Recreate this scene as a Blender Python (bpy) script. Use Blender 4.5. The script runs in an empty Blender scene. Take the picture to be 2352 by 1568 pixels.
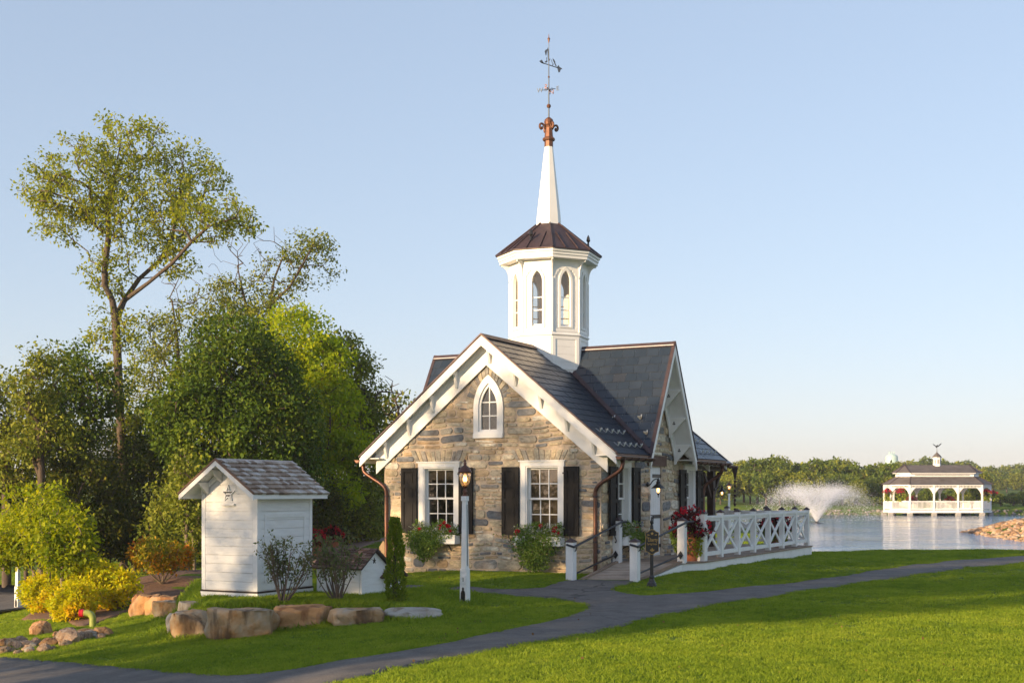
import bpy, bmesh, math, random
import numpy as np
from mathutils import Vector, Matrix, noise as mnoise
from mathutils.geometry import tessellate_polygon, delaunay_2d_cdt

# ------------------------------------------------------------------ camera, sky, sun, exposure
SC = bpy.context.scene
COL = SC.collection
F, CX, HY, ZC = 2873.0, 1176.0, 1129.0, 1.85      # focal length, centre and horizon in a 2352 px wide picture; eye height
cam_d = bpy.data.cameras.new('camera')
cam = bpy.data.objects.new('camera', cam_d); COL.objects.link(cam)
cam.location = (0, 0, ZC); cam.rotation_euler = (math.radians(90), 0, 0)
cam_d.sensor_width = 36; cam_d.lens = 36 * F / 2352; cam_d.shift_y = 345 / 2352
cam_d.clip_end = 5000; cam_d.clip_start = 0.1
SC.camera = cam

SUN_EL, SUN_AZ = 11.0, 231.0                         # degrees; azimuth clockwise from +Y
world = bpy.data.worlds.new('World'); SC.world = world; world.use_nodes = True
wn = world.node_tree.nodes; wl = world.node_tree.links
wn.clear()
wo = wn.new('ShaderNodeOutputWorld'); wb = wn.new('ShaderNodeBackground'); ws = wn.new('ShaderNodeTexSky')
ws.sky_type = 'NISHITA'; ws.sun_disc = False
ws.sun_elevation = math.radians(SUN_EL); ws.sun_rotation = math.radians(SUN_AZ)
ws.air_density = 1.0; ws.dust_density = 0.5; ws.ozone_density = 5.0; ws.altitude = 100
wb.inputs['Strength'].default_value = 0.15
wgm = wn.new('ShaderNodeGamma'); wgm.inputs['Gamma'].default_value = .45                     # tone and white balance of the whole sky
wmx = wn.new('ShaderNodeMixRGB'); wmx.blend_type = 'MULTIPLY'; wmx.inputs[0].default_value = 1; wmx.inputs[2].default_value = (1.19, 1.01, .965, 1)
wl.new(ws.outputs[0], wgm.inputs['Color']); wl.new(wgm.outputs[0], wmx.inputs[1])
wl.new(wmx.outputs[0], wb.inputs['Color']); wl.new(wb.outputs[0], wo.inputs['Surface'])

sun_d = bpy.data.lights.new('sun', 'SUN'); sun = bpy.data.objects.new('sun', sun_d); COL.objects.link(sun)
sun_d.energy = 2.9; sun_d.angle = math.radians(0.6); sun_d.color = (1.0, 0.72, 0.42)
az, el = math.radians(SUN_AZ), math.radians(SUN_EL)
S_DIR = Vector((math.sin(az) * math.cos(el), math.cos(az) * math.cos(el), math.sin(el)))
sun.rotation_euler = S_DIR.to_track_quat('Z', 'Y').to_euler(); sun.location = S_DIR * 60

vs = SC.view_settings
vs.view_transform = 'Standard'; vs.look = 'None'; vs.gamma = 1.0; vs.use_curve_mapping = False
vs.exposure = 1.75
SC.cycles.use_denoising = True
SC.cycles.max_bounces = 7; SC.cycles.diffuse_bounces = 4; SC.cycles.transparent_max_bounces = 12
SC.cycles.sample_clamp_indirect = 6.0

# ------------------------------------------------------------------ helpers
R = math.radians
rng = random.Random(7)
nr = np.random.default_rng(7)

def at(px, py, Y):
    return Vector(((px - CX) / F * Y, Y, ZC + (HY - py) / F * Y))

def link(o, parent=None):
    COL.objects.link(o)
    if parent is not None: o.parent = parent
    return o

def tag(o, label=None, cat=None, group=None, kind=None):
    if label: o['label'] = label
    if cat: o['category'] = cat
    if group: o['group'] = group
    if kind: o['kind'] = kind
    return o

def empty(name, loc, rz=0.0, label=None, cat=None, group=None):
    o = bpy.data.objects.new(name, None); link(o)
    o.location = loc; o.rotation_euler = (0, 0, rz); o.empty_display_size = 0.2
    return tag(o, label, cat, group)

def copy_tree(o, parent=None):
    c = o.copy(); COL.objects.link(c); c.parent = parent
    for ch in list(o.children): copy_tree(ch, c)
    return c

class MB:
    def __init__(s): s.v = []; s.f = []
    def add(s, vs_, fs):
        k = len(s.v); s.v.extend([tuple(p) for p in vs_]); s.f.extend([tuple(i + k for i in f) for f in fs]); return s
    def box(s, x0, x1, y0, y1, z0, z1):
        return s.add([(x0,y0,z0),(x1,y0,z0),(x1,y1,z0),(x0,y1,z0),(x0,y0,z1),(x1,y0,z1),(x1,y1,z1),(x0,y1,z1)],
                     [(0,3,2,1),(4,5,6,7),(0,1,5,4),(1,2,6,5),(2,3,7,6),(3,0,4,7)])
    def prism(s, poly, off):
        n = len(poly); off = Vector(off); P = [Vector(p) for p in poly]
        return s.add(P + [p + off for p in P], [tuple(range(n))[::-1], tuple(range(n, 2*n))] + [(i, (i+1) % n, n + (i+1) % n, n + i) for i in range(n)])
    def bar(s, p, q, w, h, up=(0,0,1)):
        p, q = Vector(p), Vector(q); d = (q - p).normalized(); up = Vector(up)
        sd = d.cross(up)
        if sd.length < 1e-5: sd = d.cross(Vector((1,0,0)))
        sd.normalize(); u = sd.cross(d).normalized()
        c = [(-.5,-.5),(.5,-.5),(.5,.5),(-.5,.5)]
        return s.prism([p + sd*a*w + u*b*h for a, b in c], q - p)
    def tube(s, pts, r, n=8, cap=True):
        pts = [Vector(p) for p in pts]; m = len(pts)
        rr = r if hasattr(r, '__len__') else [r]*m
        base = len(s.v); ref = None
        for i, p in enumerate(pts):
            d = (pts[min(i+1, m-1)] - pts[max(i-1, 0)])
            d = d.normalized() if d.length > 1e-9 else Vector((0,0,1))
            if ref is None:
                ref = Vector((0,0,1)) if abs(d.z) < .9 else Vector((1,0,0))
            a = d.cross(ref).normalized(); b = a.cross(d).normalized(); ref = b
            for k in range(n):
                t = 2*math.pi*k/n
                s.v.append(tuple(p + (a*math.cos(t) + b*math.sin(t))*rr[i]))
        for i in range(m-1):
            for k in range(n):
                k2 = (k+1) % n
                s.f.append((base+i*n+k, base+i*n+k2, base+(i+1)*n+k2, base+(i+1)*n+k))
        if cap:
            s.f.append(tuple(base + k for k in range(n))[::-1]); s.f.append(tuple(base+(m-1)*n + k for k in range(n)))
        return s
    def lathe(s, prof, c=(0,0,0), n=16, rot=0.0):
        base = len(s.v); m = len(prof)
        for r, z in prof:
            for k in range(n):
                t = 2*math.pi*k/n + rot
                s.v.append((c[0] + r*math.cos(t), c[1] + r*math.sin(t), c[2] + z))
        for i in range(m-1):
            for k in range(n):
                k2 = (k+1) % n
                s.f.append((base+i*n+k, base+i*n+k2, base+(i+1)*n+k2, base+(i+1)*n+k))
        s.f.append(tuple(base + k for k in range(n))[::-1]); s.f.append(tuple(base+(m-1)*n + k for k in range(n)))
        return s
    def holed(s, outer, holes, fr, t):
        """plate with holes; fr = (origin, ex, ey, en); front at n=0, back at n=-t"""
        o, ex, ey, en = [Vector(a) for a in fr]
        loops = [outer] + holes
        tris = tessellate_polygon([[Vector((a, b, 0)) for a, b in L] for L in loops])
        flat = [p for L in loops for p in L]
        N = len(flat)
        V = [o + ex*a + ey*b for a, b in flat]; V2 = [p - en*t for p in V]
        fs = []
        nn = ex.cross(ey)
        for tr in tris:
            a, b, c = [V[i] for i in tr]
            if (b-a).cross(c-a).dot(en) < 0: tr = (tr[0], tr[2], tr[1])
            fs.append(tuple(tr)); fs.append(tuple(i + N for i in tr[::-1]))
        k = 0
        for L in loops:
            n = len(L)
            for i in range(n):
                j = (i+1) % n
                fs.append((k+i, k+j, N+k+j, N+k+i))
            k += n
        return s.add(V + V2, fs)
    def build(s, name, mat=None, parent=None, smooth=False, fix=True):
        me = bpy.data.meshes.new(name); me.from_pydata(s.v, [], s.f)
        if fix:
            bm = bmesh.new(); bm.from_mesh(me); bmesh.ops.recalc_face_normals(bm, faces=bm.faces); bm.to_mesh(me); bm.free()
        if mat: me.materials.append(mat)
        if smooth: me.polygons.foreach_set('use_smooth', [True]*len(me.polygons))
        return link(bpy.data.objects.new(name, me), parent)

def quick_mesh(name, verts, quads, mat, smooth=False, attr=None):
    """numpy verts (N,3), faces (M,k)"""
    me = bpy.data.meshes.new(name)
    verts = np.ascontiguousarray(verts, dtype=np.float32); quads = np.ascontiguousarray(quads, dtype=np.int32)
    k = quads.shape[1]
    me.vertices.add(len(verts)); me.vertices.foreach_set('co', verts.ravel())
    me.loops.add(quads.size); me.loops.foreach_set('vertex_index', quads.ravel())
    me.polygons.add(len(quads)); me.polygons.foreach_set('loop_start', np.arange(0, quads.size, k, dtype=np.int32))
    if smooth: me.polygons.foreach_set('use_smooth', np.ones(len(quads), bool))
    me.update(calc_edges=True)
    if mat: me.materials.append(mat)
    return me

def clip_poly(poly, a, b, c):
    """keep a*x+b*y<=c"""
    out = []; n = len(poly)
    for i in range(n):
        p, q = poly[i], poly[(i+1) % n]
        dp, dq = a*p[0]+b*p[1]-c, a*q[0]+b*q[1]-c
        if dp <= 0: out.append(p)
        if (dp < 0 < dq) or (dq < 0 < dp):
            t = dp/(dp-dq); out.append((p[0]+(q[0]-p[0])*t, p[1]+(q[1]-p[1])*t))
    return out
def area2(poly):
    return 0.5*sum(poly[i][0]*poly[(i+1) % len(poly)][1]-poly[(i+1) % len(poly)][0]*poly[i][1] for i in range(len(poly)))

# ------------------------------------------------------------------ materials
MATS = {}
def newmat(name):
    m = bpy.data.materials.new(name); m.use_nodes = True; MATS[name] = m
    nt = m.node_tree; b = nt.nodes['Principled BSDF']
    return m, nt, b
def ramp_node(nt, stops, interp='LINEAR'):
    r = nt.nodes.new('ShaderNodeValToRGB'); e = r.color_ramp.elements; r.color_ramp.interpolation = interp
    e[0].position, e[0].color = stops[0][0], (*stops[0][1], 1)
    e[1].position, e[1].color = stops[-1][0], (*stops[-1][1], 1)
    for p, c in stops[1:-1]:
        x = e.new(p); x.color = (*c, 1)
    return r
def mat(name, col, rough=.6, metal=0.0, var=.12, scale=6.0, bump=0.0, bscale=30.0, spec=.5, stretch=(1,1,1), emit=None, es=1.0, dirt=None):
    m, nt, b = newmat(name); N, L = nt.nodes, nt.links
    tc = N.new('ShaderNodeTexCoord'); mp = N.new('ShaderNodeMapping'); mp.inputs['Scale'].default_value = stretch
    L.new(tc.outputs['Object'], mp.inputs['Vector'])
    nz = N.new('ShaderNodeTexNoise'); nz.inputs['Scale'].default_value = scale; nz.inputs['Detail'].default_value = 6; nz.inputs['Roughness'].default_value = .65
    L.new(mp.outputs[0], nz.inputs['Vector'])
    c = Vector(col)
    lo = tuple(max(0, x*(1-var)) for x in c); hi = tuple(min(1, x*(1+var)) for x in c)
    rp = ramp_node(nt, [(.3, lo), (.7, hi)]); L.new(nz.outputs['Fac'], rp.inputs['Fac'])
    src = rp.outputs['Color']
    if dirt:
        n2 = N.new('ShaderNodeTexNoise'); n2.inputs['Scale'].default_value = dirt[1]; n2.inputs['Detail'].default_value = 8
        L.new(mp.outputs[0], n2.inputs['Vector'])
        r2 = ramp_node(nt, [(.52, (0,0,0)), (.72, (dirt[2],)*3)]); L.new(n2.outputs['Fac'], r2.inputs['Fac'])
        mx = N.new('ShaderNodeMixRGB'); mx.inputs['Color2'].default_value = (*dirt[0], 1)
        L.new(r2.outputs[0], mx.inputs['Fac']); L.new(src, mx.inputs['Color1']); src = mx.outputs[0]
    L.new(src, b.inputs['Base Color'])
    b.inputs['Roughness'].default_value = rough; b.inputs['Metallic'].default_value = metal; b.inputs['Specular IOR Level'].default_value = spec
    if bump:
        n3 = N.new('ShaderNodeTexNoise'); n3.inputs['Scale'].default_value = bscale; n3.inputs['Detail'].default_value = 6
        L.new(mp.outputs[0], n3.inputs['Vector'])
        bp = N.new('ShaderNodeBump'); bp.inputs['Strength'].default_value = bump; bp.inputs['Distance'].default_value = .02
        L.new(n3.outputs['Fac'], bp.inputs['Height']); L.new(bp.outputs[0], b.inputs['Normal'])
    if emit:
        b.inputs['Emission Color'].default_value = (*emit, 1); b.inputs['Emission Strength'].default_value = es
    return m
def attr_mat(name, stops, rough=.8, spec=.3, grain=.25, gscale=(14,14,14), bump=.4, bscale=40, interp='LINEAR', stain=None):
    """colour by the mesh attribute 'rnd' (one value per stone, slate or shingle)"""
    m, nt, b = newmat(name); N, L = nt.nodes, nt.links
    at_ = N.new('ShaderNodeAttribute'); at_.attribute_name = 'rnd'
    rp = ramp_node(nt, stops, interp); L.new(at_.outputs['Fac'], rp.inputs['Fac'])
    tc = N.new('ShaderNodeTexCoord'); mp = N.new('ShaderNodeMapping'); mp.inputs['Scale'].default_value = gscale
    L.new(tc.outputs['Object'], mp.inputs['Vector'])
    nz = N.new('ShaderNodeTexNoise'); nz.inputs['Scale'].default_value = 1.0; nz.inputs['Detail'].default_value = 7; nz.inputs['Roughness'].default_value = .7
    L.new(mp.outputs[0], nz.inputs['Vector'])
    r2 = ramp_node(nt, [(.3, (1-grain,)*3), (.7, (1+grain,)*3)]); L.new(nz.outputs['Fac'], r2.inputs['Fac'])
    mx = N.new('ShaderNodeMixRGB'); mx.blend_type = 'MULTIPLY'; mx.inputs['Fac'].default_value = 1
    L.new(rp.outputs[0], mx.inputs['Color1']); L.new(r2.outputs[0], mx.inputs['Color2'])
    src = mx.outputs[0]
    if stain:
        n2 = N.new('ShaderNodeTexNoise'); n2.inputs['Scale'].default_value = stain[1]; n2.inputs['Detail'].default_value = 6
        L.new(tc.outputs['Object'], n2.inputs['Vector'])
        r3 = ramp_node(nt, [(.5, (0,0,0)), (.7, (stain[2],)*3)]); L.new(n2.outputs['Fac'], r3.inputs['Fac'])
        m2 = N.new('ShaderNodeMixRGB'); m2.inputs['Color2'].default_value = (*stain[0], 1)
        L.new(r3.outputs[0], m2.inputs['Fac']); L.new(src, m2.inputs['Color1']); src = m2.outputs[0]
    L.new(src, b.inputs['Base Color'])
    b.inputs['Roughness'].default_value = rough; b.inputs['Specular IOR Level'].default_value = spec
    bp = N.new('ShaderNodeBump'); bp.inputs['Strength'].default_value = bump; bp.inputs['Distance'].default_value = .01
    n3 = N.new('ShaderNodeTexNoise'); n3.inputs['Scale'].default_value = bscale; n3.inputs['Detail'].default_value = 5
    L.new(tc.outputs['Object'], n3.inputs['Vector'])
    L.new(n3.outputs['Fac'], bp.inputs['Height']); L.new(bp.outputs[0], b.inputs['Normal'])
    return m
def leaf_mat(name, stops, trans=.35, rough=.55, nscale=.9, nmix=.35, spec=.12):
    """leaf colour: random per leaf, with broad clumps of noise"""
    m, nt, b = newmat(name); N, L = nt.nodes, nt.links
    g = N.new('ShaderNodeNewGeometry'); tc = N.new('ShaderNodeTexCoord')
    nz = N.new('ShaderNodeTexNoise'); nz.inputs['Scale'].default_value = nscale; nz.inputs['Detail'].default_value = 2
    L.new(tc.outputs['Object'], nz.inputs['Vector'])
    mr = N.new('ShaderNodeMapRange'); mr.inputs['From Min'].default_value = .3; mr.inputs['From Max'].default_value = .7
    L.new(nz.outputs['Fac'], mr.inputs['Value'])
    mx = N.new('ShaderNodeMix'); mx.data_type = 'FLOAT'; mx.inputs[0].default_value = nmix
    L.new(g.outputs['Random Per Island'], mx.inputs[2]); L.new(mr.outputs[0], mx.inputs[3])
    rp = ramp_node(nt, stops); L.new(mx.outputs[0], rp.inputs['Fac'])
    L.new(rp.outputs[0], b.inputs['Base Color']); b.inputs['Roughness'].default_value = rough; b.inputs['Specular IOR Level'].default_value = spec
    tr = N.new('ShaderNodeBsdfTranslucent')
    hs = N.new('ShaderNodeHueSaturation'); hs.inputs['Hue'].default_value = .485; hs.inputs['Saturation'].default_value = 1.1; hs.inputs['Value'].default_value = 1.5
    L.new(rp.outputs[0], hs.inputs['Color']); L.new(hs.outputs[0], tr.inputs['Color'])
    ms = N.new('ShaderNodeMixShader'); ms.inputs[0].default_value = trans
    out = N['Material Output'] if 'Material Output' in N else N.new('ShaderNodeOutputMaterial')
    L.new(b.outputs[0], ms.inputs[1]); L.new(tr.outputs[0], ms.inputs[2]); L.new(ms.outputs[0], out.inputs['Surface'])
    return m

WHITE = mat('white_paint', (.80,.80,.79), .5, var=.05, scale=3, bump=.12, bscale=60, dirt=((.55,.52,.48), 2.2, .28))
TRIM = mat('white_trim_paint', (.82,.815,.80), .45, var=.04, scale=2.5, dirt=((.58,.55,.5), 1.6, .2))
SIDING = mat('white_board_paint', (.80,.80,.79), .55, var=.06, scale=4, bump=.15, bscale=50, stretch=(1,1,6), dirt=((.6,.56,.5), 2.2, .3))
BLACKP = mat('black_paint', (.018,.018,.02), .35, var=.3, scale=8, bump=.1)
SHUT = mat('charcoal_shutter_paint', (.009,.0085,.0092), .55, spec=.18, var=.25, scale=6, bump=.1)
IRON = mat('black_iron', (.02,.021,.026), .4, metal=.3, var=.2)
COPPER = mat('aged_copper', (.13,.06,.04), .42, metal=.6, var=.35, scale=7, bump=.08, dirt=((.10,.06,.07), 4, .7))
COPPERD = mat('dark_copper_flashing', (.07,.045,.048), .55, metal=.4, var=.3, scale=5, dirt=((.06,.045,.055), 3, .7))
COPPERB = mat('bright_copper', (.17,.075,.045), .5, metal=.5, var=.25, scale=9)
MORTAR = mat('sandy_mortar', (.58,.46,.34), .95, var=.2, scale=12, bump=.5, bscale=60, dirt=((.36,.27,.19), 2.5, .5))
DARKWOOD = mat('dark_timber', (.035,.018,.013), .6, var=.35, scale=6, stretch=(1,1,.2), bump=.3)
DECKW = attr_mat('weathered_deck_boards', [(0,(.24,.17,.12)),(.5,(.33,.245,.185)),(1,(.41,.33,.26))], .75, .3, .3, (3,3,3), .3)
TERRA = mat('terracotta', (.36,.11,.045), .7, var=.15, scale=5, bump=.15, dirt=((.5,.3,.2), 5, .3))
STONE = attr_mat('field_stone', [(0,(.14,.15,.165)),(.11,(.21,.215,.22)),(.2,(.33,.315,.28)),(.34,(.49,.42,.30)),(.5,(.56,.45,.29)),(.64,(.60,.49,.33)),(.76,(.44,.30,.17)),(.86,(.64,.55,.40)),(1,(.72,.67,.57))],
                 85e-2, .25, .48, (9,9,18), .8, 45, stain=((.34,.21,.11), 2.2, .3))
SLATE = attr_mat('roof_slate', [(0,(.014,.024,.040)),(.5,(.018,.029,.047)),(.9,(.023,.034,.052)),(1,(.030,.037,.050))], .36, .55, .18, (4,4,4), .2, 30)
SHINGLE = attr_mat('cedar_shingle', [(0,(.19,.13,.095)),(.3,(.31,.235,.18)),(.6,(.41,.35,.30)),(1,(.54,.51,.48))], .8, .3, .35, (22,22,5), .5, 40)
SHINGLED = attr_mat('brown_cedar_shingle', [(0,(.10,.055,.04)),(.5,(.16,.09,.065)),(1,(.24,.15,.11))], .8, .3, .35, (22,22,5), .5, 40)
BROWNST = mat('brownstone_lintel', (.13,.075,.055), .85, var=.25, scale=6, bump=.4)
BLIND = mat('tan_blind', (.30,.24,.17), .8, var=.1, scale=4, stretch=(1,1,20))
DARKIN = mat('dark_interior', (.02,.013,.009), .8, var=.5, scale=3)
WARMIN = mat('wooden_lining', (.33,.19,.10), .6, var=.2, scale=3)
GOLD = mat('gold_leaf_paint', (.55,.33,.08), .4, var=.08)
SIGNBK = mat('sign_black', (.012,.012,.016), .35, var=.2)
ASPHALT = mat('asphalt', (.115,.106,.10), .88, var=.35, scale=2.2, bump=.7, bscale=140, dirt=((.20,.165,.13), .8, .75))
def add_cracks(m):
    nt = m.node_tree; N, L = nt.nodes, nt.links; b = N['Principled BSDF']; src = b.inputs['Base Color'].links[0].from_socket
    g = N.new('ShaderNodeNewGeometry'); nz = N.new('ShaderNodeTexNoise'); nz.inputs['Scale'].default_value = 1.6; nz.inputs['Detail'].default_value = 4; L.new(g.outputs['Position'], nz.inputs['Vector'])
    ad = N.new('ShaderNodeMixRGB'); ad.blend_type = 'ADD'; ad.inputs[0].default_value = .5; L.new(g.outputs['Position'], ad.inputs[1]); L.new(nz.outputs['Color'], ad.inputs[2])
    vo = N.new('ShaderNodeTexVoronoi'); vo.feature = 'DISTANCE_TO_EDGE'; vo.inputs['Scale'].default_value = .55; L.new(ad.outputs[0], vo.inputs['Vector'])
    n2 = N.new('ShaderNodeTexNoise'); n2.inputs['Scale'].default_value = .35; L.new(g.outputs['Position'], n2.inputs['Vector'])
    r1 = ramp_node(nt, [(.004,(1,1,1)),(.014,(0,0,0))]); L.new(vo.outputs['Distance'], r1.inputs['Fac']); r2 = ramp_node(nt, [(.48,(0,0,0)),(.56,(.75,.75,.75))]); L.new(n2.outputs['Fac'], r2.inputs['Fac'])
    ml = N.new('ShaderNodeMath'); ml.operation = 'MULTIPLY'; L.new(r1.outputs[0], ml.inputs[0]); L.new(r2.outputs[0], ml.inputs[1])
    n3 = N.new('ShaderNodeTexNoise'); n3.inputs['Scale'].default_value = 70; n3.inputs['Detail'].default_value = 2; L.new(g.outputs['Position'], n3.inputs['Vector'])
    r3 = ramp_node(nt, [(.35,(.72,.72,.72)),(.65,(1.3,1.3,1.3))]); L.new(n3.outputs['Fac'], r3.inputs['Fac'])
    mg = N.new('ShaderNodeMixRGB'); mg.blend_type = 'MULTIPLY'; mg.inputs[0].default_value = 1; L.new(src, mg.inputs[1]); L.new(r3.outputs[0], mg.inputs[2])
    mx = N.new('ShaderNodeMixRGB'); mx.inputs[2].default_value = (.03,.028,.026,1); L.new(ml.outputs[0], mx.inputs[0]); L.new(mg.outputs[0], mx.inputs[1]); L.new(mx.outputs[0], b.inputs['Base Color'])
add_cracks(ASPHALT)
MULCH = mat('bark_mulch', (.15,.085,.055), .95, var=.5, scale=14, bump=1.0, bscale=40)
BRICKP = mat('brick_paving', (.24,.15,.12), .85, var=.3, scale=6, bump=.3)
GREYST = mat('grey_stone', (.33,.32,.31), .85, var=.3, scale=6, bump=.6)
BULBM = mat('warm_bulb', (1,.7,.35), .4, var=0, emit=(1.0,.55,.2), es=3.0)
FROST = None
def glass_mat(name, tint=(1,1,1), refl=.06, rough=.02):
    m, nt, b = newmat(name); N, L = nt.nodes, nt.links
    N.remove(b)
    tr = N.new('ShaderNodeBsdfTransparent'); tr.inputs[0].default_value = (*tint, 1)
    gl = N.new('ShaderNodeBsdfGlossy'); gl.inputs['Roughness'].default_value = rough; gl.inputs['Color'].default_value = (.95,.95,.95,1)
    fr = N.new('ShaderNodeFresnel'); fr.inputs['IOR'].default_value = 1.5
    ad = N.new('ShaderNodeMath'); ad.operation = 'ADD'; ad.inputs[1].default_value = refl; ad.use_clamp = True
    ms = N.new('ShaderNodeMixShader'); L.new(fr.outputs[0], ad.inputs[0]); L.new(ad.outputs[0], ms.inputs[0])
    L.new(tr.outputs[0], ms.inputs[1]); L.new(gl.outputs[0], ms.inputs[2])
    L.new(ms.outputs[0], N['Material Output'].inputs['Surface'])
    return m
CLEAR = glass_mat('cupola_glass', (.96,.95,.93), .0)
GLASS = glass_mat('window_glass', (.75,.74,.7), .02)
LANTERN = glass_mat('lantern_glass', (.95,.85,.7), .12, .25)

def set_rnd(me, val):
    a = me.attributes.new('rnd', 'FLOAT', 'FACE')
    if hasattr(val, '__len__'): a.data.foreach_set('value', np.asarray(val, dtype=np.float32))
    else: a.data.foreach_set('value', np.full(len(me.polygons), val, dtype=np.float32))

# ------------------------------------------------------------------ terrain
def sstep(a, b, x):
    t = np.clip((np.asarray(x, float) - a)/(b - a), 0, 1); return t*t*(3 - 2*t)
def seg_dist(x, y, a, b):
    ax, ay = a; bx, by = b; dx, dy = bx-ax, by-ay
    t = np.clip(((x-ax)*dx + (y-ay)*dy)/(dx*dx+dy*dy), 0, 1)
    return np.hypot(x-ax-t*dx, y-ay-t*dy)
def inside(x, y, poly):
    x = np.asarray(x, float); y = np.asarray(y, float); c = np.zeros(np.broadcast(x, y).shape, bool)
    n = len(poly)
    for i in range(n):
        (x1, y1), (x2, y2) = poly[i], poly[(i+1) % n]
        if y1 == y2: continue
        c ^= ((y1 > y) != (y2 > y)) & (x < (x2-x1)*(y-y1)/(y2-y1) + x1)
    return c
def sdist(x, y, poly):
    d = np.full(np.broadcast(x, y).shape, 1e9)
    for i in range(len(poly)): d = np.minimum(d, seg_dist(x, y, poly[i], poly[(i+1) % len(poly)]))
    return np.where(inside(x, y, poly), d, -d)
MOUND = [(-4.95,18.85),(-4.0,18.75),(-3.1,18.85),(-2.3,18.75),(-1.5,18.45),(-.9,18.9),(-.9,22.2),(-1.6,24.2),(-3.2,28),(-6.2,28.2),(-6.6,24.6),(-5.7,21.2)]
PENIN = [(27,76),(24.6,60),(25.5,48),(70,44),(80,95),(36,90)]
SPIT = [(5,38),(9.2,43),(12,60),(10,66),(2,62)]
WATER_Z = -0.6
def H(x, y):
    x = np.asarray(x, float); y = np.asarray(y, float)
    q = -x - 1.5 - np.maximum(0, (y-36)*.35)
    fall = -0.11*np.where(q > 20, q, np.log1p(np.exp(np.clip(q*2.2, -50, 50)))/2.2)
    z = np.maximum(fall, -1.75 + .02*(fall+1.75))
    z = z + .62*np.exp(-((x+8.6)/2.3)**2 - ((y-31)/3.2)**2)
    m = sstep(-.12, .5, sdist(x, y, MOUND)); z = z*(1-m) + .11*m
    z = z + .10*sstep(7.6, 4.2, np.hypot(x-.9, y-30.2))
    z = z + .07*sstep(3.0, .4, seg_dist(x, y, (4.8,27.4), (9.0,35.2)))
    z = z + .22*np.exp(-((x-5)/11)**2 - (y/8)**2)
    z = z + .025*np.sin(x*.55+1)*np.cos(y*.47) + .012*np.sin(x*1.7+y*1.3)
    yc = np.where(x > 8, 38 + .22*(x-8), 38 + (8-x)*3.0)
    k = sstep(0, 6, y - yc); far = sstep(130.5, 136, y + 1.2*np.sin(x*.13))
    land = z*(1-far) + far*(.25 + .012*np.maximum(0, y-136))
    k = k*(1-far)
    z = land*(1-k) - 1.7*k
    p = sdist(x, y, PENIN); pz = -1.3 + np.clip(p*.27 + .55, 0, 2.0)
    z = np.where(p > -2.5, np.maximum(z, pz), z)
    p2 = sdist(x, y, SPIT); return np.where(p2 > -1.5, np.maximum(z, np.clip(-.7 + (p2+1.5)*.4, -9, .1)), z)
def hz(x, y): return float(H(x, y))
def ground(px, py):
    tx, tz = (px-CX)/F, (py-HY)/F
    Y = np.arange(6, 300, .04); d = (ZC - tz*Y) - H(tx*Y, Y)
    i = int(np.argmax(d <= 0)) if (d <= 0).any() else len(Y)-1
    y = Y[i]; return Vector((tx*y, y, hz(tx*y, y)))
# ------------------------------------------------------------------ the setting: lawn, paths, lake
def axis(parts):
    out = []
    for a, b, s in parts: out += list(np.arange(a, b, s))
    return np.array(out + [parts[-1][1]])
def make_terrain():
    xs = axis([(-900,-120,60),(-120,-40,8),(-40,-18,1.5),(-18,17,.28),(17,50,1.0),(50,130,8),(130,900,70)])
    ys = axis([(-120,-20,12),(-20,6,2),(6,41,.28),(41,60,.8),(60,150,1.8),(150,300,12),(300,1600,130)])
    X, Y = np.meshgrid(xs, ys); Z = H(X, Y)
    nx, ny = len(xs), len(ys)
    idx = np.arange(nx*ny).reshape(ny, nx)
    q = np.stack([idx[:-1,:-1], idx[:-1,1:], idx[1:,1:], idx[1:,:-1]], -1).reshape(-1, 4)
    me = quick_mesh('lawn', np.stack([X, Y, Z], -1).reshape(-1, 3), q, None, smooth=True)
    m, nt, b = newmat('lawn_turf'); N, L = nt.nodes, nt.links
    g = N.new('ShaderNodeNewGeometry')
    n1 = N.new('ShaderNodeTexNoise'); n1.inputs['Scale'].default_value = .5; n1.inputs['Detail'].default_value = 5
    n2 = N.new('ShaderNodeTexNoise'); n2.inputs['Scale'].default_value = 26; n2.inputs['Detail'].default_value = 4
    L.new(g.outputs['Position'], n1.inputs['Vector']); L.new(g.outputs['Position'], n2.inputs['Vector'])
    r1 = ramp_node(nt, [(.3,(.075,.13,.014)),(.5,(.11,.17,.018)),(.72,(.17,.20,.035))]); L.new(n1.outputs['Fac'], r1.inputs['Fac'])
    r2 = ramp_node(nt, [(.3,(.55,.55,.5)),(.7,(1.35,1.35,1.2))]); L.new(n2.outputs['Fac'], r2.inputs['Fac'])
    mx = N.new('ShaderNodeMixRGB'); mx.blend_type = 'MULTIPLY'; mx.inputs[0].default_value = 1
    L.new(r1.outputs[0], mx.inputs[1]); L.new(r2.outputs[0], mx.inputs[2]); L.new(mx.outputs[0], b.inputs['Base Color'])
    b.inputs['Roughness'].default_value = .95; b.inputs['Specular IOR Level'].default_value = .1
    bp = N.new('ShaderNodeBump'); bp.inputs['Strength'].default_value = .8; bp.inputs['Distance'].default_value = .04
    L.new(n2.outputs['Fac'], bp.inputs['Height']); L.new(bp.outputs[0], b.inputs['Normal'])
    me.materials.append(m)
    o = link(bpy.data.objects.new('lawn', me)); o['kind'] = 'structure'
    return o
make_terrain()

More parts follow.
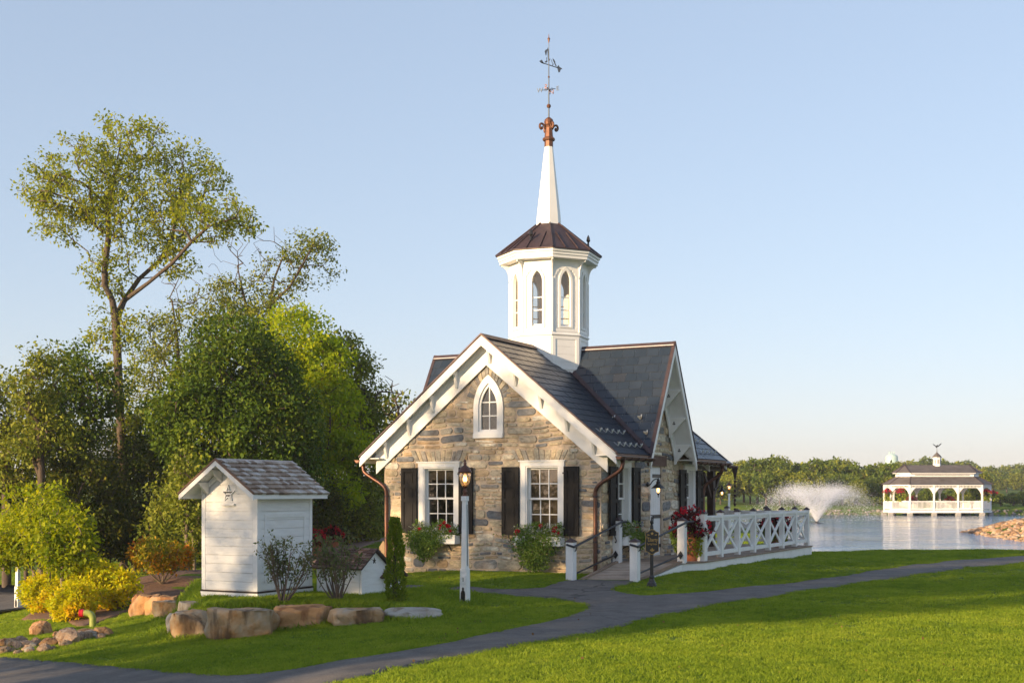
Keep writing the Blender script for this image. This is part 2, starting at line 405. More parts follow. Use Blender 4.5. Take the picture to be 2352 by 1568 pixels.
def spline(pts, n=6):
    """Catmull-Rom through open 2D points"""
    P = [pts[0]] + list(pts) + [pts[-1]]; out = []
    for i in range(1, len(P)-2):
        p0, p1, p2, p3 = [np.array(P[j], float) for j in (i-1, i, i+1, i+2)]
        for k in range(n):
            t = k/n
            out.append(tuple(.5*((2*p1) + (-p0+p2)*t + (2*p0-5*p1+4*p2-p3)*t*t + (-p0+3*p1-3*p2+p3)*t**3)))
    out.append(tuple(pts[-1])); return out
def drape(name, poly, dz, material, sp=.25, kind='structure', skirt=.03, bumpy=0.0):
    """a sheet laid over the lawn inside a 2D outline (world x, y)"""
    xs = [p[0] for p in poly]; ys = [p[1] for p in poly]
    gx, gy = np.meshgrid(np.arange(min(xs), max(xs), sp), np.arange(min(ys), max(ys), sp))
    gx, gy = gx.ravel(), gy.ravel()
    ok = sdist(gx, gy, poly) > sp*.4
    pts = [Vector(p) for p in poly] + [Vector((a, b)) for a, b in zip(gx[ok], gy[ok])]
    n = len(poly)
    v, e, f, *_ = delaunay_2d_cdt(pts, [(i, (i+1) % n) for i in range(n)], [list(range(n))], 1, 1e-5)
    vx = np.array([p[0] for p in v]); vy = np.array([p[1] for p in v]); z = H(vx, vy) + dz
    if bumpy:
        edge = sdist(vx, vy, poly)
        z = z + bumpy*np.array([mnoise.noise(Vector((a*1.3, b*1.3, 0))) for a, b in zip(vx, vy)])*np.clip(edge/.3, 0, 1)
    me = bpy.data.meshes.new(name); me.from_pydata(list(zip(vx, vy, z)), [], [tuple(t) for t in f])
    bm = bmesh.new(); bm.from_mesh(me)
    bmesh.ops.recalc_face_normals(bm, faces=bm.faces)
    if sum(fc.normal.z for fc in bm.faces) < 0: bmesh.ops.reverse_faces(bm, faces=bm.faces)
    ed = [x for x in bm.edges if x.is_boundary]
    r = bmesh.ops.extrude_edge_only(bm, edges=ed)
    for x in r['geom']:
        if isinstance(x, bmesh.types.BMVert): x.co.z -= dz + skirt
    bm.to_mesh(me); bm.free()
    me.materials.append(material)
    for p in me.polygons: p.use_smooth = True
    o = link(bpy.data.objects.new(name, me))
    if kind: o['kind'] = kind
    return o
def gp(pts): return [tuple(ground(*p)[:2]) for p in pts]

lower_edge = spline(gp([(960,1527),(1150,1490),(1270,1470),(1450,1432),(1600,1398),(1800,1365),(2000,1335),(2200,1307),(2352,1292)]), 5)
e = lower_edge[-1]
right_far = [(e[0]+4, e[1]+1.9), (e[0]+8, e[1]+2.6)]
upper_edge = spline([(e[0]+7, e[1]+5.2), (e[0]+3.4, e[1]+4.2)] + gp([(2352,1277),(2200,1286),(2050,1305),(1900,1327),(1750,1345),(1600,1361),(1500,1368),(1440,1364),(1412,1356),(1414,1348),(1440,1345)]), 5)
branch = [(2.45,25.0),(1.2,24.95),(1.05,24.80)] + spline(gp([(1250,1350),(1150,1354),(1050,1348),(935,1344),(860,1342)]), 4)
branch2 = spline(gp([(860,1352),(935,1354),(1050,1359),(1150,1366),(1250,1374),(1325,1383),(1350,1392),(1335,1406),(1280,1423),(1200,1440),(1070,1468),(900,1500),(720,1530),(600,1548),(500,1552),(380,1542),(250,1532),(100,1517),(-10,1507),(-120,1500)]), 5)
b0 = branch2[-1]
PATH = lower_edge + right_far + upper_edge + branch + branch2 + [(b0[0]-6, b0[1]+1.0), (b0[0]-8, b0[1]-8), (-6.5,6.5), (-3.2,8.5), (-2.6,10.9)]
def ragged(poly, step=.22, amp=.035):
    out = []
    for i in range(len(poly)):
        a, b = np.array(poly[i]), np.array(poly[(i+1) % len(poly)]); L_ = np.hypot(*(b-a)); n = max(1, int(L_/step))
        for k in range(n):
            p = a + (b-a)*k/n; nv = np.array([-(b-a)[1], (b-a)[0]])/max(L_, 1e-6); out.append(tuple(p + nv*amp*mnoise.noise(Vector((p[0]*2.3, p[1]*2.3, 0)))*1.8))
    return out
PATH = [p for i, p in enumerate(PATH) if i == 0 or math.dist(p, PATH[i-1]) > .02]
PATH = ragged(PATH)
PATHO = drape('asphalt_path', PATH, .014, ASPHALT, .3)

ROAD = [(-11.5,31.2),(-12.6,33.6),(-13.3,36),(-12.5,39),(-40,52),(-46,34),(-20,30.0)]
drape('side_road', ROAD, .014, ASPHALT, .7)
MULCHP = [gp([(150,1418)])[0]] 
MULCHP = spline(gp([(150,1422),(185,1440),(240,1425),(300,1402),(345,1386)]), 3) + [(-7.3,28.2),(-6.6,29.5),(-6.9,33),(-8.8,34.2),(-10.8,33),(-11.2,29.5),(-10.6,27)]
drape('mulch_bed', MULCHP, .02, MULCH, .2, bumpy=.05)
BACKPATH = [(-7.5,38.2),(-3.4,36.0),(-2.6,37.5),(-5.0,40.0),(-5.6,43.0),(-4.8,46.5),(-3.0,49.5),(-3.6,51),(-9.5,48.5),(-9.8,46.3),(-7.2,46.4),(-7.0,43),(-9,40)]
drape('brick_walk', BACKPATH, .014, BRICKP, .4)

# lake: a flat sheet of rippled water
m, nt, b = newmat('lake_water'); N, L = nt.nodes, nt.links
b.inputs['Base Color'].default_value = (.02,.10,.24,1); b.inputs['Roughness'].default_value = .09; b.inputs['IOR'].default_value = 1.33
g = N.new('ShaderNodeNewGeometry'); mp = N.new('ShaderNodeMapping'); mp.inputs['Scale'].default_value = (.8,1.6,1)
L.new(g.outputs['Position'], mp.inputs['Vector'])
n1 = N.new('ShaderNodeTexNoise'); n1.inputs['Scale'].default_value = 1.1; n1.inputs['Detail'].default_value = 4
n2 = N.new('ShaderNodeTexNoise'); n2.inputs['Scale'].default_value = .09; n2.inputs['Detail'].default_value = 3
L.new(mp.outputs[0], n1.inputs['Vector']); L.new(g.outputs['Position'], n2.inputs['Vector'])
ml = N.new('ShaderNodeMath'); ml.operation = 'MULTIPLY'; L.new(n1.outputs['Fac'], ml.inputs[0])
mr = N.new('ShaderNodeMapRange'); mr.inputs['From Min'].default_value = .42; mr.inputs['From Max'].default_value = .58; mr.inputs['To Min'].default_value = .25; mr.inputs['To Max'].default_value = 1.0
L.new(n2.outputs['Fac'], mr.inputs['Value']); L.new(mr.outputs[0], ml.inputs[1])
bp = N.new('ShaderNodeBump'); bp.inputs['Strength'].default_value = .9; bp.inputs['Distance'].default_value = .25
L.new(ml.outputs[0], bp.inputs['Height']); L.new(bp.outputs[0], b.inputs['Normal'])
LAKE_M = m
o = MB().add([(7.5,36,WATER_Z),(160,36,WATER_Z),(160,137.5,WATER_Z),(-26,137.5,WATER_Z)], [(0,1,2,3)]).build('lake', LAKE_M); o['kind'] = 'structure'
# ------------------------------------------------------------------ the stone spring house
HC = (0.888, 30.19); HROT = -R(28); ZR = 5.26; M1 = .8176; M2 = 1.79
WX, SF, SB = 2.72, -3.03, 3.3            # wall half width, front wall, rear wall
EW, RF, RB, GW = 3.18, -3.325, 3.80, 3.22  # eave, front rake, rear rake, side gable rake
house = empty('spring_house', (HC[0], HC[1], 0), HROT, 'small fieldstone spring house with slate cross gable roof and white octagonal cupola', 'house')
FRONT = ((0,SF,0),(1,0,0),(0,0,1),(0,-1,0))
SIDE = ((WX,0,0),(0,1,0),(0,0,1),(1,0,0))
def fr3(fr, a, b, n=0.0):
    o, ex, ey, en = [Vector(x) for x in fr]; return o + ex*a + ey*b + en*n
def rect(x0, x1, z0, z1): return [(x0,z0),(x1,z0),(x1,z1),(x0,z1)]
def gothic(cx, w, z0, z1, spring=None, n=7):
    """pointed arch outline, counter-clockwise"""
    h = w/2; rise = w*.87 if spring is None else z1 - spring; zs = z1 - rise
    k = (rise*rise - h*h)/(2*h) ; rad = h + k          # arc centres on the spring line
    pts = [(cx-h, z0), (cx+h, z0)]
    a1 = math.atan2(rise, k)
    for i in range(n+1):
        t = a1*i/n; pts.append((cx - k + rad*math.cos(t), zs + rad*math.sin(t)))
    for i in range(n-1, -1, -1):
        t = a1*i/n; pts.append((cx + k - rad*math.cos(t), zs + rad*math.sin(t)))
    return pts
# openings: (centre, half width, z0, z1)
W_Z0, W_Z1 = 1.0, 2.40
FW = [(-1.24, .41), (1.353, .40)]
SW = [(-1.9, .33), (2.30, .30)]
DOOR = (-.25, .47, .37, 2.43)
GOTH_O = gothic(.034, .56, 3.12, 4.32, 3.72)
wz_ = lambda w: ZR - M1*abs(w) - .13
front_outer = [(-WX,-.4),(WX,-.4),(WX,wz_(WX)),(0,wz_(0)),(-WX,wz_(WX))]
MB().holed(front_outer, [rect(c-h, c+h, W_Z0, W_Z1) for c, h in FW] + [GOTH_O], FRONT, .28).build('front_wall', MORTAR, house)
zs_ = ZR - M1*WX - .13; sg = (ZR - .13 - zs_)/M2
side_outer = [(SF,-.4),(SB,-.4),(SB,zs_),(sg,zs_),(0,ZR-.13),(-sg,zs_),(SF,zs_)]
SIDE_I = ((WX,0,0),(0,1,0),(0,0,1),(1,0,0))
so = [(SF+.28,-.4),(SB-.28,-.4),(SB-.28,zs_),(sg,zs_),(0,ZR-.13),(-sg,zs_),(SF+.28,zs_)]
MB().holed(so, [rect(c-h, c+h, W_Z0, W_Z1) for c, h in SW] + [rect(*DOOR)], SIDE_I, .28).build('side_wall', MORTAR, house)
MB().holed(so, [], ((-WX,0,0),(0,1,0),(0,0,1),(-1,0,0)), .28).build('side_wall', MORTAR, house)
MB().holed(front_outer, [], ((0,SB,0),(1,0,0),(0,0,1),(0,1,0)), .28).build('rear_wall', MORTAR, house)
MB().box(-WX+.28, WX-.28, SF+.28, SB-.28, .3, .36).build('floor', DARKWOOD, house)
MB().box(-.8, .8, -.6, -.5, .36, 2.6).box(-1.6, -.6, -1.6, -1.2, .36, 1.5).build('interior_cabinet', DARKWOOD, house)
MB().box(-WX+.28, WX-.28, SF+.28, SB-.28, 2.82, 2.9).build('ceiling', DARKIN, house)

# ---- rubble stones
stones = []        # (area in view weight, poly, frame, depth, rnd)
def stone_rnd(r):
    return min(1, max(0, r))
def rubble(fr, x0, x1, z0, z1, holes, clips, seed, big=1.0):
    rg = random.Random(seed); z = z0; out = []
    while z < z1:
        h = rg.choice([.065,.08,.10,.12,.14,.16,.18,.21])*big
        x = x0 - rg.uniform(0, .2)
        ph = rg.uniform(0, 9)
        wob = lambda xx, zz: .022*math.sin(xx*2.3 + zz*3.1) + .014*math.sin(xx*5.1 + zz*1.7)
        while x < x1:
            w = min(.62, max(.13, h*rg.uniform(1.2, 4.4)))
            cells = [(z, z+h)]
            if h > .15 and rg.random() < .4:
                m_ = z + h*rg.uniform(.35, .65); cells = [(z, m_), (m_, z+h)]
            for a, b in cells:
                segs = [(x, x+w)]
                if len(cells) == 2 and rg.random() < .3 and w > .3:
                    xm = x + w*rg.uniform(.35,.65); segs = [(x, xm), (xm, x+w)]
                for u, v in segs:
                    g = .013 + rg.uniform(0, .009)
                    uu, vv, aa, bb = max(u, x0)+g, min(v, x1)-g, a+g*.8, b-g*.8
                    for (hx0, hx1, hz0, hz1) in holes:       # trim against openings
                        if vv > hx0 and uu < hx1 and bb > hz0 and aa < hz1:
                            if bb - hz1 > .05: aa = max(aa, hz1+.004)
                            elif hz0 - aa > .05: bb = min(bb, hz0-.004)
                            elif hx0 - uu > vv - hx1: vv = min(vv, hx0-.004)
                            else: uu = max(uu, hx1+.004)
                    if vv-uu < .05 or bb-aa < .035: continue
                    k = min(vv-uu, bb-aa)
                    j = lambda s=.10: rg.uniform(-s, s)*k*.6
                    W = vv-uu; c = min(.3*k, W*.18)
                    P = [(uu+c+j(), aa+abs(j(.06))), ((uu+vv)/2+j(.2), aa+abs(j(.05))), (vv-c+j(), aa+abs(j(.06))), (vv-abs(j(.06)), aa+c+j(.05)), (vv-abs(j(.06)), bb-c+j(.05)),
                         (vv-c+j(), bb-abs(j(.06))), ((uu+vv)/2+j(.2), bb-abs(j(.05))), (uu+c+j(), bb-abs(j(.06))), (uu+abs(j(.06)), bb-c+j(.05)), (uu+abs(j(.06)), aa+c+j(.05))]
                    P = [(p, q + wob(p, z) if z0+.2 < q < z1 else q) for p, q in P]
                    for cl in clips: P = clip_poly(P, *cl) if len(P) > 2 else P
                    P = [(min(max(p, x0), x1), q) for p, q in P]
                    if len(P) < 3 or abs(area2(P)) < .0022: continue
                    out.append(P)
            x += w
        z += h
    return out
def add_stone(P, fr, rg, depth=None, rnd=None, vis=1.0):
    d = depth*.6 if depth else rg.uniform(.010, .034)
    stones.append((abs(area2(P))*vis, P, fr, d, rg.random() if rnd is None else rnd, rg.random()))
rg = random.Random(21)
sh_l, sh_r = .40, .45
def hole_boxes():
    out = []
    for c, h in FW: out.append((c-h-.15, c+h+.15, W_Z0-.08, W_Z1+.10)); out.append((c-.66, c+.66, W_Z1+.1, W_Z1+.40))
    return out
sl = math.hypot(1, M1)
fz = lambda: (ZR-.13-.42)
# rake clips: z + M1*|w| <= ZR-.13-.40
clipsF = [(M1,1,ZR-.13-.46),(-M1,1,ZR-.13-.46)]
gz0, gx = 3.03, .034
fholes = hole_boxes() + [(gx-.375, gx+.375, 3.03, 3.72)]
for P in rubble(FRONT, -WX, WX, .02, 4.9, fholes, clipsF, 3):
    cx = sum(p[0] for p in P)/len(P); cz = sum(p[1] for p in P)/len(P)
    if cz > 3.6 and (cx-gx)**2/.62**2 + (cz-3.6)**2/1.10**2 < 1: continue     # voussoirs go here
    hid = any((abs(cx-c) < h+.15+.42 and .92 < cz < 2.39) for c, h in FW)
    add_stone(P, FRONT, rg, vis=.25 if hid else 1.0, rnd=None)
# flat arches over the two windows: upright splayed stones
for c, h in FW:
    n = 11; x = c-.64
    wds = [rg.uniform(.7,1.3) for _ in range(n)]; tot = sum(wds)
    for i in range(n):
        w = 1.28*wds[i]/tot; u, v = x+.008, x+w-.008; x += w
        t0, t1 = (u-c)*.22, (v-c)*.22
        za, zb = W_Z1+.115+rg.uniform(0,.015), W_Z1+.395-rg.uniform(0,.05)
        P = [(u+.012,za),(v-.012,za),(v,za+.02),(v+t1*.5,(za+zb)/2),(v+t1-.01,zb),(u+t0+.01,zb),(u+t0*.5,(za+zb)/2),(u,za+.02)]
        add_stone(P, FRONT, rg, rg.uniform(.015,.035), rg.choice([.2,.34,.3,.5,.42,.55,.25]))
# radial voussoirs around the gothic window
go = gothic(gx, .76, 3.03, 4.44, 3.70, 9); gi = go[2:]; 
go2 = gothic(gx, 1.20, 3.03, 4.80, 3.66, 9)[2:]
for i in range(len(gi)-1):
    f = 0.06
    a, b, c, d = [Vector(p) for p in (gi[i], gi[i+1], go2[i+1], go2[i])]
    lp = lambda p, q, t: p + (q-p)*t
    d2, c2 = lp(a, d, rg.uniform(.78, 1.0)), lp(b, c, rg.uniform(.78, 1.0))
    P = [tuple(lp(a,b,f)), tuple(lp(a,b,1-f)), tuple(lp(lp(a,b,1-f),lp(d2,c2,1-f),.5)), tuple(lp(d2,c2,1-f*1.4)), tuple(lp(d2,c2,f*1.4)), tuple(lp(lp(a,b,f),lp(d2,c2,f),.5))]
    if area2(P) < 0: P = P[::-1]
    for cl in clipsF: P = clip_poly(P, *cl) if len(P) > 2 else P
    if len(P) > 2 and abs(area2(P)) > .002: add_stone(P, FRONT, rg, rg.uniform(.02,.035), rg.choice([.08,.15,.22,.3,.12,.18,.78]))
# side wall
sholes = [(c-h-.10, c+h+.10, W_Z0-.08, W_Z1+.12) for c, h in SW] + [(DOOR[0]-.04, DOOR[1]+.04, .2, DOOR[3]+.24)]
gable = [P for P in rubble(SIDE, -1.5, 1.5, zs_, 5.0, [], [(M2,1,ZR-.32),(-M2,1,ZR-.32)], 8, .9)]
low = [P for P in rubble(SIDE, SF, SB, .02, zs_-.02, sholes, [], 5, 1.15)]
for P in low + gable:
    cx = sum(p[0] for p in P)/len(P); cz = sum(p[1] for p in P)/len(P)
    hid = any((abs(cx-c) < h+.5 and .92 < cz < 2.39) for c, h in SW)
    add_stone(P, SIDE, rg, vis=.12 if hid else .42, rnd=rg.random()**1.05)
stones.sort(key=lambda t: -t[0])
def stone_geo(mb, st, idx):
    _, P, fr, d, rnd, tl = st; n = len(P)
    if area2(P) < 0: P = P[::-1]
    cx = sum(p[0] for p in P)/n; cz = sum(p[1] for p in P)/n
    k = min(max(p[0] for p in P)-min(p[0] for p in P), max(p[1] for p in P)-min(p[1] for p in P))
    ins = min(.008/max(k,.03), .2)
    tx, tz = (tl-.5)*.05, (((tl*7.3) % 1)-.5)*.08
    V = [fr3(fr, a, b, -.01) for a, b in P] + [fr3(fr, a, b, d*.62) for a, b in P]
    V += [fr3(fr, a+(cx-a)*ins, b+(cz-b)*ins, d + tx*(a-cx) + tz*(b-cz) + .005*math.sin(a*31+b*17)) for a, b in P]
    V.append(fr3(fr, cx, cz, d*1.12))
    fs = []
    for i in range(n):
        j = (i+1) % n
        fs += [(i, j, n+j, n+i), (n+i, n+j, 2*n+j, 2*n+i), (2*n+i, 2*n+j, 3*n)]
    k0 = len(mb.f); mb.add(V, fs); return len(mb.f)-k0
front_wall = [o for o in house.children if o.name.startswith('front_wall')][0]
side_wall = [o for o in house.children if o.name.startswith('side_wall')][0]
for st in stones[:300]:
    mb = MB(); stone_geo(mb, st, 0)
    o = mb.build('stone', STONE, front_wall if st[2] is FRONT else side_wall, fix=False); set_rnd(o.data, st[4])
mb = MB(); vals = []
for st in stones[300:]:
    k = stone_geo(mb, st, 0); vals += [st[4]]*k
o = mb.build('smaller_stones', STONE, house, fix=False); set_rnd(o.data, vals); o['kind'] = 'stuff'
MB().box(WX-.1, WX+.05, DOOR[0]-.22, DOOR[1]+.2, DOOR[3]+.02, DOOR[3]+.25).build('door_lintel', BROWNST, house)

# ---- roof
def zF(w): return ZR - M1*abs(w)
def zG(s): return ZR - M2*abs(s)
V_ = M1/M2                                    # valley: |s| = V_*|w|
def plane_poly(kind, sw, ss):
    if kind == 'F':
        e_ = RF if ss < 0 else RB
        return [(0,e_),(sw*EW,e_),(sw*EW,ss*V_*EW),(0,0)]
    return [(0,0),(sw*EW,ss*V_*EW),(sw*GW,ss*V_*EW),(sw*GW,0)]
slate_list = []
def roof_plane(kind, sw, ss, seed, weight):
    poly = plane_poly(kind, sw, ss)
    zf = (lambda w, s: zF(w)) if kind == 'F' else (lambda w, s: zG(s))
    P3 = [Vector((w, s, zf(w, s))) for w, s in poly]
    nrm = (P3[1]-P3[0]).cross(P3[2]-P3[0]).normalized()
    if nrm.z < 0: nrm = -nrm
    MB().prism(P3, -nrm*.09).build('roof_deck', WHITE, house)
    # slates laid in the plane
    if kind == 'F':
        ex = Vector((0, 1, 0)); ey = Vector((-sw, 0, M1)).normalized(); org = Vector((sw*EW, 0, zF(EW)))
    else:
        ex = Vector((1, 0, 0)); ey = Vector((0, -ss, M2)).normalized(); org = Vector((0, ss*V_*EW, zG(V_*EW)))
    fr = (org, ex, ey, nrm)
    P2 = [((p-org).dot(ex), (p-org).dot(ey)) for p in P3]
    if area2(P2) < 0: P2 = P2[::-1]
    rg_ = random.Random(seed); ex_p, wd = .222, .29
    y1 = max(p[1] for p in P2); x0 = min(p[0] for p in P2); x1 = max(p[0] for p in P2)
    row = 0; y = -.03
    while y < y1:
        x = x0 - (wd/2 if row % 2 else 0) - .01
        while x < x1:
            w = wd*rg_.uniform(.93, 1.07)
            Q = [(x+.004, y),(x+w-.004, y),(x+w-.004, y+ex_p+.02),(x+.004, y+ex_p+.02)]
            for i in range(len(P2)):
                (ax, ay), (bx, by) = P2[i], P2[(i+1) % len(P2)]
                nx, ny = by-ay, -(bx-ax); l = math.hypot(nx, ny)
                slack = .03 if abs(ay) < .01 and abs(by) < .01 else (.02 if abs(nx) > abs(ny)*5 or ay == by else .0)
                Q = clip_poly(Q, nx/l, ny/l, (nx*ax+ny*ay)/l + slack) if len(Q) > 2 else Q
            if len(Q) > 2 and abs(area2(Q)) > .004:
                lift = rg_.uniform(0, .004); dr = rg_.uniform(-.006,.006)
                slate_list.append((abs(area2(Q))*weight, [(a, b) for a, b in Q], fr, y, ex_p, rg_.random(), lift))
            x += w
        y += ex_p; row += 1
roof_plane('F', 1, -1, 1, 1.0); roof_plane('G', 1, -1, 2, 1.3); roof_plane('G', -1, -1, 3, .5); roof_plane('F', 1, 1, 4, .75)
roof_plane('F', -1, -1, 5, .05); roof_plane('F', -1, 1, 6, .02); roof_plane('G', 1, 1, 7, .02); roof_plane('G', -1, 1, 8, .02)
roof_deck = [o for o in house.children if o.name.startswith('roof_deck')][0]
def slate_geo(mb, sl_):
    _, Q, fr, y0, ex_p, r, lift = sl_; n = len(Q)
    hgt = lambda b: .006 + .011*max(0, 1-(b-y0)/ex_p) + lift
    V = [fr3(fr, a, b, 0.001) for a, b in Q] + [fr3(fr, a, b, hgt(b)) for a, b in Q]
    k0 = len(mb.f)
    mb.add(V, [tuple(range(n, 2*n))] + [(i, (i+1) % n, n+(i+1) % n, n+i) for i in range(n)]); return len(mb.f)-k0
slate_list.sort(key=lambda t: -t[0])
for s_ in slate_list[:300]:
    mb = MB(); slate_geo(mb, s_); o = mb.build('slate', SLATE, roof_deck); set_rnd(o.data, s_[5])
mb = MB(); vals = []
for s_ in slate_list[300:]: k = slate_geo(mb, s_); vals += [s_[5]]*k
o = mb.build('further_slates', SLATE, house); set_rnd(o.data, vals); o['kind'] = 'stuff'

# copper ridges, valleys, drip edges
def flash(name, p, q, n1, wid=.13, m_=COPPERD, th=.012):
    p, q, n1 = Vector(p), Vector(q), Vector(n1).normalized(); d = (q-p).normalized(); sd = d.cross(n1).normalized()
    return MB().prism([p+sd*wid, p-sd*wid, q-sd*wid, q+sd*wid], n1*th).build(name, m_, house)
up = .03
nF = Vector((M1,0,1)).normalized(); nFl = Vector((-M1,0,1)).normalized(); nG = Vector((0,-M2,1)).normalized(); nGb = Vector((0,M2,1)).normalized()
for nn in (nF, nFl):
    sx = 1 if nn.x > 0 else -1
    d = Vector((sx, 0, -M1)).normalized()*.07
    for a, b in ((RF-.01, -.35), (.35, RB+.01)):
        flash('ridge_cap', Vector((0,a,ZR+.012))+d+nn*.02, Vector((0,b,ZR+.012))+d+nn*.02, nn, .08)
for nn in (nG, nGb):
    sy = -1 if nn.y < 0 else 1
    d = Vector((0, sy, -M2)).normalized()*.055
    for a, b in ((-GW-.01, -.5), (.5, GW+.01)):
        flash('ridge_cap', Vector((a,0,ZR+.012))+d+nn*.02, Vector((b,0,ZR+.012))+d+nn*.02, nn, .065)
for sw in (1, -1):
    for ss in (-1, 1):
        nn = ((nF if sw > 0 else nFl) + (nG if ss < 0 else nGb)).normalized()
        top = Vector((sw*.55, ss*V_*.55, zF(.55))); bot = Vector((sw*(EW+.02), ss*V_*(EW+.02), zF(EW+.02)))
        for k, n_ in ((1, nF if sw > 0 else nFl), (-1, nG if ss < 0 else nGb)):
            dd = (bot-top).normalized(); off = n_.cross(dd).normalized()
            if (off.x*sw if k < 0 else -off.y*ss*-1)*1 < 0: off = -off
            if k > 0 and off.y*ss < 0: off = -off
            if k > 0:      # lies on the F plane: away from the valley towards the rake
                off = off if off.y*ss > 0 else -off
            else:
                off = off if off.x*sw > 0 else -off
            a_ = [top+n_*.026, bot+n_*.026, bot+n_*.026+off*.10, top+n_*.026+off*.10]
            MB().prism(a_, n_*.008).build('valley_flashing', COPPERD, house)
# bargeboards, friezes, brackets on the front and side gables
def rake_boards(plane, s_rake, s_wall, half, slope, zr, drop, fr_drop, out, nb, parent=house, barge=.19):
    """plane: function (a, n, z) -> house coordinates, a along the gable, n outwards"""
    for sd in (-1, 1):
        top, lo = zr-.03, zr - slope*half - .03
        MB().prism([plane(0, out-.03, top-barge), plane(sd*half, out-.03, lo-barge), plane(sd*half, out-.03, lo), plane(0, out-.03, top)], plane(0,.045,0)-plane(0,0,0)).build('bargeboard', TRIM, parent)
        MB().prism([plane(0, out-.05, top+.035), plane(sd*(half+.02), out-.05, lo+.02), plane(sd*(half+.02), out-.05, lo+.055), plane(0, out-.05, top+.075)], plane(0,.08,0)-plane(0,0,0)).build('copper_drip_edge', COPPERD, parent)
        t2 = zr-.13
        MB().prism([plane(0, .045, t2-fr_drop), plane(sd*(half-.30), .045, t2-fr_drop-slope*(half-.30)), plane(sd*(half-.30), .045, t2-slope*(half-.30)+.02), plane(0, .045, t2)], plane(0,.03,0)-plane(0,0,0)).build('frieze_board', TRIM, parent)
        MB().prism([plane(0, .078, t2-.12), plane(sd*(half-.28), .078, t2-.12-slope*(half-.28)), plane(sd*(half-.28), .078, t2-.07-slope*(half-.28)), plane(0, .078, t2-.07)], plane(0,.015,0)-plane(0,0,0)).build('frieze_moulding', TRIM, parent)
plF = lambda a, n, z: Vector((a, SF-n, z))
plB = lambda a, n, z: Vector((a, SB+n, z))
plR = lambda a, n, z: Vector((WX+n, a, z))
plL = lambda a, n, z: Vector((-WX-n, a, z))
rake_boards(plF, RF, SF, EW+.02, M1, ZR, 0, .50, SF-RF, 5)
rake_boards(plB, RB, SB, EW+.02, M1, ZR, 0, .40, RB-SB, 5)
for pl in (plR, plL): rake_boards(pl, 0, 0, V_*EW+.03, M2, ZR, 0, .42, GW-WX, 3, barge=.22)
def bracket(pl, a, z, out, drop, th, parent=house, cut=True):
    prof = [(.06, z), (out, z), (out, z-.05), (out-.05, z-.08), (.12, z-drop*.86), (.10, z-drop), (.06, z-drop)]
    b_ = MB().prism([pl(a-th/2, n, zz) for n, zz in prof], pl(th,0,0)-pl(0,0,0))
    b_.prism([pl(a-th*.8, n, zz) for n, zz in ((.06,z+.005),(out+.01,z+.005),(out+.01,z-.035),(.06,z-.035))], pl(th*1.6,0,0)-pl(0,0,0))
    o = b_.build('bracket', TRIM, parent)
    return o
for i in range(5):
    for sd in (-1, 1):
        w = .28 + i*.58 if i else .20
        w = [.10,.74,1.36,1.98,2.60][i]*sd if not (i == 0 and sd < 0) else None
        if w is None: continue
        bracket(plF, w, zF(abs(w)+.03)-.13, .26, .36, .055)
for pl in (plR, plL):
    for sd in (-1, 1):
        for a in (.45, .80, 1.15):
            z = zG(a)-.24
            o = bracket(pl, sd*a, z, .46, .46, .05)
            t = MB()
            for k in range(3):
                an = R(90+120*k); c_ = pl(sd*a - .027*1, .19+.028*math.cos(an), z-.13+.032*math.sin(an))
                t.lathe([(.013,-.002),(.013,.002)], (0,0,0), 6) if False else t.prism([pl(sd*a-.029, .19+.02*math.cos(an)+.017*math.cos(u), z-.13+.026*math.sin(an)+.02*math.sin(u)) for u in [R(60*q) for q in range(6)]], pl(.058,0,0)-pl(0,0,0))
            t.build('trefoil_shade', BLACKP, o)  # black prisms stand in for shaded trefoil holes; the bracket is not cut
# soffits, gutters, downspouts
for sw in (1, -1):
    for a, b in ((RF+.03, -V_*EW+.05), (V_*EW-.05, RB-.03)):
        MB().box(min(sw*(WX-.02), sw*(EW-.03)), max(sw*(WX-.02), sw*(EW-.03)), a, b, 2.60, 2.625).build('soffit', TRIM, house)
        MB().box(min(sw*(EW-.035), sw*(EW-.01)), max(sw*(EW-.035), sw*(EW-.01)), a, b, 2.50, 2.64).build('fascia', TRIM, house)
        MB().box(min(sw*(EW-.01), sw*(EW+.03)), max(sw*(EW-.01), sw*(EW+.03)), a-.02, b+.02, 2.605, 2.635).build('copper_drip_edge', COPPER, house)
def gutter(p, q, r=.065, parent=house):
    p, q = Vector(p), Vector(q); d = (q-p).normalized(); sd = d.cross(Vector((0,0,1))).normalized(); mb = MB(); n = 8
    ring = [(math.cos(math.pi+math.pi*k/n), math.sin(math.pi+math.pi*k/n)) for k in range(n+1)]
    outer = [(a*r, b*r) for a, b in ring] + [(a*(r-.008), b*(r-.008)) for a, b in ring[::-1]]
    mb.prism([p + sd*a + Vector((0,0,b)) for a, b in outer], q-p)
    mb.tube([p + sd*r, q + sd*r], .01, 6); mb.tube([p - sd*r, q - sd*r], .01, 6)
    mb.prism([p + sd*a*r + Vector((0,0,b*r)) for a, b in ring], d*.004); mb.prism([q + sd*a*r + Vector((0,0,b*r)) for a, b in ring], -d*.004)
    g_ = mb.build('gutter', COPPER, parent)
    L_ = (q-p).length; k = max(2, int(L_/.32)); t = MB()
    for i in range(k):
        c_ = p + d*(L_*(i+.5)/k)
        t2 = MB(); t2.tube([c_ + sd*a*(r+.006) + Vector((0,0,b*(r+.006))) for a, b in ring], .008, 5)
        t2.build('gutter_strap', COPPERD, g_)
    return g_
gutter((EW+.08, RF-.03, 2.575), (EW+.08, -V_*EW-.0, 2.575)); gutter((EW+.08, V_*EW+.02, 2.575), (EW+.08, RB+.05, 2.575))
gutter((-EW-.08, RF-.03, 2.575), (-EW-.08, -V_*EW, 2.575))
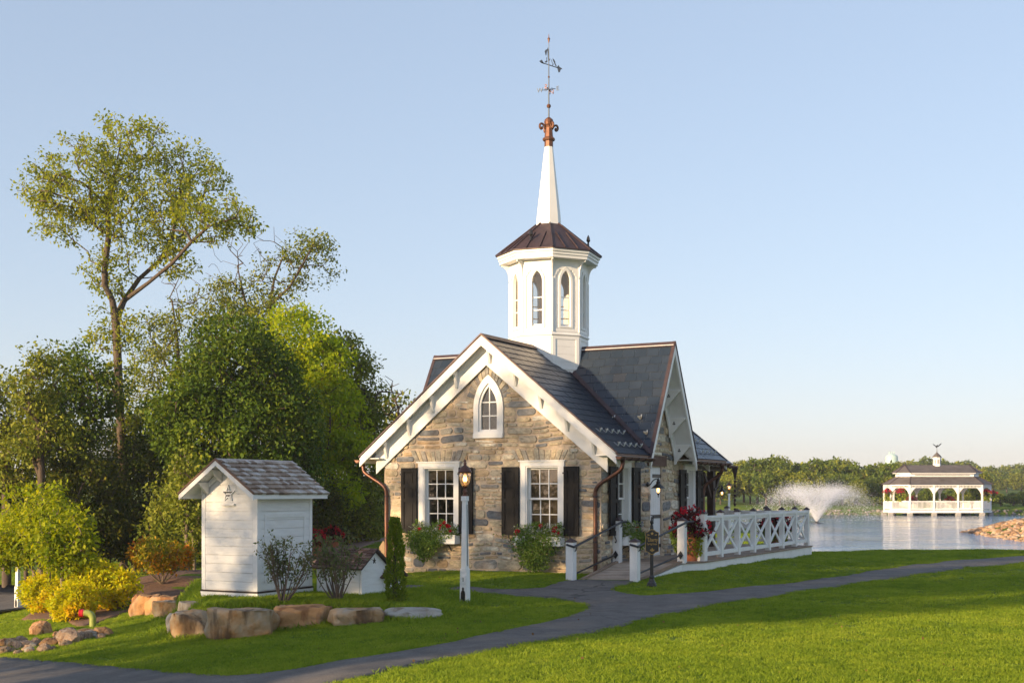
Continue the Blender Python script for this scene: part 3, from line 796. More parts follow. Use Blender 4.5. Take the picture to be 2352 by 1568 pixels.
def curve3(pts, n=5):
    out = []; P = [Vector(p) for p in pts]; P = [P[0]] + P + [P[-1]]
    for i in range(1, len(P)-2):
        p0, p1, p2, p3 = P[i-1:i+3]
        for k in range(n):
            t = k/n; out.append(.5*((2*p1) + (p2-p0)*t + (2*p0-5*p1+4*p2-p3)*t*t + (3*p1-p0-3*p2+p3)*t**3))
    out.append(P[-1]); return out
def downspout(pts, cone, gz):
    mb = MB(); mb.tube(curve3(pts, 6), .043, 12)
    mb.lathe([(.043,-.02),(.052,.04),(.075,.10)], cone, 12)
    o = mb.build('downspout', COPPER, house, smooth=True)
    x, y = pts[-1][0], pts[-1][1]
    for z in (1.75, .8): MB().lathe([(.048,-.02),(.05,0),(.048,.02)], (x, y, z), 12).build('downspout_strap', COPPERD, o)
downspout([(3.25,-3.12,2.50),(3.25,-3.12,2.42),(3.20,-3.13,2.30),(3.0,-3.12,2.17),(2.76,-3.11,2.03),(2.64,-3.105,1.90),(2.62,-3.10,1.7),(2.62,-3.10,1.0),(2.62,-3.10,.12)], (3.25,-3.12,2.46), 0)
downspout([(-3.25,-3.12,2.50),(-3.25,-3.12,2.42),(-3.20,-3.13,2.30),(-3.0,-3.12,2.17),(-2.76,-3.11,2.03),(-2.64,-3.105,1.90),(-2.62,-3.10,1.7),(-2.62,-3.10,1.0),(-2.62,-3.10,.12)], (-3.25,-3.12,2.46), 0)
downspout([(3.25,3.36,2.50),(3.25,3.30,2.42),(3.20,3.30,2.30),(3.05,3.26,2.18),(2.88,3.2,2.05),(2.81,3.16,1.92),(2.80,3.15,1.7),(2.80,3.15,1.0),(2.80,3.15,.36)], (3.25,3.30,2.46), 0)

# snow guards: little cast eagles
def snow_guard(w, s, plane):
    mb = MB()
    if plane == 'F': c_ = Vector((w, s, zF(w)))+nF*.03; d = Vector((1,0,-M1)).normalized(); n_ = nF; sd = Vector((0,1,0))
    else: c_ = Vector((w, s, zG(s)))+nG*.03; d = Vector((0,-1,-M2)).normalized(); n_ = nG; sd = Vector((1,0,0))
    mb.prism([c_-d*.07-sd*.014, c_-d*.07+sd*.014, c_+d*.05+sd*.02, c_+d*.05-sd*.02], n_*.008)
    mb.prism([c_+d*.03-sd*.055+n_*.07, c_+d*.01-sd*.05+n_*.085, c_+d*.02+n_*.055, c_+d*.01+sd*.05+n_*.085, c_+d*.03+sd*.055+n_*.07, c_+d*.05+sd*.014+n_*.0, c_+d*.05-sd*.014+n_*.0], d*.01)
    mb.lathe([(.001,-.012),(.014,0),(.012,.014),(.001,.026)], tuple(c_+d*.045+n_*.085), 8)
    mb.build('snow_guard', PEWTER, house)
PEWTER = mat('pewter', (.46,.47,.46), .4, metal=.6, var=.1)
for i in range(5):
    snow_guard(2.62, -3.0+.31*i, 'F'); snow_guard(2.98, -2.88+.31*i, 'F')
for a, s in ((2.15,-.98),(2.80,-.98),(2.45,-1.18),(3.02,-1.18)): snow_guard(a, s, 'G')
for i in range(4): snow_guard(2.62, 2.25+.31*i, 'F'); snow_guard(2.98, 2.4+.31*i, 'F')

# ---- windows
def window(fr, c, h, z0, z1, cols, rows, blind=None, parent=house, casing=.13, head=.10):
    tr = lambda a0, a1, b0, b1, n0, n1: [fr3(fr, a, b, n0) for a, b in ((a0,b0),(a1,b0),(a1,b1),(a0,b1))]
    en = Vector(fr[3])
    def bx(mb, a0, a1, b0, b1, n0, n1): mb.prism(tr(a0,a1,b0,b1,n0,n1), en*(n1-n0)); return mb
    f = MB(); bx(f, c-h-casing, c-h+.0, z0-.03, z1+.001, -.05, .045); bx(f, c+h, c+h+casing, z0-.03, z1+.001, -.05, .045)
    bx(f, c-h-casing, c+h+casing, z1+.002, z1+head, -.05, .05); bx(f, c-h-casing-.03, c+h+casing+.03, z1+head+.001, z1+head+.03, -.05, .075)
    bx(f, c-h-.02, c-h+.03, z0, z1, -.14, .03); bx(f, c+h-.03, c+h+.02, z0, z1, -.14, .03); bx(f, c-h+.03, c+h-.03, z1-.03, z1-.001, -.14, .03)
    w = f.build('window', TRIM, parent)
    bx(MB(), c-h-casing-.03, c+h+casing+.03, z0-.08, z0-.031, -.1, .09).build('sill', TRIM, w)
    zm = (z0+z1)/2
    for k, (a, b, n_) in enumerate(((zm-.02, z1-.031, -.07), (z0, zm+.02, -.105))):
        s_ = MB(); x0, x1 = c-h+.031, c+h-.031; fw = .042
        bx(s_, x0, x0+fw, a, b, n_-.03, n_); bx(s_, x1-fw, x1, a, b, n_-.03, n_)
        bx(s_, x0+fw, x1-fw, a, a+.045, n_-.03, n_); bx(s_, x0+fw, x1-fw, b-.04, b, n_-.03, n_)
        gx0, gx1, gz0_, gz1_ = x0+fw, x1-fw, a+.045, b-.04
        for i in range(1, cols): xx = gx0+(gx1-gx0)*i/cols; bx(s_, xx-.011, xx+.011, gz0_, gz1_, n_-.026, n_-.003)
        for i in range(1, rows): zz = gz0_+(gz1_-gz0_)*i/rows; bx(s_, gx0, gx1, zz-.011, zz+.011, n_-.024, n_-.004)
        s_.build('sash', TRIM, w)
        for i in range(cols):
            for j in range(rows):
                p = MB(); e_ = .004
                bx(p, gx0+(gx1-gx0)*i/cols+.008, gx0+(gx1-gx0)*(i+1)/cols-.008, gz0_+(gz1_-gz0_)*j/rows+.008, gz0_+(gz1_-gz0_)*(j+1)/rows-.008, n_-.018, n_-.014)
                p.build('pane', GLASS, w)
    if blind:
        bx(MB(), c-h+.02, c+h-.02, z1-blind*(z1-z0), z1, -.20, -.19).build('blind', BLIND, w)
    return w
window(FRONT, FW[0][0], FW[0][1], W_Z0, W_Z1, 3, 2, .20); window(FRONT, FW[1][0], FW[1][1], W_Z0, W_Z1, 3, 2, 1.0)
for c, h in SW: window(SIDE, c, h, W_Z0, W_Z1, 2, 2, 1.0, casing=.09)
# gothic window
g = MB(); out = gothic(gx, .74, 3.04, 4.42, 3.70, 9); inn = gothic(gx, .50, 3.17, 4.24, 3.70, 9)
g.holed(out, [inn], ((0,SF-.05,0),(1,0,0),(0,0,1),(0,-1,0)), .10)
gw = g.build('gothic_window', TRIM, house)
MB().holed(inn, [gothic(gx, .40, 3.22, 4.16, 3.70, 9)], ((0,SF-.012,0),(1,0,0),(0,0,1),(0,-1,0)), .08).build('sash', TRIM, gw)
b_ = MB(); b_.box(gx-.012, gx+.012, SF+.02, SF+.04, 3.22, 4.15)
for z in (3.52, 3.82): b_.box(gx-.2, gx+.2, SF+.022, SF+.038, z-.012, z+.012)
b_.build('glazing_bar', TRIM, gw)
inn3 = gothic(gx, .41, 3.215, 4.165, 3.70, 9)
MB().prism([(a, SF+.03, b) for a, b in inn3], (0,.004,0)).build('pane', GLASS, gw)
MB().box(gx-.37, gx+.37, SF-.075, SF-.051, 3.03, 3.13).build('sill', TRIM, gw)
MB().box(-.6, .6, SF+.9, SF+.95, 2.9, 4.3).build('loft_partition', DARKIN, house)

# ---- shutters
def shutter(fr, a0, a1, z0, z1, parent=house):
    en = Vector(fr[3])
    def bx(mb, x0, x1, y0, y1, n0, n1): mb.prism([fr3(fr, a, b, n0) for a, b in ((x0,y0),(x1,y0),(x1,y1),(x0,y1))], en*(n1-n0)); return mb
    s_ = MB(); st = .075
    bx(s_, a0, a0+st, z0, z1, .055, .10); bx(s_, a1-st, a1, z0, z1, .055, .10)
    zs = [z0, z0+.09]; H_ = z1-z0
    rails = [(z0, z0+.10), (z0+.50*H_-.04, z0+.50*H_+.04), (z0+.72*H_-.035, z0+.72*H_+.035), (z1-.085, z1)]
    for r0, r1 in rails: bx(s_, a0+st, a1-st, r0, r1, .056, .099)
    s = s_.build('shutter', SHUT, parent)
    for (p0, p1), (q0, q1) in zip(rails[:-1], rails[1:]):
        p = MB(); bx(p, a0+st, a1-st, p1, q0, .06, .078); bx(p, a0+st+.035, a1-st-.035, p1+.035, q0-.035, .078, .088); p.build('panel', SHUT, s)
    hg = MB()
    for zz in (z0+.2, z1-.14): bx(hg, a0-.02, a0+.03, zz-.015, zz+.015, .1, .112)
    hg.build('hinge', IRON, s)
    d = MB(); mid = (a0+a1)/2; q = [fr3(fr, mid-.02, z0-.0, .105), fr3(fr, mid-.01, z0-.06, .12), fr3(fr, mid+.03, z0-.10, .12), fr3(fr, mid+.01, z0-.15, .12), fr3(fr, mid-.03, z0-.13, .12)]
    d.tube(curve3(q, 4), .012, 6).build('shutter_dog', IRON, s)
for c, h in FW:
    shutter(FRONT, c-h-.13-.425, c-h-.13-.012, .92, 2.39); shutter(FRONT, c+h+.13+.012, c+h+.13+.36, .92, 2.39)
for c, h in SW:
    shutter(SIDE, c-h-.09-.42, c-h-.09-.01, .92, 2.39); shutter(SIDE, c+h+.09+.01, c+h+.09+.42, .92, 2.39)
# ---- plank door on the side wall
d_ = MB(); n = 5
door = MB().box(WX-.10, WX-.06, DOOR[0], DOOR[1], .37, DOOR[3]).build('door', WHITE, house)
for i in range(n):
    a = DOOR[0]+.01+(DOOR[1]-DOOR[0]-.02)*i/n; b = DOOR[0]+.01+(DOOR[1]-DOOR[0]-.02)*(i+1)/n-.006
    MB().box(WX-.06, WX-.035, a, b, .38, DOOR[3]-.01).build('door_plank', WHITE, door)
for z in (2.22, 1.28, .6): MB().box(WX-.035, WX-.02, DOOR[0]+.22, DOOR[1]+.05, z-.04, z+.04).build('strap_hinge', IRON, door)
MB().tube([(WX-.03,DOOR[0]+.1,1.32),(WX+.03,DOOR[0]+.1,1.30),(WX+.03,DOOR[0]+.1,1.12),(WX-.03,DOOR[0]+.1,1.10)], .012, 6).build('handle', IRON, door)

# ---- window boxes
def window_box(fr, c, h, z0, z1, depth):
    o_, ex, ey, en = [Vector(x) for x in fr]; mb = MB()
    def bx(x0, x1, y0, y1, n0, n1, m_=mb): m_.prism([fr3(fr, a, b, n0) for a, b in ((x0,y0),(x1,y0),(x1,y1),(x0,y1))], en*(n1-n0))
    bx(c-h, c+h, z0, z1, depth-.025, depth); bx(c-h, c-h+.025, z0, z1, .05, depth-.0255); bx(c+h-.025, c+h, z0, z1, .05, depth-.0255); bx(c-h+.025, c+h-.025, z0, z0+.02, .05, depth-.0255)
    bx(c-h-.015, c+h+.015, z1-.001, z1+.02, depth-.03, depth+.012)
    w = mb.build('window_box', WHITE, house)
    s = MB(); bx(c-h+.025, c+h-.025, z1-.06, z1-.04, .05, depth-.026, s); s.build('soil', MULCH, w)
    for k in (-.6, .6):
        b = MB(); x = c+h*k; b.tube([fr3(fr, x, z0-.01, depth-.05), fr3(fr, x, z0-.06, .12), fr3(fr, x, z0-.16, .05)], .012, 6); b.build('bracket', IRON, w)
BOXES = [(FRONT, FW[0][0], .56), (FRONT, FW[1][0], .55), (SIDE, SW[0][0], .36)]
for fr, c, h in BOXES: window_box(fr, c, h, .70, .88, .28)

# ---- rear porch: heavy timbers under a low slate roof
PW, PS0, PS1, PZ = 2.34, 3.86, 6.95, 2.62
pzf = lambda w: PZ + M1*.9*(PW-abs(w))
rg_ = random.Random(4)
for sd in (1, -1):
    pr = MB().prism([(sd*PW,PS0,PZ),(sd*PW,PS1,PZ),(0,PS1,pzf(0)),(0,PS0,pzf(0))], (0,0,-.09)).build('porch_roof', WHITE, house)
    for r_ in range(13):
        for c_ in range(11):
            w1 = PW+.03-r_*.18; w0 = max(0, w1-.2); s0 = PS0+c_*.29+(-.145 if r_ % 2 else 0); s1 = min(s0+.282, PS1+.03); s0 = max(s0, PS0)
            if s1-s0 < .06 or w1 < .06 or sd < 0 and r_ % 2 > 5: continue
            o = MB().prism([(sd*w1,s0,pzf(w1)+.024),(sd*w1,s1,pzf(w1)+.024),(sd*w0,s1,pzf(w0)+.012),(sd*w0,s0,pzf(w0)+.012)], (0,0,-.011)).build('porch_slate', SLATE, pr); set_rnd(o.data, rg_.random())
gutter((PW+.08,PS0,PZ-.05), (PW+.08,PS1+.04,PZ-.05))
for sd in (1, -1):
    for s in (5.75,):
        MB().box(sd*2.12-.09, sd*2.12+.09, s-.09, s+.09, .36, 2.42).build('porch_post', DARKWOOD, house)
        for k in (-1, 1): MB().bar((sd*2.12, s+k*.1, 1.70), (sd*2.12, s+k*.68, 2.36), .1, .1).build('knee_brace', DARKWOOD, house)
        MB().bar((sd*2.0, s, 1.75), (sd*1.4, s, 2.36), .1, .1).build('knee_brace', DARKWOOD, house)
    MB().box(sd*2.12-.1, sd*2.12+.1, PS0-.3, PS1-.1, 2.42, 2.56).build('porch_beam', DARKWOOD, house)
MB().box(-2.02, 2.02, 5.68, 5.82, 2.43, 2.55).build('porch_beam', DARKWOOD, house)
ch = MB()
for i in range(15):
    z = 2.40-.13*i; ch.lathe([(.012,-.05),(.035,.0),(.04,.03),(.02,.034)], (PW+.08,PS1-.05,z), 8)
ch.lathe([(.02,-.22),(.07,.02),(.09,.10)], (PW+.08,PS1-.05,2.42), 10); ch.build('rain_chain', COPPERD, house)

# ---- octagonal cupola: local axes turned 8 degrees against the roof
VA = math.atan2(-1, 0) + R(4.3) + R(28) - R(1.7)    # world angle of the nearest vertex, in house coordinates
def ov(r, k, z): t = VA + R(45)*k; return Vector((r*math.cos(t), r*math.sin(t), z))
def octa(mb, prof):
    base = len(mb.v)
    for r, z in prof:
        for k in range(8): mb.v.append(tuple(ov(r, k, z)))
    for i in range(len(prof)-1):
        for k in range(8):
            k2 = (k+1) % 8; mb.f.append((base+i*8+k, base+i*8+k2, base+(i+1)*8+k2, base+(i+1)*8+k))
    mb.f.append(tuple(base+k for k in range(8))[::-1]); mb.f.append(tuple(base+(len(prof)-1)*8+k for k in range(8))); return mb
RS = .935
cup = octa(MB(), [(.945,4.2),(.945,5.50),(.95,5.505),(.985,5.53),(.985,5.555),(.955,5.575),(.95,5.60),(.90,5.61)]).build('cupola', TRIM, house)
cb = math.cos(R(22.5))
for k in range(8):
    p, q = ov(RS, k, 0), ov(RS, k+1, 0); ex = (q-p).normalized(); mid = (p+q)/2; en = Vector((mid.x, mid.y, 0)).normalized()
    fr = (mid, ex, (0,0,1), en); hw = (q-p).length/2
    # wall panel with lancet opening
    MB().holed([(-hw,5.60),(hw,5.60),(hw,7.32),(-hw,7.32)], [gothic(0, .25, 5.74, 7.04, 6.78, 6)], fr, .07).build('cupola_wall', TRIM, cup)
    # raised frame with notched corners
    n = .022; a, b, c_ = hw-.03, hw-.085, .09
    MB().holed([(-hw+.004,5.605),(hw-.004,5.605),(hw-.004,7.3),(-hw+.004,7.3)],
               [[(-b,5.68),(b,5.68),(b,6.92),(b-.035,6.95),(b-.05,7.00),(b-.085,7.01),(b-.10,7.06),(-b+.10,7.06),(-b+.085,7.01),(-b+.05,7.00),(-b+.035,6.95),(-b,6.92)]],
               (mid+en*n, ex, (0,0,1), en), .03).build('panel_frame', TRIM, cup)
    mo = gothic(0, .37, 5.70, 7.13, 6.78, 6); mi = gothic(0, .26, 5.735, 7.045, 6.78, 6)
    MB().holed(mo, [mi], (mid+en*.03, ex, (0,0,1), en), .04).build('window_surround', TRIM, cup)
    bars = MB()
    bars.prism([fr3(fr, x, z, -.06) for x, z in ((-.125,5.74),(.125,5.74),(.125,5.79),(-.125,5.79))], en*.03)
    for z in (6.12, 6.42): bars.prism([fr3(fr, x, zz, -.05) for x, zz in ((-.125,z-.012),(.125,z-.012),(.125,z+.012),(-.125,z+.012))], en*.02)
    bars.build('glazing_bar', TRIM, cup)
    MB().prism([fr3(fr, x, z, -.045) for x, z in gothic(0, .25, 5.74, 7.04, 6.78, 6)], en*.003).build('pane', CLEAR, cup)
    # lower panel frame on the base
    fb = (mid*(.945/RS)+en*.0, ex, (0,0,1), en)
    MB().holed([(-hw+.004,4.72),(hw-.004,4.72),(hw-.004,5.49),(-hw+.004,5.49)], [[(-b,4.76),(b,4.76),(b,5.43),(-b,5.43)]], (mid*(.945/RS)+en*.018, ex, (0,0,1), en), .02).build('base_panel_frame', TRIM, cup)
    gr = MB()
    for z in (4.9, 5.08, 5.26):
        gr.prism([fr3(fb, x, zz, .0) for x, zz in ((-b,z),(b,z),(b,z+.17),(-b,z+.17))], en*.006)
    gr.build('base_board', TRIM, cup)
    # corner bracket under the cornice
    t = VA + R(45)*k; dr = Vector((math.cos(t), math.sin(t), 0)); td = Vector((-dr.y, dr.x, 0))
    prof = [(RS-.02,7.30),(1.15,7.30),(1.15,7.255),(1.09,7.245),(1.03,7.19),(.985,7.08),(.968,6.92),(RS+.012,6.84),(RS-.02,6.84)]
    MB().prism([dr*r_+Vector((0,0,z))-td*.017 for r_, z in prof], td*.034).build('cornice_bracket', TRIM, cup)
    MB().bar(ov(RS+.012, k, 5.6), ov(RS+.012, k, 6.86), .05, .05, dr).build('corner_post', TRIM, cup)
octa(MB(), [(RS-.1,7.295),(1.19,7.30),(1.19,7.37),(1.215,7.375),(1.215,7.43),(1.245,7.44),(1.25,7.49),(1.2,7.495)]).build('cornice', TRIM, cup)
roof_c = octa(MB(), [(1.24,7.492),(1.285,7.50),(1.285,7.52),(.31,8.27),(.25,8.27)]).build('cupola_roof', COPPERD, cup)
octa(MB(), [(.8,5.58),(.8,5.62),(.2,5.63)]).build('cupola_floor', WARMIN, cup)
octa(MB(), [(.86,7.2),(.86,7.24),(.3,7.25)]).build('cupola_ceiling', TRIM, cup)
MB().lathe([(.09,5.63),(.09,7.2)], (.05,.15,0), 10).build('inner_post', WARMIN, cup)
for k in range(8):
    MB().tube([ov(1.288,k,7.525), ov(.31,k,8.285)], .018, 6).build('hip_seam', COPPERD, cup)
    for f_ in (1/3, 2/3):
        a = ov(1.285,k,7.52).lerp(ov(1.285,k+1,7.52), f_); t_ = ov(.31,k,8.27).lerp(ov(.31,k+1,8.27), f_)
        if f_ < .5: e_ = a.lerp(ov(.31,k,8.27), .62) 
        else: e_ = a.lerp(ov(.31,k+1,8.27), .62)
        n_ = Vector((a.x, a.y, 1.0)).normalized()
        MB().bar(a+n_*.012, e_+n_*.012, .02, .03, n_).build('standing_seam', COPPERD, cup)
spire = octa(MB(), [(.30,8.26),(.285,8.5),(.10,10.18)]).build('spire', TRIM, cup)
fin = octa(MB(), [(.105,10.16),(.105,10.30),(.14,10.31),(.155,10.345),(.14,10.38),(.105,10.40),(.085,10.62),(.10,10.66)])
fin.lathe([(.06,10.64),(.10,10.70),(.115,10.76),(.10,10.82),(.05,10.865),(.02,10.88)], (0,0,0), 14)
fin = fin.build('finial', COPPERB, cup)
for k in range(4):
    t = VA + R(22.5) + R(90)*k; dr = Vector((math.cos(t), math.sin(t), 0)); z = Vector((0,0,1))
    MB().tube(curve3([dr*.09+z*10.60, dr*.15+z*10.69, dr*.22+z*10.70, dr*.245+z*10.63, dr*.21+z*10.575, dr*.175+z*10.60, dr*.195+z*10.635], 4), .026, 6).build('scroll', COPPERB, fin)
for k, f_ in ((-1,.35),(1,.92)):
    a = ov(1.285,k,7.52).lerp(ov(1.285,k+1,7.52), f_).lerp(ov(.31,k,8.27), .30); 
    MB().tube([a, a+Vector((0,0,.1)), a+Vector((.04,0,.15))], [.03,.02,.02], 6).lathe([(.005,.08),(.05,.14),(.035,.22),(.004,.28)], tuple(a), 8).build('roof_ornament', BLACKP, cup)
# ------------------------------------------------------------------ weathervane
def hpt(w, s, z):      # house coordinates -> world
    c, s_ = math.cos(HROT), math.sin(HROT); return Vector((HC[0]+c*w-s_*s, HC[1]+s_*w+c*s, z))
def text_mesh(body, size, depth):
    cu = bpy.data.curves.new('t', 'FONT'); cu.body = body; cu.size = size; cu.extrude = depth; cu.align_x = 'CENTER'; cu.align_y = 'CENTER'
    ob = bpy.data.objects.new('t', cu); COL.objects.link(ob)
    dg = bpy.context.evaluated_depsgraph_get(); me = bpy.data.meshes.new_from_object(ob.evaluated_get(dg))
    bpy.data.objects.remove(ob); bpy.data.curves.remove(cu); return me
VANE = mat('blue_grey_iron', (.045,.06,.09), .45, metal=.4, var=.2)
wv = empty('weathervane', (HC[0], HC[1], 10.87), 0, 'iron weathervane with compass letters and copper balls above the cupola spire', 'weathervane')
MB().tube([(0,0,0),(0,0,.8),(0,0,1.55)], [.018,.014,.010], 8).tube([(0,0,1.55),(0,0,1.92)], .008, 6).build('rod', VANE, wv)
for z, r in ((.28,.055),(.98,.025)): MB().lathe([(.005,-r),(r*.7,-r*.7),(r,0),(r*.7,r*.7),(.005,r)], (0,0,z), 12).build('ball', COPPERB, wv)
MB().lathe([(.006,-.07),(.028,.03),(.035,.05),(.012,.07),(.004,.16)], (0,0,1.86), 8).build('pointed_tip', COPPERB, wv)
for ch_, an, m_ in (('E', -20, VANE), ('N', 70, COPPERB), ('W', 160, VANE), ('S', 250, COPPERB)):
    d = Vector((math.cos(R(an)), math.sin(R(an)), 0)); z = Vector((0,0,.68))
    arm = MB().tube([z, z+d*.17], .008, 6); sd = Vector((0,0,1))
    arm.tube(curve3([z+d*.04, z+d*.075+sd*.03, z+d*.11, z+d*.075-sd*.03, z+d*.04], 3), .006, 5)
    arm.build('compass_arm', m_, wv)
    me = text_mesh(ch_, .15, .008); me.materials.append(m_)
    o = link(bpy.data.objects.new('compass_letter', me), wv); o.location = z + d*.225
    o.rotation_euler = (R(90), 0, R(an if an in (-20,) else (an-180 if an in (160,) else an-90)) if True else 0)
fz_ = MB()      # openwork figure on a slanting bar
xz = lambda x, z: (x, 0, z)
fz_.bar((-.20,0,1.34),(.22,0,1.20), .012, .02)
def flat(pts, t=.012): fz_.prism([(x, -t/2, z) for x, z in pts], (0,t,0))
flat([(-.23,1.36),(-.17,1.40),(-.15,1.37),(-.12,1.31),(-.09,1.29),(-.16,1.31)])
flat([(.20,1.22),(.24,1.27),(.26,1.22),(.30,1.20),(.33,1.17),(.29,1.165),(.27,1.10),(.235,1.09),(.22,1.14)])
flat([(-.10,1.60),(-.07,1.64),(-.03,1.65),(-.045,1.58),(-.06,1.50),(-.075,1.50)])
flat([(-.035,1.66),(-.02,1.70),(-.01,1.65),(.01,1.60),(0,1.45),(.02,1.40),(.03,1.44),(.035,1.41),(.01,1.36),(-.02,1.37)])
flat([(-.06,1.46),(-.04,1.44),(-.05,1.40),(-.03,1.35),(-.07,1.32),(-.10,1.35),(-.06,1.37)])
flat([(.09,1.43),(.13,1.40),(.16,1.34),(.155,1.30),(.13,1.33),(.11,1.36)])
for a, b in (((.06,1.40),(.10,1.27)),((.10,1.40),(.17,1.24)),((.12,1.30),(.08,1.25)),((.14,1.34),(.19,1.23))): fz_.bar((a[0],0,a[1]),(b[0],0,b[1]),.008,.012)
fz_.build('vane_figure', VANE, wv)

# ------------------------------------------------------------------ white tall shed
def shingle_roof(parent, pa, pb, pc, pd, wmin, wmax, expo, material, seed, name='shingle', th=.02, cap=None):
    """pa-pb eave, pd-pc ridge; shingles laid as single plates"""
    pa, pb, pc, pd = [Vector(p) for p in (pa, pb, pc, pd)]
    ex = (pb-pa).normalized(); ey = (pd-pa); ey = (ey - ex*ey.dot(ex)).normalized(); en = ex.cross(ey)
    if en.z < 0: en = -en
    W = (pb-pa).length; Lh = (pd-pa).dot(ey); rg_ = random.Random(seed); y = -.02; row = 0
    nrow = max(1, round(Lh/expo)); expo = Lh/nrow
    for row in range(nrow):
        y = row*expo - (.025 if row == 0 else 0); x = -rg_.uniform(0, wmin)
        while x < W:
            w = rg_.uniform(wmin, wmax); a0, a1 = max(x+.002, 0), min(x+w-.002, W); x += w
            if a1-a0 < .015: continue
            top = min(y+expo*1.25, Lh); drop = rg_.uniform(-.008,.004)
            q = [(a0,y+drop),(a1,y+drop),(a1,top),(a0,top)]
            h_ = lambda b: .006 + th*max(0, 1-(b-y)/(expo*1.25))
            V = [pa+ex*a+ey*b+en*h_(b) for a, b in q] + [pa+ex*a+ey*b+en*.0015 for a, b in q]
            o = MB().add(V, [(0,1,2,3),(4,5,1,0),(5,6,2,1),(6,7,3,2),(7,4,0,3)]).build(name, material, parent); set_rnd(o.data, rg_.random())
def star_poly(r, r2, c=(0,0)):
    return [(c[0]+(r if i % 2 == 0 else r2)*math.cos(R(90+36*i)), c[1]+(r if i % 2 == 0 else r2)*math.sin(R(90+36*i))) for i in range(10)]
RAKEW = mat('brown_rake_wood', (.16,.085,.05), .7, var=.25, scale=8)
SHW, SHD, SHE, SHR = 1.13, 1.41, 1.70, 2.24
shed = empty('white_shed', (-4.10-.883*SHW/2+.4695*SHD/2, 20.12+.4695*SHW/2+.883*SHD/2, .13), HROT, 'tall narrow white board shed with a star vent and cedar shingle roof', 'shed')
x0, x1, y0, y1 = -SHW/2, SHW/2, -SHD/2, SHD/2
gab = [(x0,.09),(x1,.09),(x1,SHE),(0,SHE+.40),(x0,SHE)]
star = star_poly(.105,.042,(0,1.69))
bodyw = MB().holed(gab, [star], ((0,y0,0),(1,0,0),(0,0,1),(0,-1,0)), .03).holed(gab, [], ((0,y1,0),(1,0,0),(0,0,1),(0,1,0)), .03)
bodyw.box(x0, x0+.03, y0+.0301, y1-.0301, .09, SHE).box(x1-.03, x1, y0+.0301, y1-.0301, .09, SHE).build('wall_frame', SIDING, shed)
nb = 13; bh = (SHE+.40-.12)/nb*1.0
def cut_star(poly): return poly
for i in range(nb):      # front boards, clipped to the gable
    za, zb = .13+i*.142, .13+(i+1)*.142-.008
    P = [(x0+.07,za),(x1-.07,za),(x1-.07,zb),(x0+.07,zb)]
    sl_ = .40/(SHW/2)
    for cl in ((sl_,1,SHE+.40-.10),(-sl_,1,SHE+.40-.10)): P = clip_poly(P, *cl) if len(P) > 2 else P
    if len(P) < 3: continue
    MB().prism([(a, y0-.001, b) for a, b in P], (0,-.02,0)).build('siding_board', SIDING, shed)
for i in range(11):
    za, zb = .13+i*.142, min(.13+(i+1)*.142-.008, SHE-.02)
    MB().box(x1+.001, x1+.02, y0+.07, y1-.07, za, zb).build('siding_board', SIDING, shed)
for (a, b, c, d) in ((x0-.012,x0+.066,y0-.024,y0-.001),(x1-.066,x1+.024,y0-.024,y0-.001),(x1+.001,x1+.024,y0-.0009,y0+.066),(x1+.001,x1+.024,y1-.066,y1+.012)):
    MB().box(a, b, c, d, .12, SHE).build('corner_board', TRIM, shed)
for a0, a1, z0, z1 in ((y0+.16,y0+.22,.25,1.36),(y1-.22,y1-.16,.25,1.36),(y0+.2201,y1-.2201,1.30,1.36),(y0+.2201,y1-.2201,.25,.31)):
    MB().box(x1+.0205, x1+.032, a0, a1, z0, z1).build('door_trim', SIDING, shed)
MB().box(x0-.03, x1+.03, y0-.03, y1+.03, .0, .085).build('base_board', TRIM, shed)
MB().box(x0-.034, x1+.034, y0-.034, y1+.034, .086, .112).build('base_ledge', DARKWOOD, shed)
# star-shaped vent with louvres and a little ledge
fs = MB().holed(star_poly(.145,.058,(0,1.69)), [star_poly(.110,.042,(0,1.69))], ((0,y0-.05,0),(1,0,0),(0,0,1),(0,-1,0)), .03).build('star_vent', TRIM, shed)
MB().prism([(a, y0-.022, b) for a, b in star_poly(.111,.0425,(0,1.69))], (0,-.003,0)).build('recess_shade', BLACKP, fs)  # black plate paints the shade inside the vent; the opening is boarded over
for z in (1.635, 1.685, 1.735): MB().prism([(-.05,y0-.044,z-.014),(.05,y0-.044,z-.014),(.05,y0-.028,z+.014),(-.05,y0-.028,z+.014)], (0,-.004,0)).build('louvre', TRIM, fs)
MB().box(-.14, .14, y0-.07, y0-.0205, 1.50, 1.53).build('vent_ledge', TRIM, shed)
OV, RK = .20, .33
sr = (SHR-(SHE-.0))/(SHW/2+OV)*1.0
eavez = SHE-.01; ridz = SHR
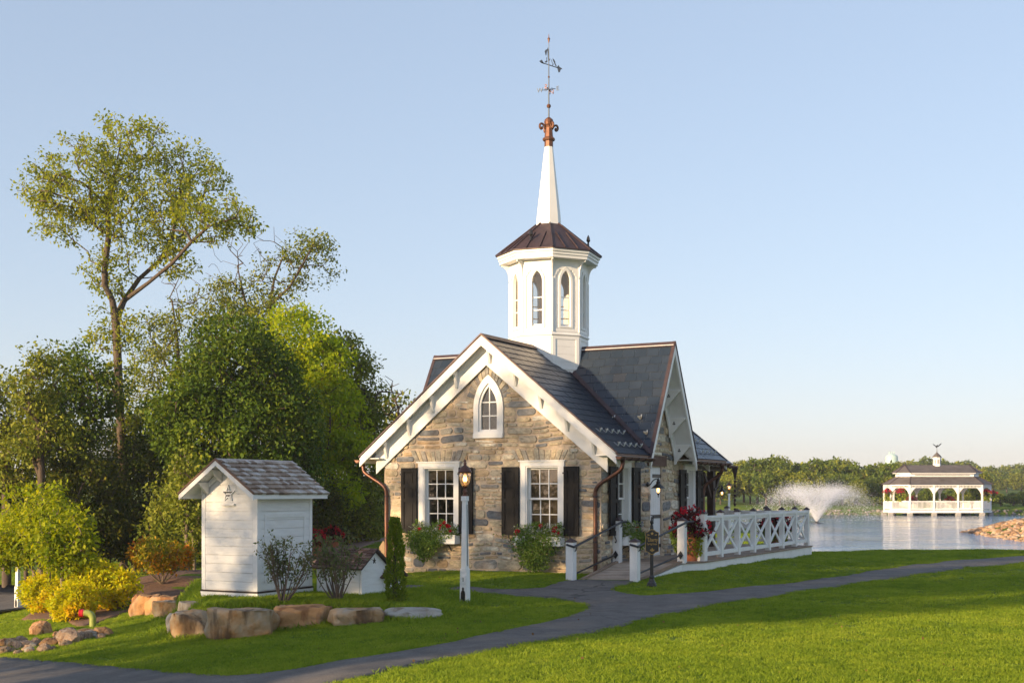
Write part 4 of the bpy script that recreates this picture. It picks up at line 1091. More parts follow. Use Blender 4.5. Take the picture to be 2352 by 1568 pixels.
for sd in (-1, 1):
    P = [(0,y0-RK,ridz),(0,y1+.22,ridz),(sd*(SHW/2+OV),y1+.22,eavez),(sd*(SHW/2+OV),y0-RK,eavez)]
    rd = MB().prism(P, (0,0,-.035)).build('roof_board', SIDING, shed)
    if sd > 0: shingle_roof(rd, P[3], P[2], P[1], P[0], .06, .14, .125, SHINGLE, 11, th=.032)
    else: shingle_roof(rd, P[2], P[3], P[0], P[1], .08, .16, .16, SHINGLE, 12)
    MB().prism([(0,y0-RK-.02,ridz-.015),(0,y0-RK-.02,ridz-.10),(sd*(SHW/2+OV+.01),y0-RK-.02,eavez-.10),(sd*(SHW/2+OV+.01),y0-RK-.02,eavez-.015)], (0,.025,0)).build('bargeboard', TRIM, shed)
    MB().prism([(0,y0-RK-.035,ridz+.02),(0,y0-RK-.035,ridz-.012),(sd*(SHW/2+OV+.02),y0-RK-.035,eavez-.012),(sd*(SHW/2+OV+.02),y0-RK-.035,eavez+.02)], (0,.04,0)).build('rake_strip', RAKEW, shed)
    MB().box(min(sd*(SHW/2+OV-.02), sd*(SHW/2+OV+.005)), max(sd*(SHW/2+OV-.02), sd*(SHW/2+OV+.005)), y0-RK+.01, y1+.2, eavez-.085, eavez-.012).build('eave_board', TRIM, shed)
    for a in (.16, .44):
        z = ridz - (ridz-eavez)/(SHW/2+OV)*a - .05
        MB().prism([(sd*a-.02,y0-.03,z),(sd*a-.02,y0-.26,z),(sd*a-.02,y0-.26,z-.03),(sd*a-.02,y0-.03,z-.2)], (.04,0,0)).build('bracket', TRIM, shed)
    zt = ridz-.05
    MB().prism([(0,y0-.0205,zt),(0,y0-.0205,zt-.10),(sd*(SHW/2+.02),y0-.0205,zt-.10-(ridz-eavez)/(SHW/2+OV)*(SHW/2+.02)),(sd*(SHW/2+.02),y0-.0205,zt-(ridz-eavez)/(SHW/2+OV)*(SHW/2+.02))], (0,-.012,0)).build('frieze_board', TRIM, shed)
shingle_cap = MB().prism([(-.05,y0-RK,ridz-.012),(0,y0-RK,ridz+.02),(.05,y0-RK,ridz-.012)], (0,SHD+RK+.22,0)).build('ridge_cap', SHINGLE, shed); set_rnd(shingle_cap.data, .7)

# ------------------------------------------------------------------ low white spring box and its smaller neighbour
def spring_box(name, loc, W, D, E, RZ, label, seed, scale=1.0):
    b = empty(name, loc, HROT, label, 'well box'); x0, x1, y0, y1 = -W/2, W/2, -D/2, D/2
    pg = [(y0,0),(y1,0),(y1,E),(0,RZ),(y0,E)]
    m = MB().prism([(x0,a,z) for a, z in pg], (W,0,0)); m.build('wall', SIDING, b)
    for sx in (1, -1):
        for a0, a1 in ((y0-.012,y0+.05),(y1-.05,y1+.012)): MB().box(min(sx*(W/2+.001),sx*(W/2+.014)), max(sx*(W/2+.001),sx*(W/2+.014)), a0, a1, 0, E-.01).build('corner_board', TRIM, b)
    nb_ = max(2, int(E/.12))
    for i in range(nb_):
        z0 = E*i/nb_; MB().box(x0+.03, x1-.03, y0-.018, y0-.001, z0+.005, z0+E/nb_-.006).build('siding_board', SIDING, b)
    MB().box(x0-.01, x1+.012, y0-.03, y0-.0185, E-.07, E-.0).build('frieze_board', TRIM, b)
    st = MB().prism([(x1+.001, p, q) for p, q in star_poly(.055,.022,(0,E+(RZ-E)*.35))], (.008,0,0)).build('iron_star', BLACKP, b)
    o_ = .07; k = (RZ-E)/(D/2); ex = .06
    for sd in (-1, 1):
        P = [(x0-o_, 0, RZ+.01), (x1+o_, 0, RZ+.01), (x1+o_, sd*(D/2+.08), E-k*.08+.01), (x0-o_, sd*(D/2+.08), E-k*.08+.01)]
        rd = MB().prism(P, (0,0,.025)).build('roof_board', DARKWOOD, b)
        z = Vector((0,0,.026))
        if sd < 0: shingle_roof(rd, Vector(P[3])+z, Vector(P[2])+z, Vector(P[1])+z, Vector(P[0])+z, .06, .13, .068, SHINGLED, seed, th=.016)
        else: shingle_roof(rd, Vector(P[2])+z, Vector(P[3])+z, Vector(P[0])+z, Vector(P[1])+z, .09, .16, .12, SHINGLED, seed+1, th=.016)
    return b
cB = Vector((-2.52,20.9,0)); vv, uu = Vector((.883,-.4695,0)), Vector((.4695,.883,0))
c1 = cB - vv*.893/2 + uu*.763/2
spring_box('spring_box', (c1.x, c1.y, .09), .893, .763, .50, .76, 'low white well box with brown shingle roof and iron star behind the bare shrub', 31)
c2 = Vector((-2.2,21.75,0))
spring_box('spring_box', (c2.x, c2.y, .08), .36, .46, .34, .52, 'smallest white well box, half hidden behind the narrow evergreen', 41)

# ------------------------------------------------------------------ lamp posts
LAMPM = mat('copper_brown_lantern', (.13,.055,.04), .35, metal=.6, var=.2)
def lamp_post(loc, label, bulb=True, lantern=True, big=True, h=1.77, s=1.0, rz=0.0):
    p = empty('lamp_post', loc, HROT+rz, label, 'lamp post', 'white lamp posts'); p.scale = (s,)*3
    m = MB(); wb_, wm, wt = .066, .060, .036
    def fr_(w0, z0, w1, z1): m.add([(-w0,-w0,z0),(w0,-w0,z0),(w0,w0,z0),(-w0,w0,z0),(-w1,-w1,z1),(w1,-w1,z1),(w1,w1,z1),(-w1,w1,z1)], [(0,3,2,1),(4,5,6,7),(0,1,5,4),(1,2,6,5),(2,3,7,6),(3,0,4,7)])
    fr_(wb_, -.1, wm, .58); fr_(wm-.012, .58, wt, h-.08); fr_(wt+.012, h-.08, wt+.012, h); m.build('post', WHITE, p)
    if big:
        MB().prism([(wm-.009, -.006, .62),(wm-.009,.006,.62),(wt+.003,.006,h-.14),(wt+.003,-.006,h-.14)], (.004,0,0)).build('groove', BLACKP, p)
        k = [( -.04,.02),(.04,.02),(.04,.16),(.03,.2),(.015,.21),(.017,.25),(0,.27),(-.017,.25),(-.015,.21),(-.03,.2),(-.04,.16)]
        MB().prism([(a, -wb_-.006, z) for a, z in k], (0,.012,0)).build('base_plate', BLACKP, p)
        MB().box(-.03+.012, .03+.012, -wb_-.012, -wb_+.01, .33, .46).build('switch_box', WHITE, p)
        MB().box(.002, .015, -wb_-.014, -wb_-.0121, .36, .43).build('socket', BLACKP, p)
    z = h
    MB().lathe([(.045,0),(.045,.025),(.03,.03),(.035,.06),(.035,.09),(.025,.10),(.022,.13),(.05,.15),(.055,.165)], (0,0,z), 14).build('lantern_base', LAMPM, p, smooth=False)
    MB().lathe([(.05,.165),(.085,.24),(.098,.32),(.102,.40)], (0,0,z), 16).build('lantern_glass', LANTERN, p, smooth=True)
    MB().lathe([(.118,.39),(.12,.41),(.105,.425),(.09,.46),(.055,.50),(.03,.51),(.02,.53),(.03,.55),(.012,.565),(.022,.585),(.004,.62)], (0,0,z), 16).build('lantern_cap', LAMPM, p, smooth=True)
    b = MB()
    for k in range(3): b.lathe([(.002,.24),(.012,.26),(.016,.29),(.006,.32),(.001,.35)], (.025*math.cos(k*2.1),.025*math.sin(k*2.1),z), 8)
    b.build('bulb', BULBM, p)
    return p
g_ = ground(1068,1384); lamp_post((g_.x, g_.y, g_.z), 'nearest white lamp post with copper lantern, in front of the house', h=(1385-1140)/F*g_.y)
lamp_post((-6.70, 60.0, hz(-6.7,60)), 'small distant white lamp post left of the house corner, beyond the walk', big=False, h=1.75, s=1.02)
lamp_post((-13.55, 34.3, hz(-13.55,34.3)), 'white lamp post at the left edge beneath the young trees', big=True, h=1.85)
lamp_post((10.45, 60.2, hz(10.45,60.2)-.05), 'white lamp post showing past the house porch, in front of the lake', big=False, h=1.72)

# ------------------------------------------------------------------ name sign on a black post
sg_ = ground(1497,1347)
sign = empty('name_sign', tuple(sg_), 0, 'black and gold hanging sign on a black post beside the ramp', 'sign')
k = sg_.y/F
MB().lathe([(.10,-.05),(.10,.03),(.09,.045),(.088,.07),(.06,.10),(.05,.15),(.045,.16),(.052,.18),(.048,.20),(.036,.215),(.034,.23),(.034,1.14),(.03,1.15),(.03,1.18),(.022,1.19)], (0,0,0), 16).build('post', BLACKP, sign)
MB().lathe([(.015,1.19),(.02,1.2),(.035,1.24),(.035,1.26),(.02,1.28),(.012,1.29),(.016,1.31),(.004,1.36)], (0,0,0), 12).build('finial', BLACKP, sign)
sw_, z0, z1 = .128, .62, 1.10
board = [(-sw_,z0+.06),(-sw_+.02,z0+.055),(-.06,z0+.035),(-.03,z0+.01),(0,z0),(.03,z0+.01),(.06,z0+.035),(sw_-.02,z0+.055),(sw_,z0+.06),(sw_,z1-.05),(sw_-.03,z1-.045),(.07,z1-.03),(.045,z1-.005),(0,z1+.008),(-.045,z1-.005),(-.07,z1-.03),(-sw_+.03,z1-.045),(-sw_,z1-.05)]
MB().prism([(x, -.065, z) for x, z in board], (0,.03,0)).build('board', SIGNBK, sign)
cz = (z0+z1)/2
inner = [(x*.95, cz+(z-cz)*.965) for x, z in board]
MB().holed(board, [inner], ((0,-.066,0),(1,0,0),(0,0,1),(0,-1,0)), .003).build('gold_border', GOLD, sign)
tx = []
for s_, size, z, x in (('The', .052, .945, -.085), ('Liberty', .082, .905, .012), ('Spring House', .044, .825, 0)):
    me = text_mesh(s_, size, .001); me.materials.append(GOLD)
    o = link(bpy.data.objects.new('lettering', me), sign); o.location = (x, -.068, z); o.rotation_euler = (R(90),0,0)
    o.scale = (.78 if s_ == 'Spring House' else .8, 1.25, 1)
MB().prism([(x,-.066,z) for x, z in star_poly(.034,.014,(0,1.025))], (0,-.002,0)).build('gold_star', GOLD, sign)
for sd in (-1, 1): MB().prism([(sd*a,-.066,z) for a, z in ((.045,1.0),(.085,1.012),(.095,.995),(.06,.99))], (0,-.002,0)).build('gold_scroll', GOLD, sign)
fl = MB()
fl.prism([(x,-.066,z) for x, z in ((0,.755),(.014,.72),(.008,.69),(0,.665),(-.008,.69),(-.014,.72))], (0,-.002,0))
for sd in (-1, 1): fl.prism([(sd*x,-.066,z) for x, z in ((.012,.695),(.03,.725),(.042,.71),(.036,.695),(.028,.70),(.014,.68))], (0,-.002,0))
fl.box(-.024,.024,-.068,-.066,.686,.693); fl.build('gold_lily', GOLD, sign)

# ------------------------------------------------------------------ deck, ramp, railings
DZ = .35
def hl(w, s): p = hpt(w, s, 0); return (p.x, p.y)
deck = empty('deck', (HC[0], HC[1], 0), HROT, 'wooden deck with white skirt running along the house to the lake', 'deck')
def wl2(p):      # world xy -> house coordinates
    dx, dy = p[0]-HC[0], p[1]-HC[1]; c, s_ = math.cos(-HROT), math.sin(-HROT); return (c*dx-s_*dy, s_*dx+c*dy)
UL, UR, LL, LR = wl2((2.255,26.77)), wl2((3.62,26.62)), wl2((1.175,24.86)), wl2((2.45,24.92))
DP = [(WX+.04, UL[1]), (UR[0]+.02, UR[1]-.03), (4.36,-1.25), (4.36,7.72), (-.5,7.72), (-.5,SB+.3), (WX+.04,SB+.3)]
dv = []
s = -2.6; n = 0; rg_ = random.Random(9)
while s < 7.75:
    P = [(-1,s),(5,s),(5,s+.135),(-1,s+.135)]
    # clip to deck outline (two convex pieces)
    pieces = []
    Q = P
    for cl in ((1,0,4.39),(-1,0,-(WX+.04)),(0,1,7.74)): Q = clip_poly(Q, *cl) if len(Q) > 2 else Q
    a_, b_ = DP[0], DP[1]; 
    for (p, q) in ((DP[0],DP[1]),(DP[1],DP[2])):
        nx, ny = q[1]-p[1], -(q[0]-p[0]); Q = clip_poly(Q, nx, ny, nx*p[0]+ny*p[1]) if len(Q) > 2 else Q
    if len(Q) > 2 and abs(area2(Q)) > .01: pieces.append(Q)
    if s > SB+.3:
        pieces.append([(-.5,s),(WX+.035,s),(WX+.035,s+.135),(-.5,s+.135)])
    for Q in pieces:
        o = MB().prism([(a, b, DZ-.03) for a, b in Q], (0,0,.03+rg_.uniform(0,.003))).build('plank', DECKW, deck); set_rnd(o.data, rg_.random())
    s += .142
for p, q in zip(DP[:-1], DP[1:]):
    if p[0] <= WX+.05 and q[0] <= WX+.05 and p[1] < 4: continue
    MB().bar((p[0],p[1],DZ-.18), (q[0],q[1],DZ-.18), .03, .29).build('skirt_board', WHITE, deck)
    MB().bar((p[0],p[1],DZ-.017), (q[0],q[1],DZ-.017), .08, .028).build('edge_board', DECKW, deck)
for o in deck.children:
    if o.name.startswith('edge_board'): set_rnd(o.data, .15)
# ramp
ramp = empty('ramp', (HC[0], HC[1], 0), HROT, 'sloping plank ramp with white sides leading up to the deck', 'ramp')
UL2, UR2 = Vector((UL[0]+.02,UL[1]-.0,DZ)), Vector((UR[0],UR[1]-.04,DZ)); LL2, LR2 = Vector((LL[0]+.1,LL[1],.035)), Vector((LR[0]-.02,LR[1],.035))
NP = 17
for i in range(NP):
    t0, t1 = i/NP, (i+.93)/NP
    a, b, c, d = LL2.lerp(UL2,t0), LR2.lerp(UR2,t0), LR2.lerp(UR2,t1), LL2.lerp(UL2,t1)
    o = MB().prism([a,b,c,d], (0,0,-.03)).build('plank', DECKW, ramp); set_rnd(o.data, rg_.uniform(.4,1))
for a, b in ((LL2,UL2),(LR2,UR2)):
    z = Vector((0,0,1)); MB().prism([a-z*.035, b-z*.035, b-z*.33, a-z*.12], Vector((.03,0,0))).build('skirt_board', WHITE, ramp)
    o = MB().bar(a+z*.02, b+z*.02, .07, .035).build('kerb_board', DECKW, ramp); set_rnd(o.data, .2)
def capped_post(parent, w, s, z0, h, wd=.16):
    MB().box(w-wd/2, w+wd/2, s-wd/2, s+wd/2, z0, z0+h).build('post', WHITE, parent)
    e_ = wd/2+.012
    MB().add([(w-e_,s-e_,z0+h),(w+e_,s-e_,z0+h),(w+e_,s+e_,z0+h),(w-e_,s+e_,z0+h),(w-e_,s-e_,z0+h+.02),(w+e_,s-e_,z0+h+.02),(w+e_,s+e_,z0+h+.02),(w-e_,s+e_,z0+h+.02),(w,s,z0+h+.085)],
             [(0,3,2,1),(0,1,5,4),(1,2,6,5),(2,3,7,6),(3,0,4,7),(4,5,8),(5,6,8),(6,7,8),(7,4,8)]).build('copper_cap', COPPERD, parent)
def handrail(lo, hi, label, ext):
    r = empty('ramp_railing', (HC[0], HC[1], 0), HROT, label, 'railing', 'ramp railings')
    capped_post(r, lo[0], lo[1], -.03, .88); capped_post(r, hi[0], hi[1], DZ-.02, .90)
    a, b = Vector((lo[0],lo[1],.78)), Vector((hi[0],hi[1],DZ+.86)); d = (b-a).normalized(); sd = Vector((0,-1,0))*.0
    o_ = Vector((.11,0,0)) if ext > 0 else Vector((.11,0,0))
    pts = [a+o_-Vector((d.x,d.y,0))*.26+Vector((-.08,0,.03)), a+o_-d*.10, a+o_, b+o_, b+o_+Vector((d.x,d.y,0)).normalized()*.30]
    MB().tube(pts, .024, 8).build('handrail', IRON, r)
    for p in (a, b): MB().tube([p+Vector((.07,0,-.12)), p+o_+Vector((0,0,-.08)), p+o_], .011, 6).build('rail_bracket', IRON, r)
    a2, b2 = Vector((lo[0],lo[1],.20)), Vector((hi[0],hi[1],DZ+.16))
    MB().tube([a2+Vector((.0,.08,0)), b2+Vector((0,-.09,0))], .02, 8).build('lower_rail', IRON, r)
    p = b2+Vector((0,-.092,0)); MB().prism([p+Vector((-.06,0,0)), p+Vector((0,0,-.09)), p+Vector((.06,0,0)), p+Vector((0,0,.09))], (0,-.012,0)).build('diamond_plate', IRON, r)
handrail(LL, UL, 'ramp railing with black pipe handrail nearest the house wall', 1)
handrail(LR, UR, 'ramp railing with black pipe handrail on the side beside the black sign', -1)
def x_railing(p, q, n, label, first=True):
    r = empty('deck_railing', (HC[0], HC[1], 0), HROT, label, 'railing', 'deck railings')
    p, q = Vector((p[0],p[1],DZ)), Vector((q[0],q[1],DZ)); d = (q-p).normalized(); L_ = (q-p).length
    for i in range(n+1):
        if i == 0 and not first: continue
        c = p + d*(L_*i/n); wd = .19 if i == 0 else .12
        capped_post(r, c.x, c.y, DZ if i in (0, n) else DZ+.03, 1.02 if i == 0 else 1.0, wd)
    for i in range(n):
        a, b = p + d*(L_*i/n+.07), p + d*(L_*(i+1)/n-.06); z = Vector((0,0,1))
        if i == 0: a = a + d*.03
        MB().bar(a+z*.945, b+z*.945, .11, .055).build('top_rail', WHITE, r)
        MB().bar(a+z*.885, b+z*.885, .05, .06).build('top_rail', WHITE, r)
        MB().bar(a+z*.14, b+z*.14, .07, .085).build('bottom_rail', WHITE, r)
        sd = d.cross(z)*.012
        MB().bar(a+z*.19+sd, b+z*.85+sd, .03, .075).build('brace', WHITE, r)
        MB().bar(a+z*.85-sd*2, b+z*.19-sd*2, .03, .075).build('brace', WHITE, r)
x_railing((4.265,-1.12), (4.265,7.6), 7, 'long white deck railing with crossed braces and copper caps facing the lawn')
x_railing((4.265,7.6), (-.35,7.6), 4, 'far white deck railing with crossed braces at the lake end', first=False)

# ------------------------------------------------------------------ wall lamps, wooden post, hydrant
def wall_lamp(w, s, z, label, sc=1.0):
    l = empty('wall_lamp', tuple(hpt(w, s, z)), HROT, label, 'wall lamp', 'wall lamps'); l.scale = (sc,)*3
    MB().lathe([(.06,0),(.05,.02),(.03,.03)], (0,0,0), 12).build('back_plate', BLACKP, l).rotation_euler = (0, R(90), 0)
    MB().tube(curve3([(.0,0,0),(.06,0,-.01),(.12,0,.07),(.20,0,.12),(.26,0,.115)], 4), .012, 6).build('arm', BLACKP, l)
    MB().lathe([(.16,-.12),(.158,-.112),(.05,-.02),(.045,.01),(.05,.02),(.03,.05),(.035,.07),(.012,.10),(.004,.12)], (.26,0,.03), 16).build('shade', BLACKP, l)
    MB().lathe([(.036,-.12),(.04,-.16),(.036,-.20),(.02,-.22)], (.26,0,.03), 12).build('glass', LANTERN, l)
    MB().lathe([(.02,-.115),(.025,-.15),(.02,-.19),(.01,-.2)], (.26,0,.03), 10).build('flame_bulb', BULBM, l)
    MB().lathe([(.02,-.22),(.03,-.24),(.012,-.27),(.004,-.33)], (.26,0,.03), 10).build('lower_finial', BLACKP, l)
wall_lamp(WX+.04, -.52, 2.02, 'lit black wall lamp with a wide shade left of the white door')
wall_lamp(2.22, 5.75, 1.92, 'black wall lamp on the far porch post', .8)
wp = ground(881,1272); wp = Vector((-3.08,29.9,0)); wpz = hz(wp.x, wp.y)
post = MB().prism([(-.09,0,0),(.09,0,0),(.09,0,.66),(0,0,.80),(-.09,0,.66)], (0,.05,0)).box(-.075,.075,.051,.09,0,.6).build('wooden_post', mat('tan_wood', (.33,.24,.15), .8, var=.15, stretch=(8,8,1), bump=.2), None)
post.location = (wp.x, wp.y, wpz-.05); tag(post, 'pointed tan wooden post beside the left corner of the house', 'post')
hy = ground(213,1440)
hyd = empty('dry_hydrant', (hy.x, hy.y, hy.z-.03), 0, 'short yellow pipe elbow with a red cap standing in the grass', 'hydrant')
HYD = mat('green_yellow_paint', (.30,.34,.07), .45, var=.2, scale=8, dirt=((.12,.16,.06),6,.5)); REDP = mat('red_plastic_cap', (.50,.012,.02), .35, var=.15)
MB().tube(curve3([(0,0,0),(0,0,.14),(-.005,0,.22),(-.05,0,.285),(-.12,0,.30),(-.15,0,.30)], 5), .062, 14).build('pipe', HYD, hyd, smooth=True)
m_ = MB().lathe([(.066,0),(.066,.012)], (0,0,0), 14).build('collar', GOLD, hyd); m_.location = (-.15,0,.30); m_.rotation_euler = (0,R(-90),0)
m_ = MB().lathe([(.06,0),(.075,.01),(.075,.05),(.07,.055),(.075,.06),(.075,.085),(.06,.09)], (0,0,0), 14).build('red_cap', REDP, hyd); m_.location = (-.163,0,.30); m_.rotation_euler = (0,R(-90),0)
# ------------------------------------------------------------------ leaves and trees
LM = {}
LM['tall'] = leaf_mat('tall_leaf', [(0,(.13,.18,.018)),(.5,(.24,.28,.028)),(1,(.38,.39,.05))], .45)
LM['dark'] = leaf_mat('dark_leaf', [(0,(.04,.08,.010)),(.5,(.075,.13,.014)),(.8,(.15,.20,.018)),(1,(.27,.28,.02))], .24, nscale=.5, nmix=.45)  # olive and yellow stops paint sunlit highlights into scattered leaves
LM['lime'] = leaf_mat('lime_leaf', [(0,(.15,.25,.012)),(.5,(.29,.38,.016)),(1,(.46,.46,.02))], .5)
LM['olive'] = leaf_mat('olive_leaf', [(0,(.08,.12,.016)),(.5,(.17,.205,.025)),(1,(.31,.31,.045))], .24)
LM['young'] = leaf_mat('young_leaf', [(0,(.12,.19,.012)),(.5,(.25,.31,.016)),(1,(.45,.43,.025))], .45)
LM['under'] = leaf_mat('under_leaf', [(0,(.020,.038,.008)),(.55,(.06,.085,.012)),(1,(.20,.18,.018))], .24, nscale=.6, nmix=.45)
LM['yellow'] = leaf_mat('yellow_leaf', [(0,(.30,.38,.012)),(.45,(.52,.52,.016)),(.8,(.70,.53,.02)),(1,(.74,.40,.03))], .45, nscale=1.2, nmix=.6)
LM['rust'] = leaf_mat('rust_leaf', [(0,(.14,.19,.02)),(.35,(.26,.26,.025)),(.6,(.50,.28,.03)),(.85,(.62,.19,.03)),(1,(.66,.13,.04))], .4, nscale=1.4, nmix=.6)
LM['shrub'] = leaf_mat('shrub_leaf', [(0,(.07,.10,.035)),(.6,(.13,.16,.055)),(1,(.22,.17,.09))], .25)
LM['box'] = leaf_mat('box_leaf', [(0,(.09,.15,.02)),(.6,(.18,.25,.025)),(1,(.28,.30,.04))], .35, nscale=4)
LM['far'] = leaf_mat('far_leaf', [(0,(.05,.095,.02)),(.5,(.12,.17,.028)),(.85,(.27,.29,.04)),(1,(.36,.34,.05))], .35, nscale=.3, nmix=.55)  # yellow end of the ramp colours in the look of top-lit crowns
LM['vine'] = leaf_mat('vine_leaf', [(0,(.09,.17,.03)),(.6,(.17,.26,.05)),(1,(.28,.34,.09))], .35, nscale=5)
LM['pale'] = leaf_mat('pale_bloom', [(0,(.35,.38,.26)),(1,(.62,.62,.5))], .3)
LM['limevine'] = leaf_mat('lime_vine', [(0,(.20,.27,.02)),(1,(.38,.42,.04))], .4)
LM['purple'] = leaf_mat('dark_red_leaf', [(0,(.035,.012,.012)),(1,(.10,.02,.02))], .25)
LM['red'] = leaf_mat('red_petal', [(0,(.38,.006,.012)),(1,(.62,.02,.03))], .3, rough=.5)
LM['pinkred'] = leaf_mat('crimson_petal', [(0,(.30,.01,.025)),(1,(.50,.035,.06))], .3)
BARK = mat('bark', (.085,.062,.045), .9, var=.35, scale=5, stretch=(4,4,.8), bump=.9, bscale=14)
BARKL = mat('pale_bark', (.16,.125,.09), .9, var=.3, scale=6, stretch=(4,4,.8), bump=.6, bscale=18)
BARKR = mat('brown_twig', (.13,.095,.075), .85, var=.3, scale=9)

def rand_dirs(n, g):
    v = g.normal(size=(n, 3)); return v/np.linalg.norm(v, axis=1, keepdims=True)
def leaves(P, size, g, droop=.25, width=.55, out=None, outw=0.0, jitter=.5):
    """diamond-shaped leaves at points P (N,3) -> verts, quads"""
    n = len(P); d = rand_dirs(n, g)
    if out is not None: d = d*(1-outw) + out*outw
    d[:, 2] -= droop; d /= np.linalg.norm(d, axis=1, keepdims=True)+1e-9
    r = rand_dirs(n, g); r[:, 2] = np.abs(r[:, 2])+.35
    s = np.cross(d, r); s /= np.linalg.norm(s, axis=1, keepdims=True)+1e-9
    l = size*(1 + jitter*g.uniform(-1, 1, (n, 1))); w = l*width
    nrm = np.cross(s, d)
    V = np.stack([P, P + d*l*.45 + s*w*.5, P + d*l + nrm*l*-.08, P + d*l*.45 - s*w*.5], 1)
    return V.reshape(-1, 3), np.arange(n*4).reshape(n, 4)
def merge(parts):
    vs_, qs, k = [], [], 0
    for v, q in parts: vs_.append(v); qs.append(q+k); k += len(v)
    return np.concatenate(vs_), np.concatenate(qs)

def grow(trunks, tips, g, step=.45, wig=.10, up=-.22, tip_r=.012, expo=2.3, base_r=None):
    """trunks: list of polylines (first is the stem); tips: points to reach. returns nodes, parents, radii"""
    nodes, par = [], []
    for tr in trunks:
        prev = None
        if nodes:
            A = np.array(nodes); prev = int(np.argmin(((A-np.array(tr[0]))**2).sum(1)))
        for i, p in enumerate(tr):
            if i == 0 and prev is not None: continue
            nodes.append(np.array(p, float)); par.append(prev if prev is not None else -1); prev = len(nodes)-1
    tips = np.asarray(tips); A = np.array(nodes)
    dmin = np.sqrt(((tips[:, None]-A[None])**2).sum(2)).min(1)
    for t in tips[np.argsort(dmin)]:
        A = np.array(nodes); dv = t - A; dist = np.linalg.norm(dv, axis=1)
        cost = dist + 1.2*np.maximum(0, A[:, 2]-t[2]+.15*dist)
        j = int(np.argmin(cost)); n = max(1, int(dist[j]/step)); p0 = nodes[j]; prev = j
        for k in range(1, n+1):
            f = k/n; p = p0 + (t-p0)*f + np.array([0,0,-up*dist[j]*.25*math.sin(math.pi*f)]) + g.normal(size=3)*wig*step*(1 if k < n else 0)
            nodes.append(p); par.append(prev); prev = len(nodes)-1
    N = len(nodes); w = np.zeros(N); ch = np.zeros(N, int)
    for p in par:
        if p >= 0: ch[p] += 1
    w[ch == 0] = tip_r**expo
    for i in range(N-1, -1, -1):
        if w[i] == 0: w[i] = tip_r**expo
        if par[i] >= 0: w[par[i]] += w[i]
    r = w**(1/expo)
    if base_r: r = tip_r + (r-tip_r)*(base_r-tip_r)/max(r[0]-tip_r, 1e-6)
    return np.array(nodes), par, r
def wood_mesh(name, nodes, par, rad, material, n=6, min_r=0.0):
    idx = [i for i in range(len(par)) if par[i] >= 0 and rad[i] >= min_r]
    A = nodes[[par[i] for i in idx]]; B = nodes[idx]; ra = rad[[par[i] for i in idx]]; rb = rad[idx]
    ra = np.minimum(ra, rb*1.45)
    d = B-A; ln = np.linalg.norm(d, axis=1, keepdims=True); ok = ln[:, 0] > 1e-6; A, B, ra, rb, d, ln = A[ok], B[ok], ra[ok], rb[ok], d[ok], ln[ok]
    d = d/ln; ref = np.where(np.abs(d[:, 2:3]) < .9, np.array([[0,0,1.0]]), np.array([[1.0,0,0]]))
    u = np.cross(d, ref); u /= np.linalg.norm(u, axis=1, keepdims=True); v = np.cross(u, d)
    A = A - d*ra[:, None]*.4; B = B + d*rb[:, None]*.4
    t = 2*np.pi*np.arange(n)/n
    ring = u[:, None]*np.cos(t)[None, :, None] + v[:, None]*np.sin(t)[None, :, None]
    V = np.concatenate([A[:, None] + ring*ra[:, None, None], B[:, None] + ring*rb[:, None, None]], 1)
    M_ = len(A); base = (np.arange(M_)*2*n)[:, None]
    k = np.arange(n); k2 = (k+1) % n
    q = np.stack([base+k, base+k2, base+n+k2, base+n+k], -1).reshape(-1, 4)
    return quick_mesh(name, V.reshape(-1, 3), q, material, smooth=True)
def in_lobes(lobes, n, g, shell=.55):
    """n points spread through ellipsoids (c, r) near the surface"""
    vol = np.array([r[0]*r[1]*r[2] for c, r in lobes])**.75; cnt = np.maximum(1, (n*vol/vol.sum()).astype(int)); out = []
    for (c, r), k in zip(lobes, cnt):
        d = rand_dirs(k, g); f = g.uniform(shell**3, 1, (k, 1))**(1/3); out.append(np.array(c) + d*f*np.array(r))
    return np.concatenate(out)
def tree(name, base, trunks, lobes, clumps, per, size, lm, seed, label, group=None, bark=BARK, clump_r=.45, tip_r=.012, base_r=None, shell=.45, bare=None, droop=.25, cat='tree', step=.5, flat=.8, ragged=.0, parts=True, twig_min=.0, outw=.35):
    """base: world point; trunks and lobes in local coordinates"""
    g = np.random.default_rng(seed)
    tips = in_lobes(lobes, clumps, g, shell)
    tips = tips[tips[:, 2] > .15]
    allt = tips
    if bare is not None: allt = np.concatenate([tips, in_lobes(bare[0], bare[1], g, .3)])
    nodes, par, rad = grow(trunks, allt, g, step=step, tip_r=tip_r, base_r=base_r)
    root = empty(name, tuple(base), 0, label, cat, group)
    link(bpy.data.objects.new('trunk', wood_mesh('trunk', nodes, par, rad, bark, min_r=twig_min)), root)
    k = per; C = np.repeat(tips, k, 0)
    rr = clump_r*(.6 + .8*g.random((len(tips), 1))); rr = np.repeat(rr, k, 0)
    d = rand_dirs(len(C), g); f = g.random((len(C), 1))**.45
    off = d*f*rr; off[:, 2] *= flat
    P = C + off
    v, q = leaves(P, size, g, droop, out=d, outw=outw)
    link(bpy.data.objects.new('crown', quick_mesh('crown', v, q, lm)), root)
    return root
def pxl(base, px, py, dy=0.0):
    """local point of a tree at base that shows at this pixel, dy metres nearer or farther"""
    Y = base[1]+dy; p = at(px, py, Y); return (p.x-base[0], dy, p.z-base[2])
def lobe(base, px, py, rx_px, ry_px, dy=0.0, depth=None):
    Y = base[1]+dy; s = Y/F; c = pxl(base, px, py, dy); return (c, (rx_px*s, (depth or rx_px*s), ry_px*s))
def tbase(px, Y, sink=.1):
    x = (px-CX)/F*Y; return (x, Y, hz(x, Y)-sink)

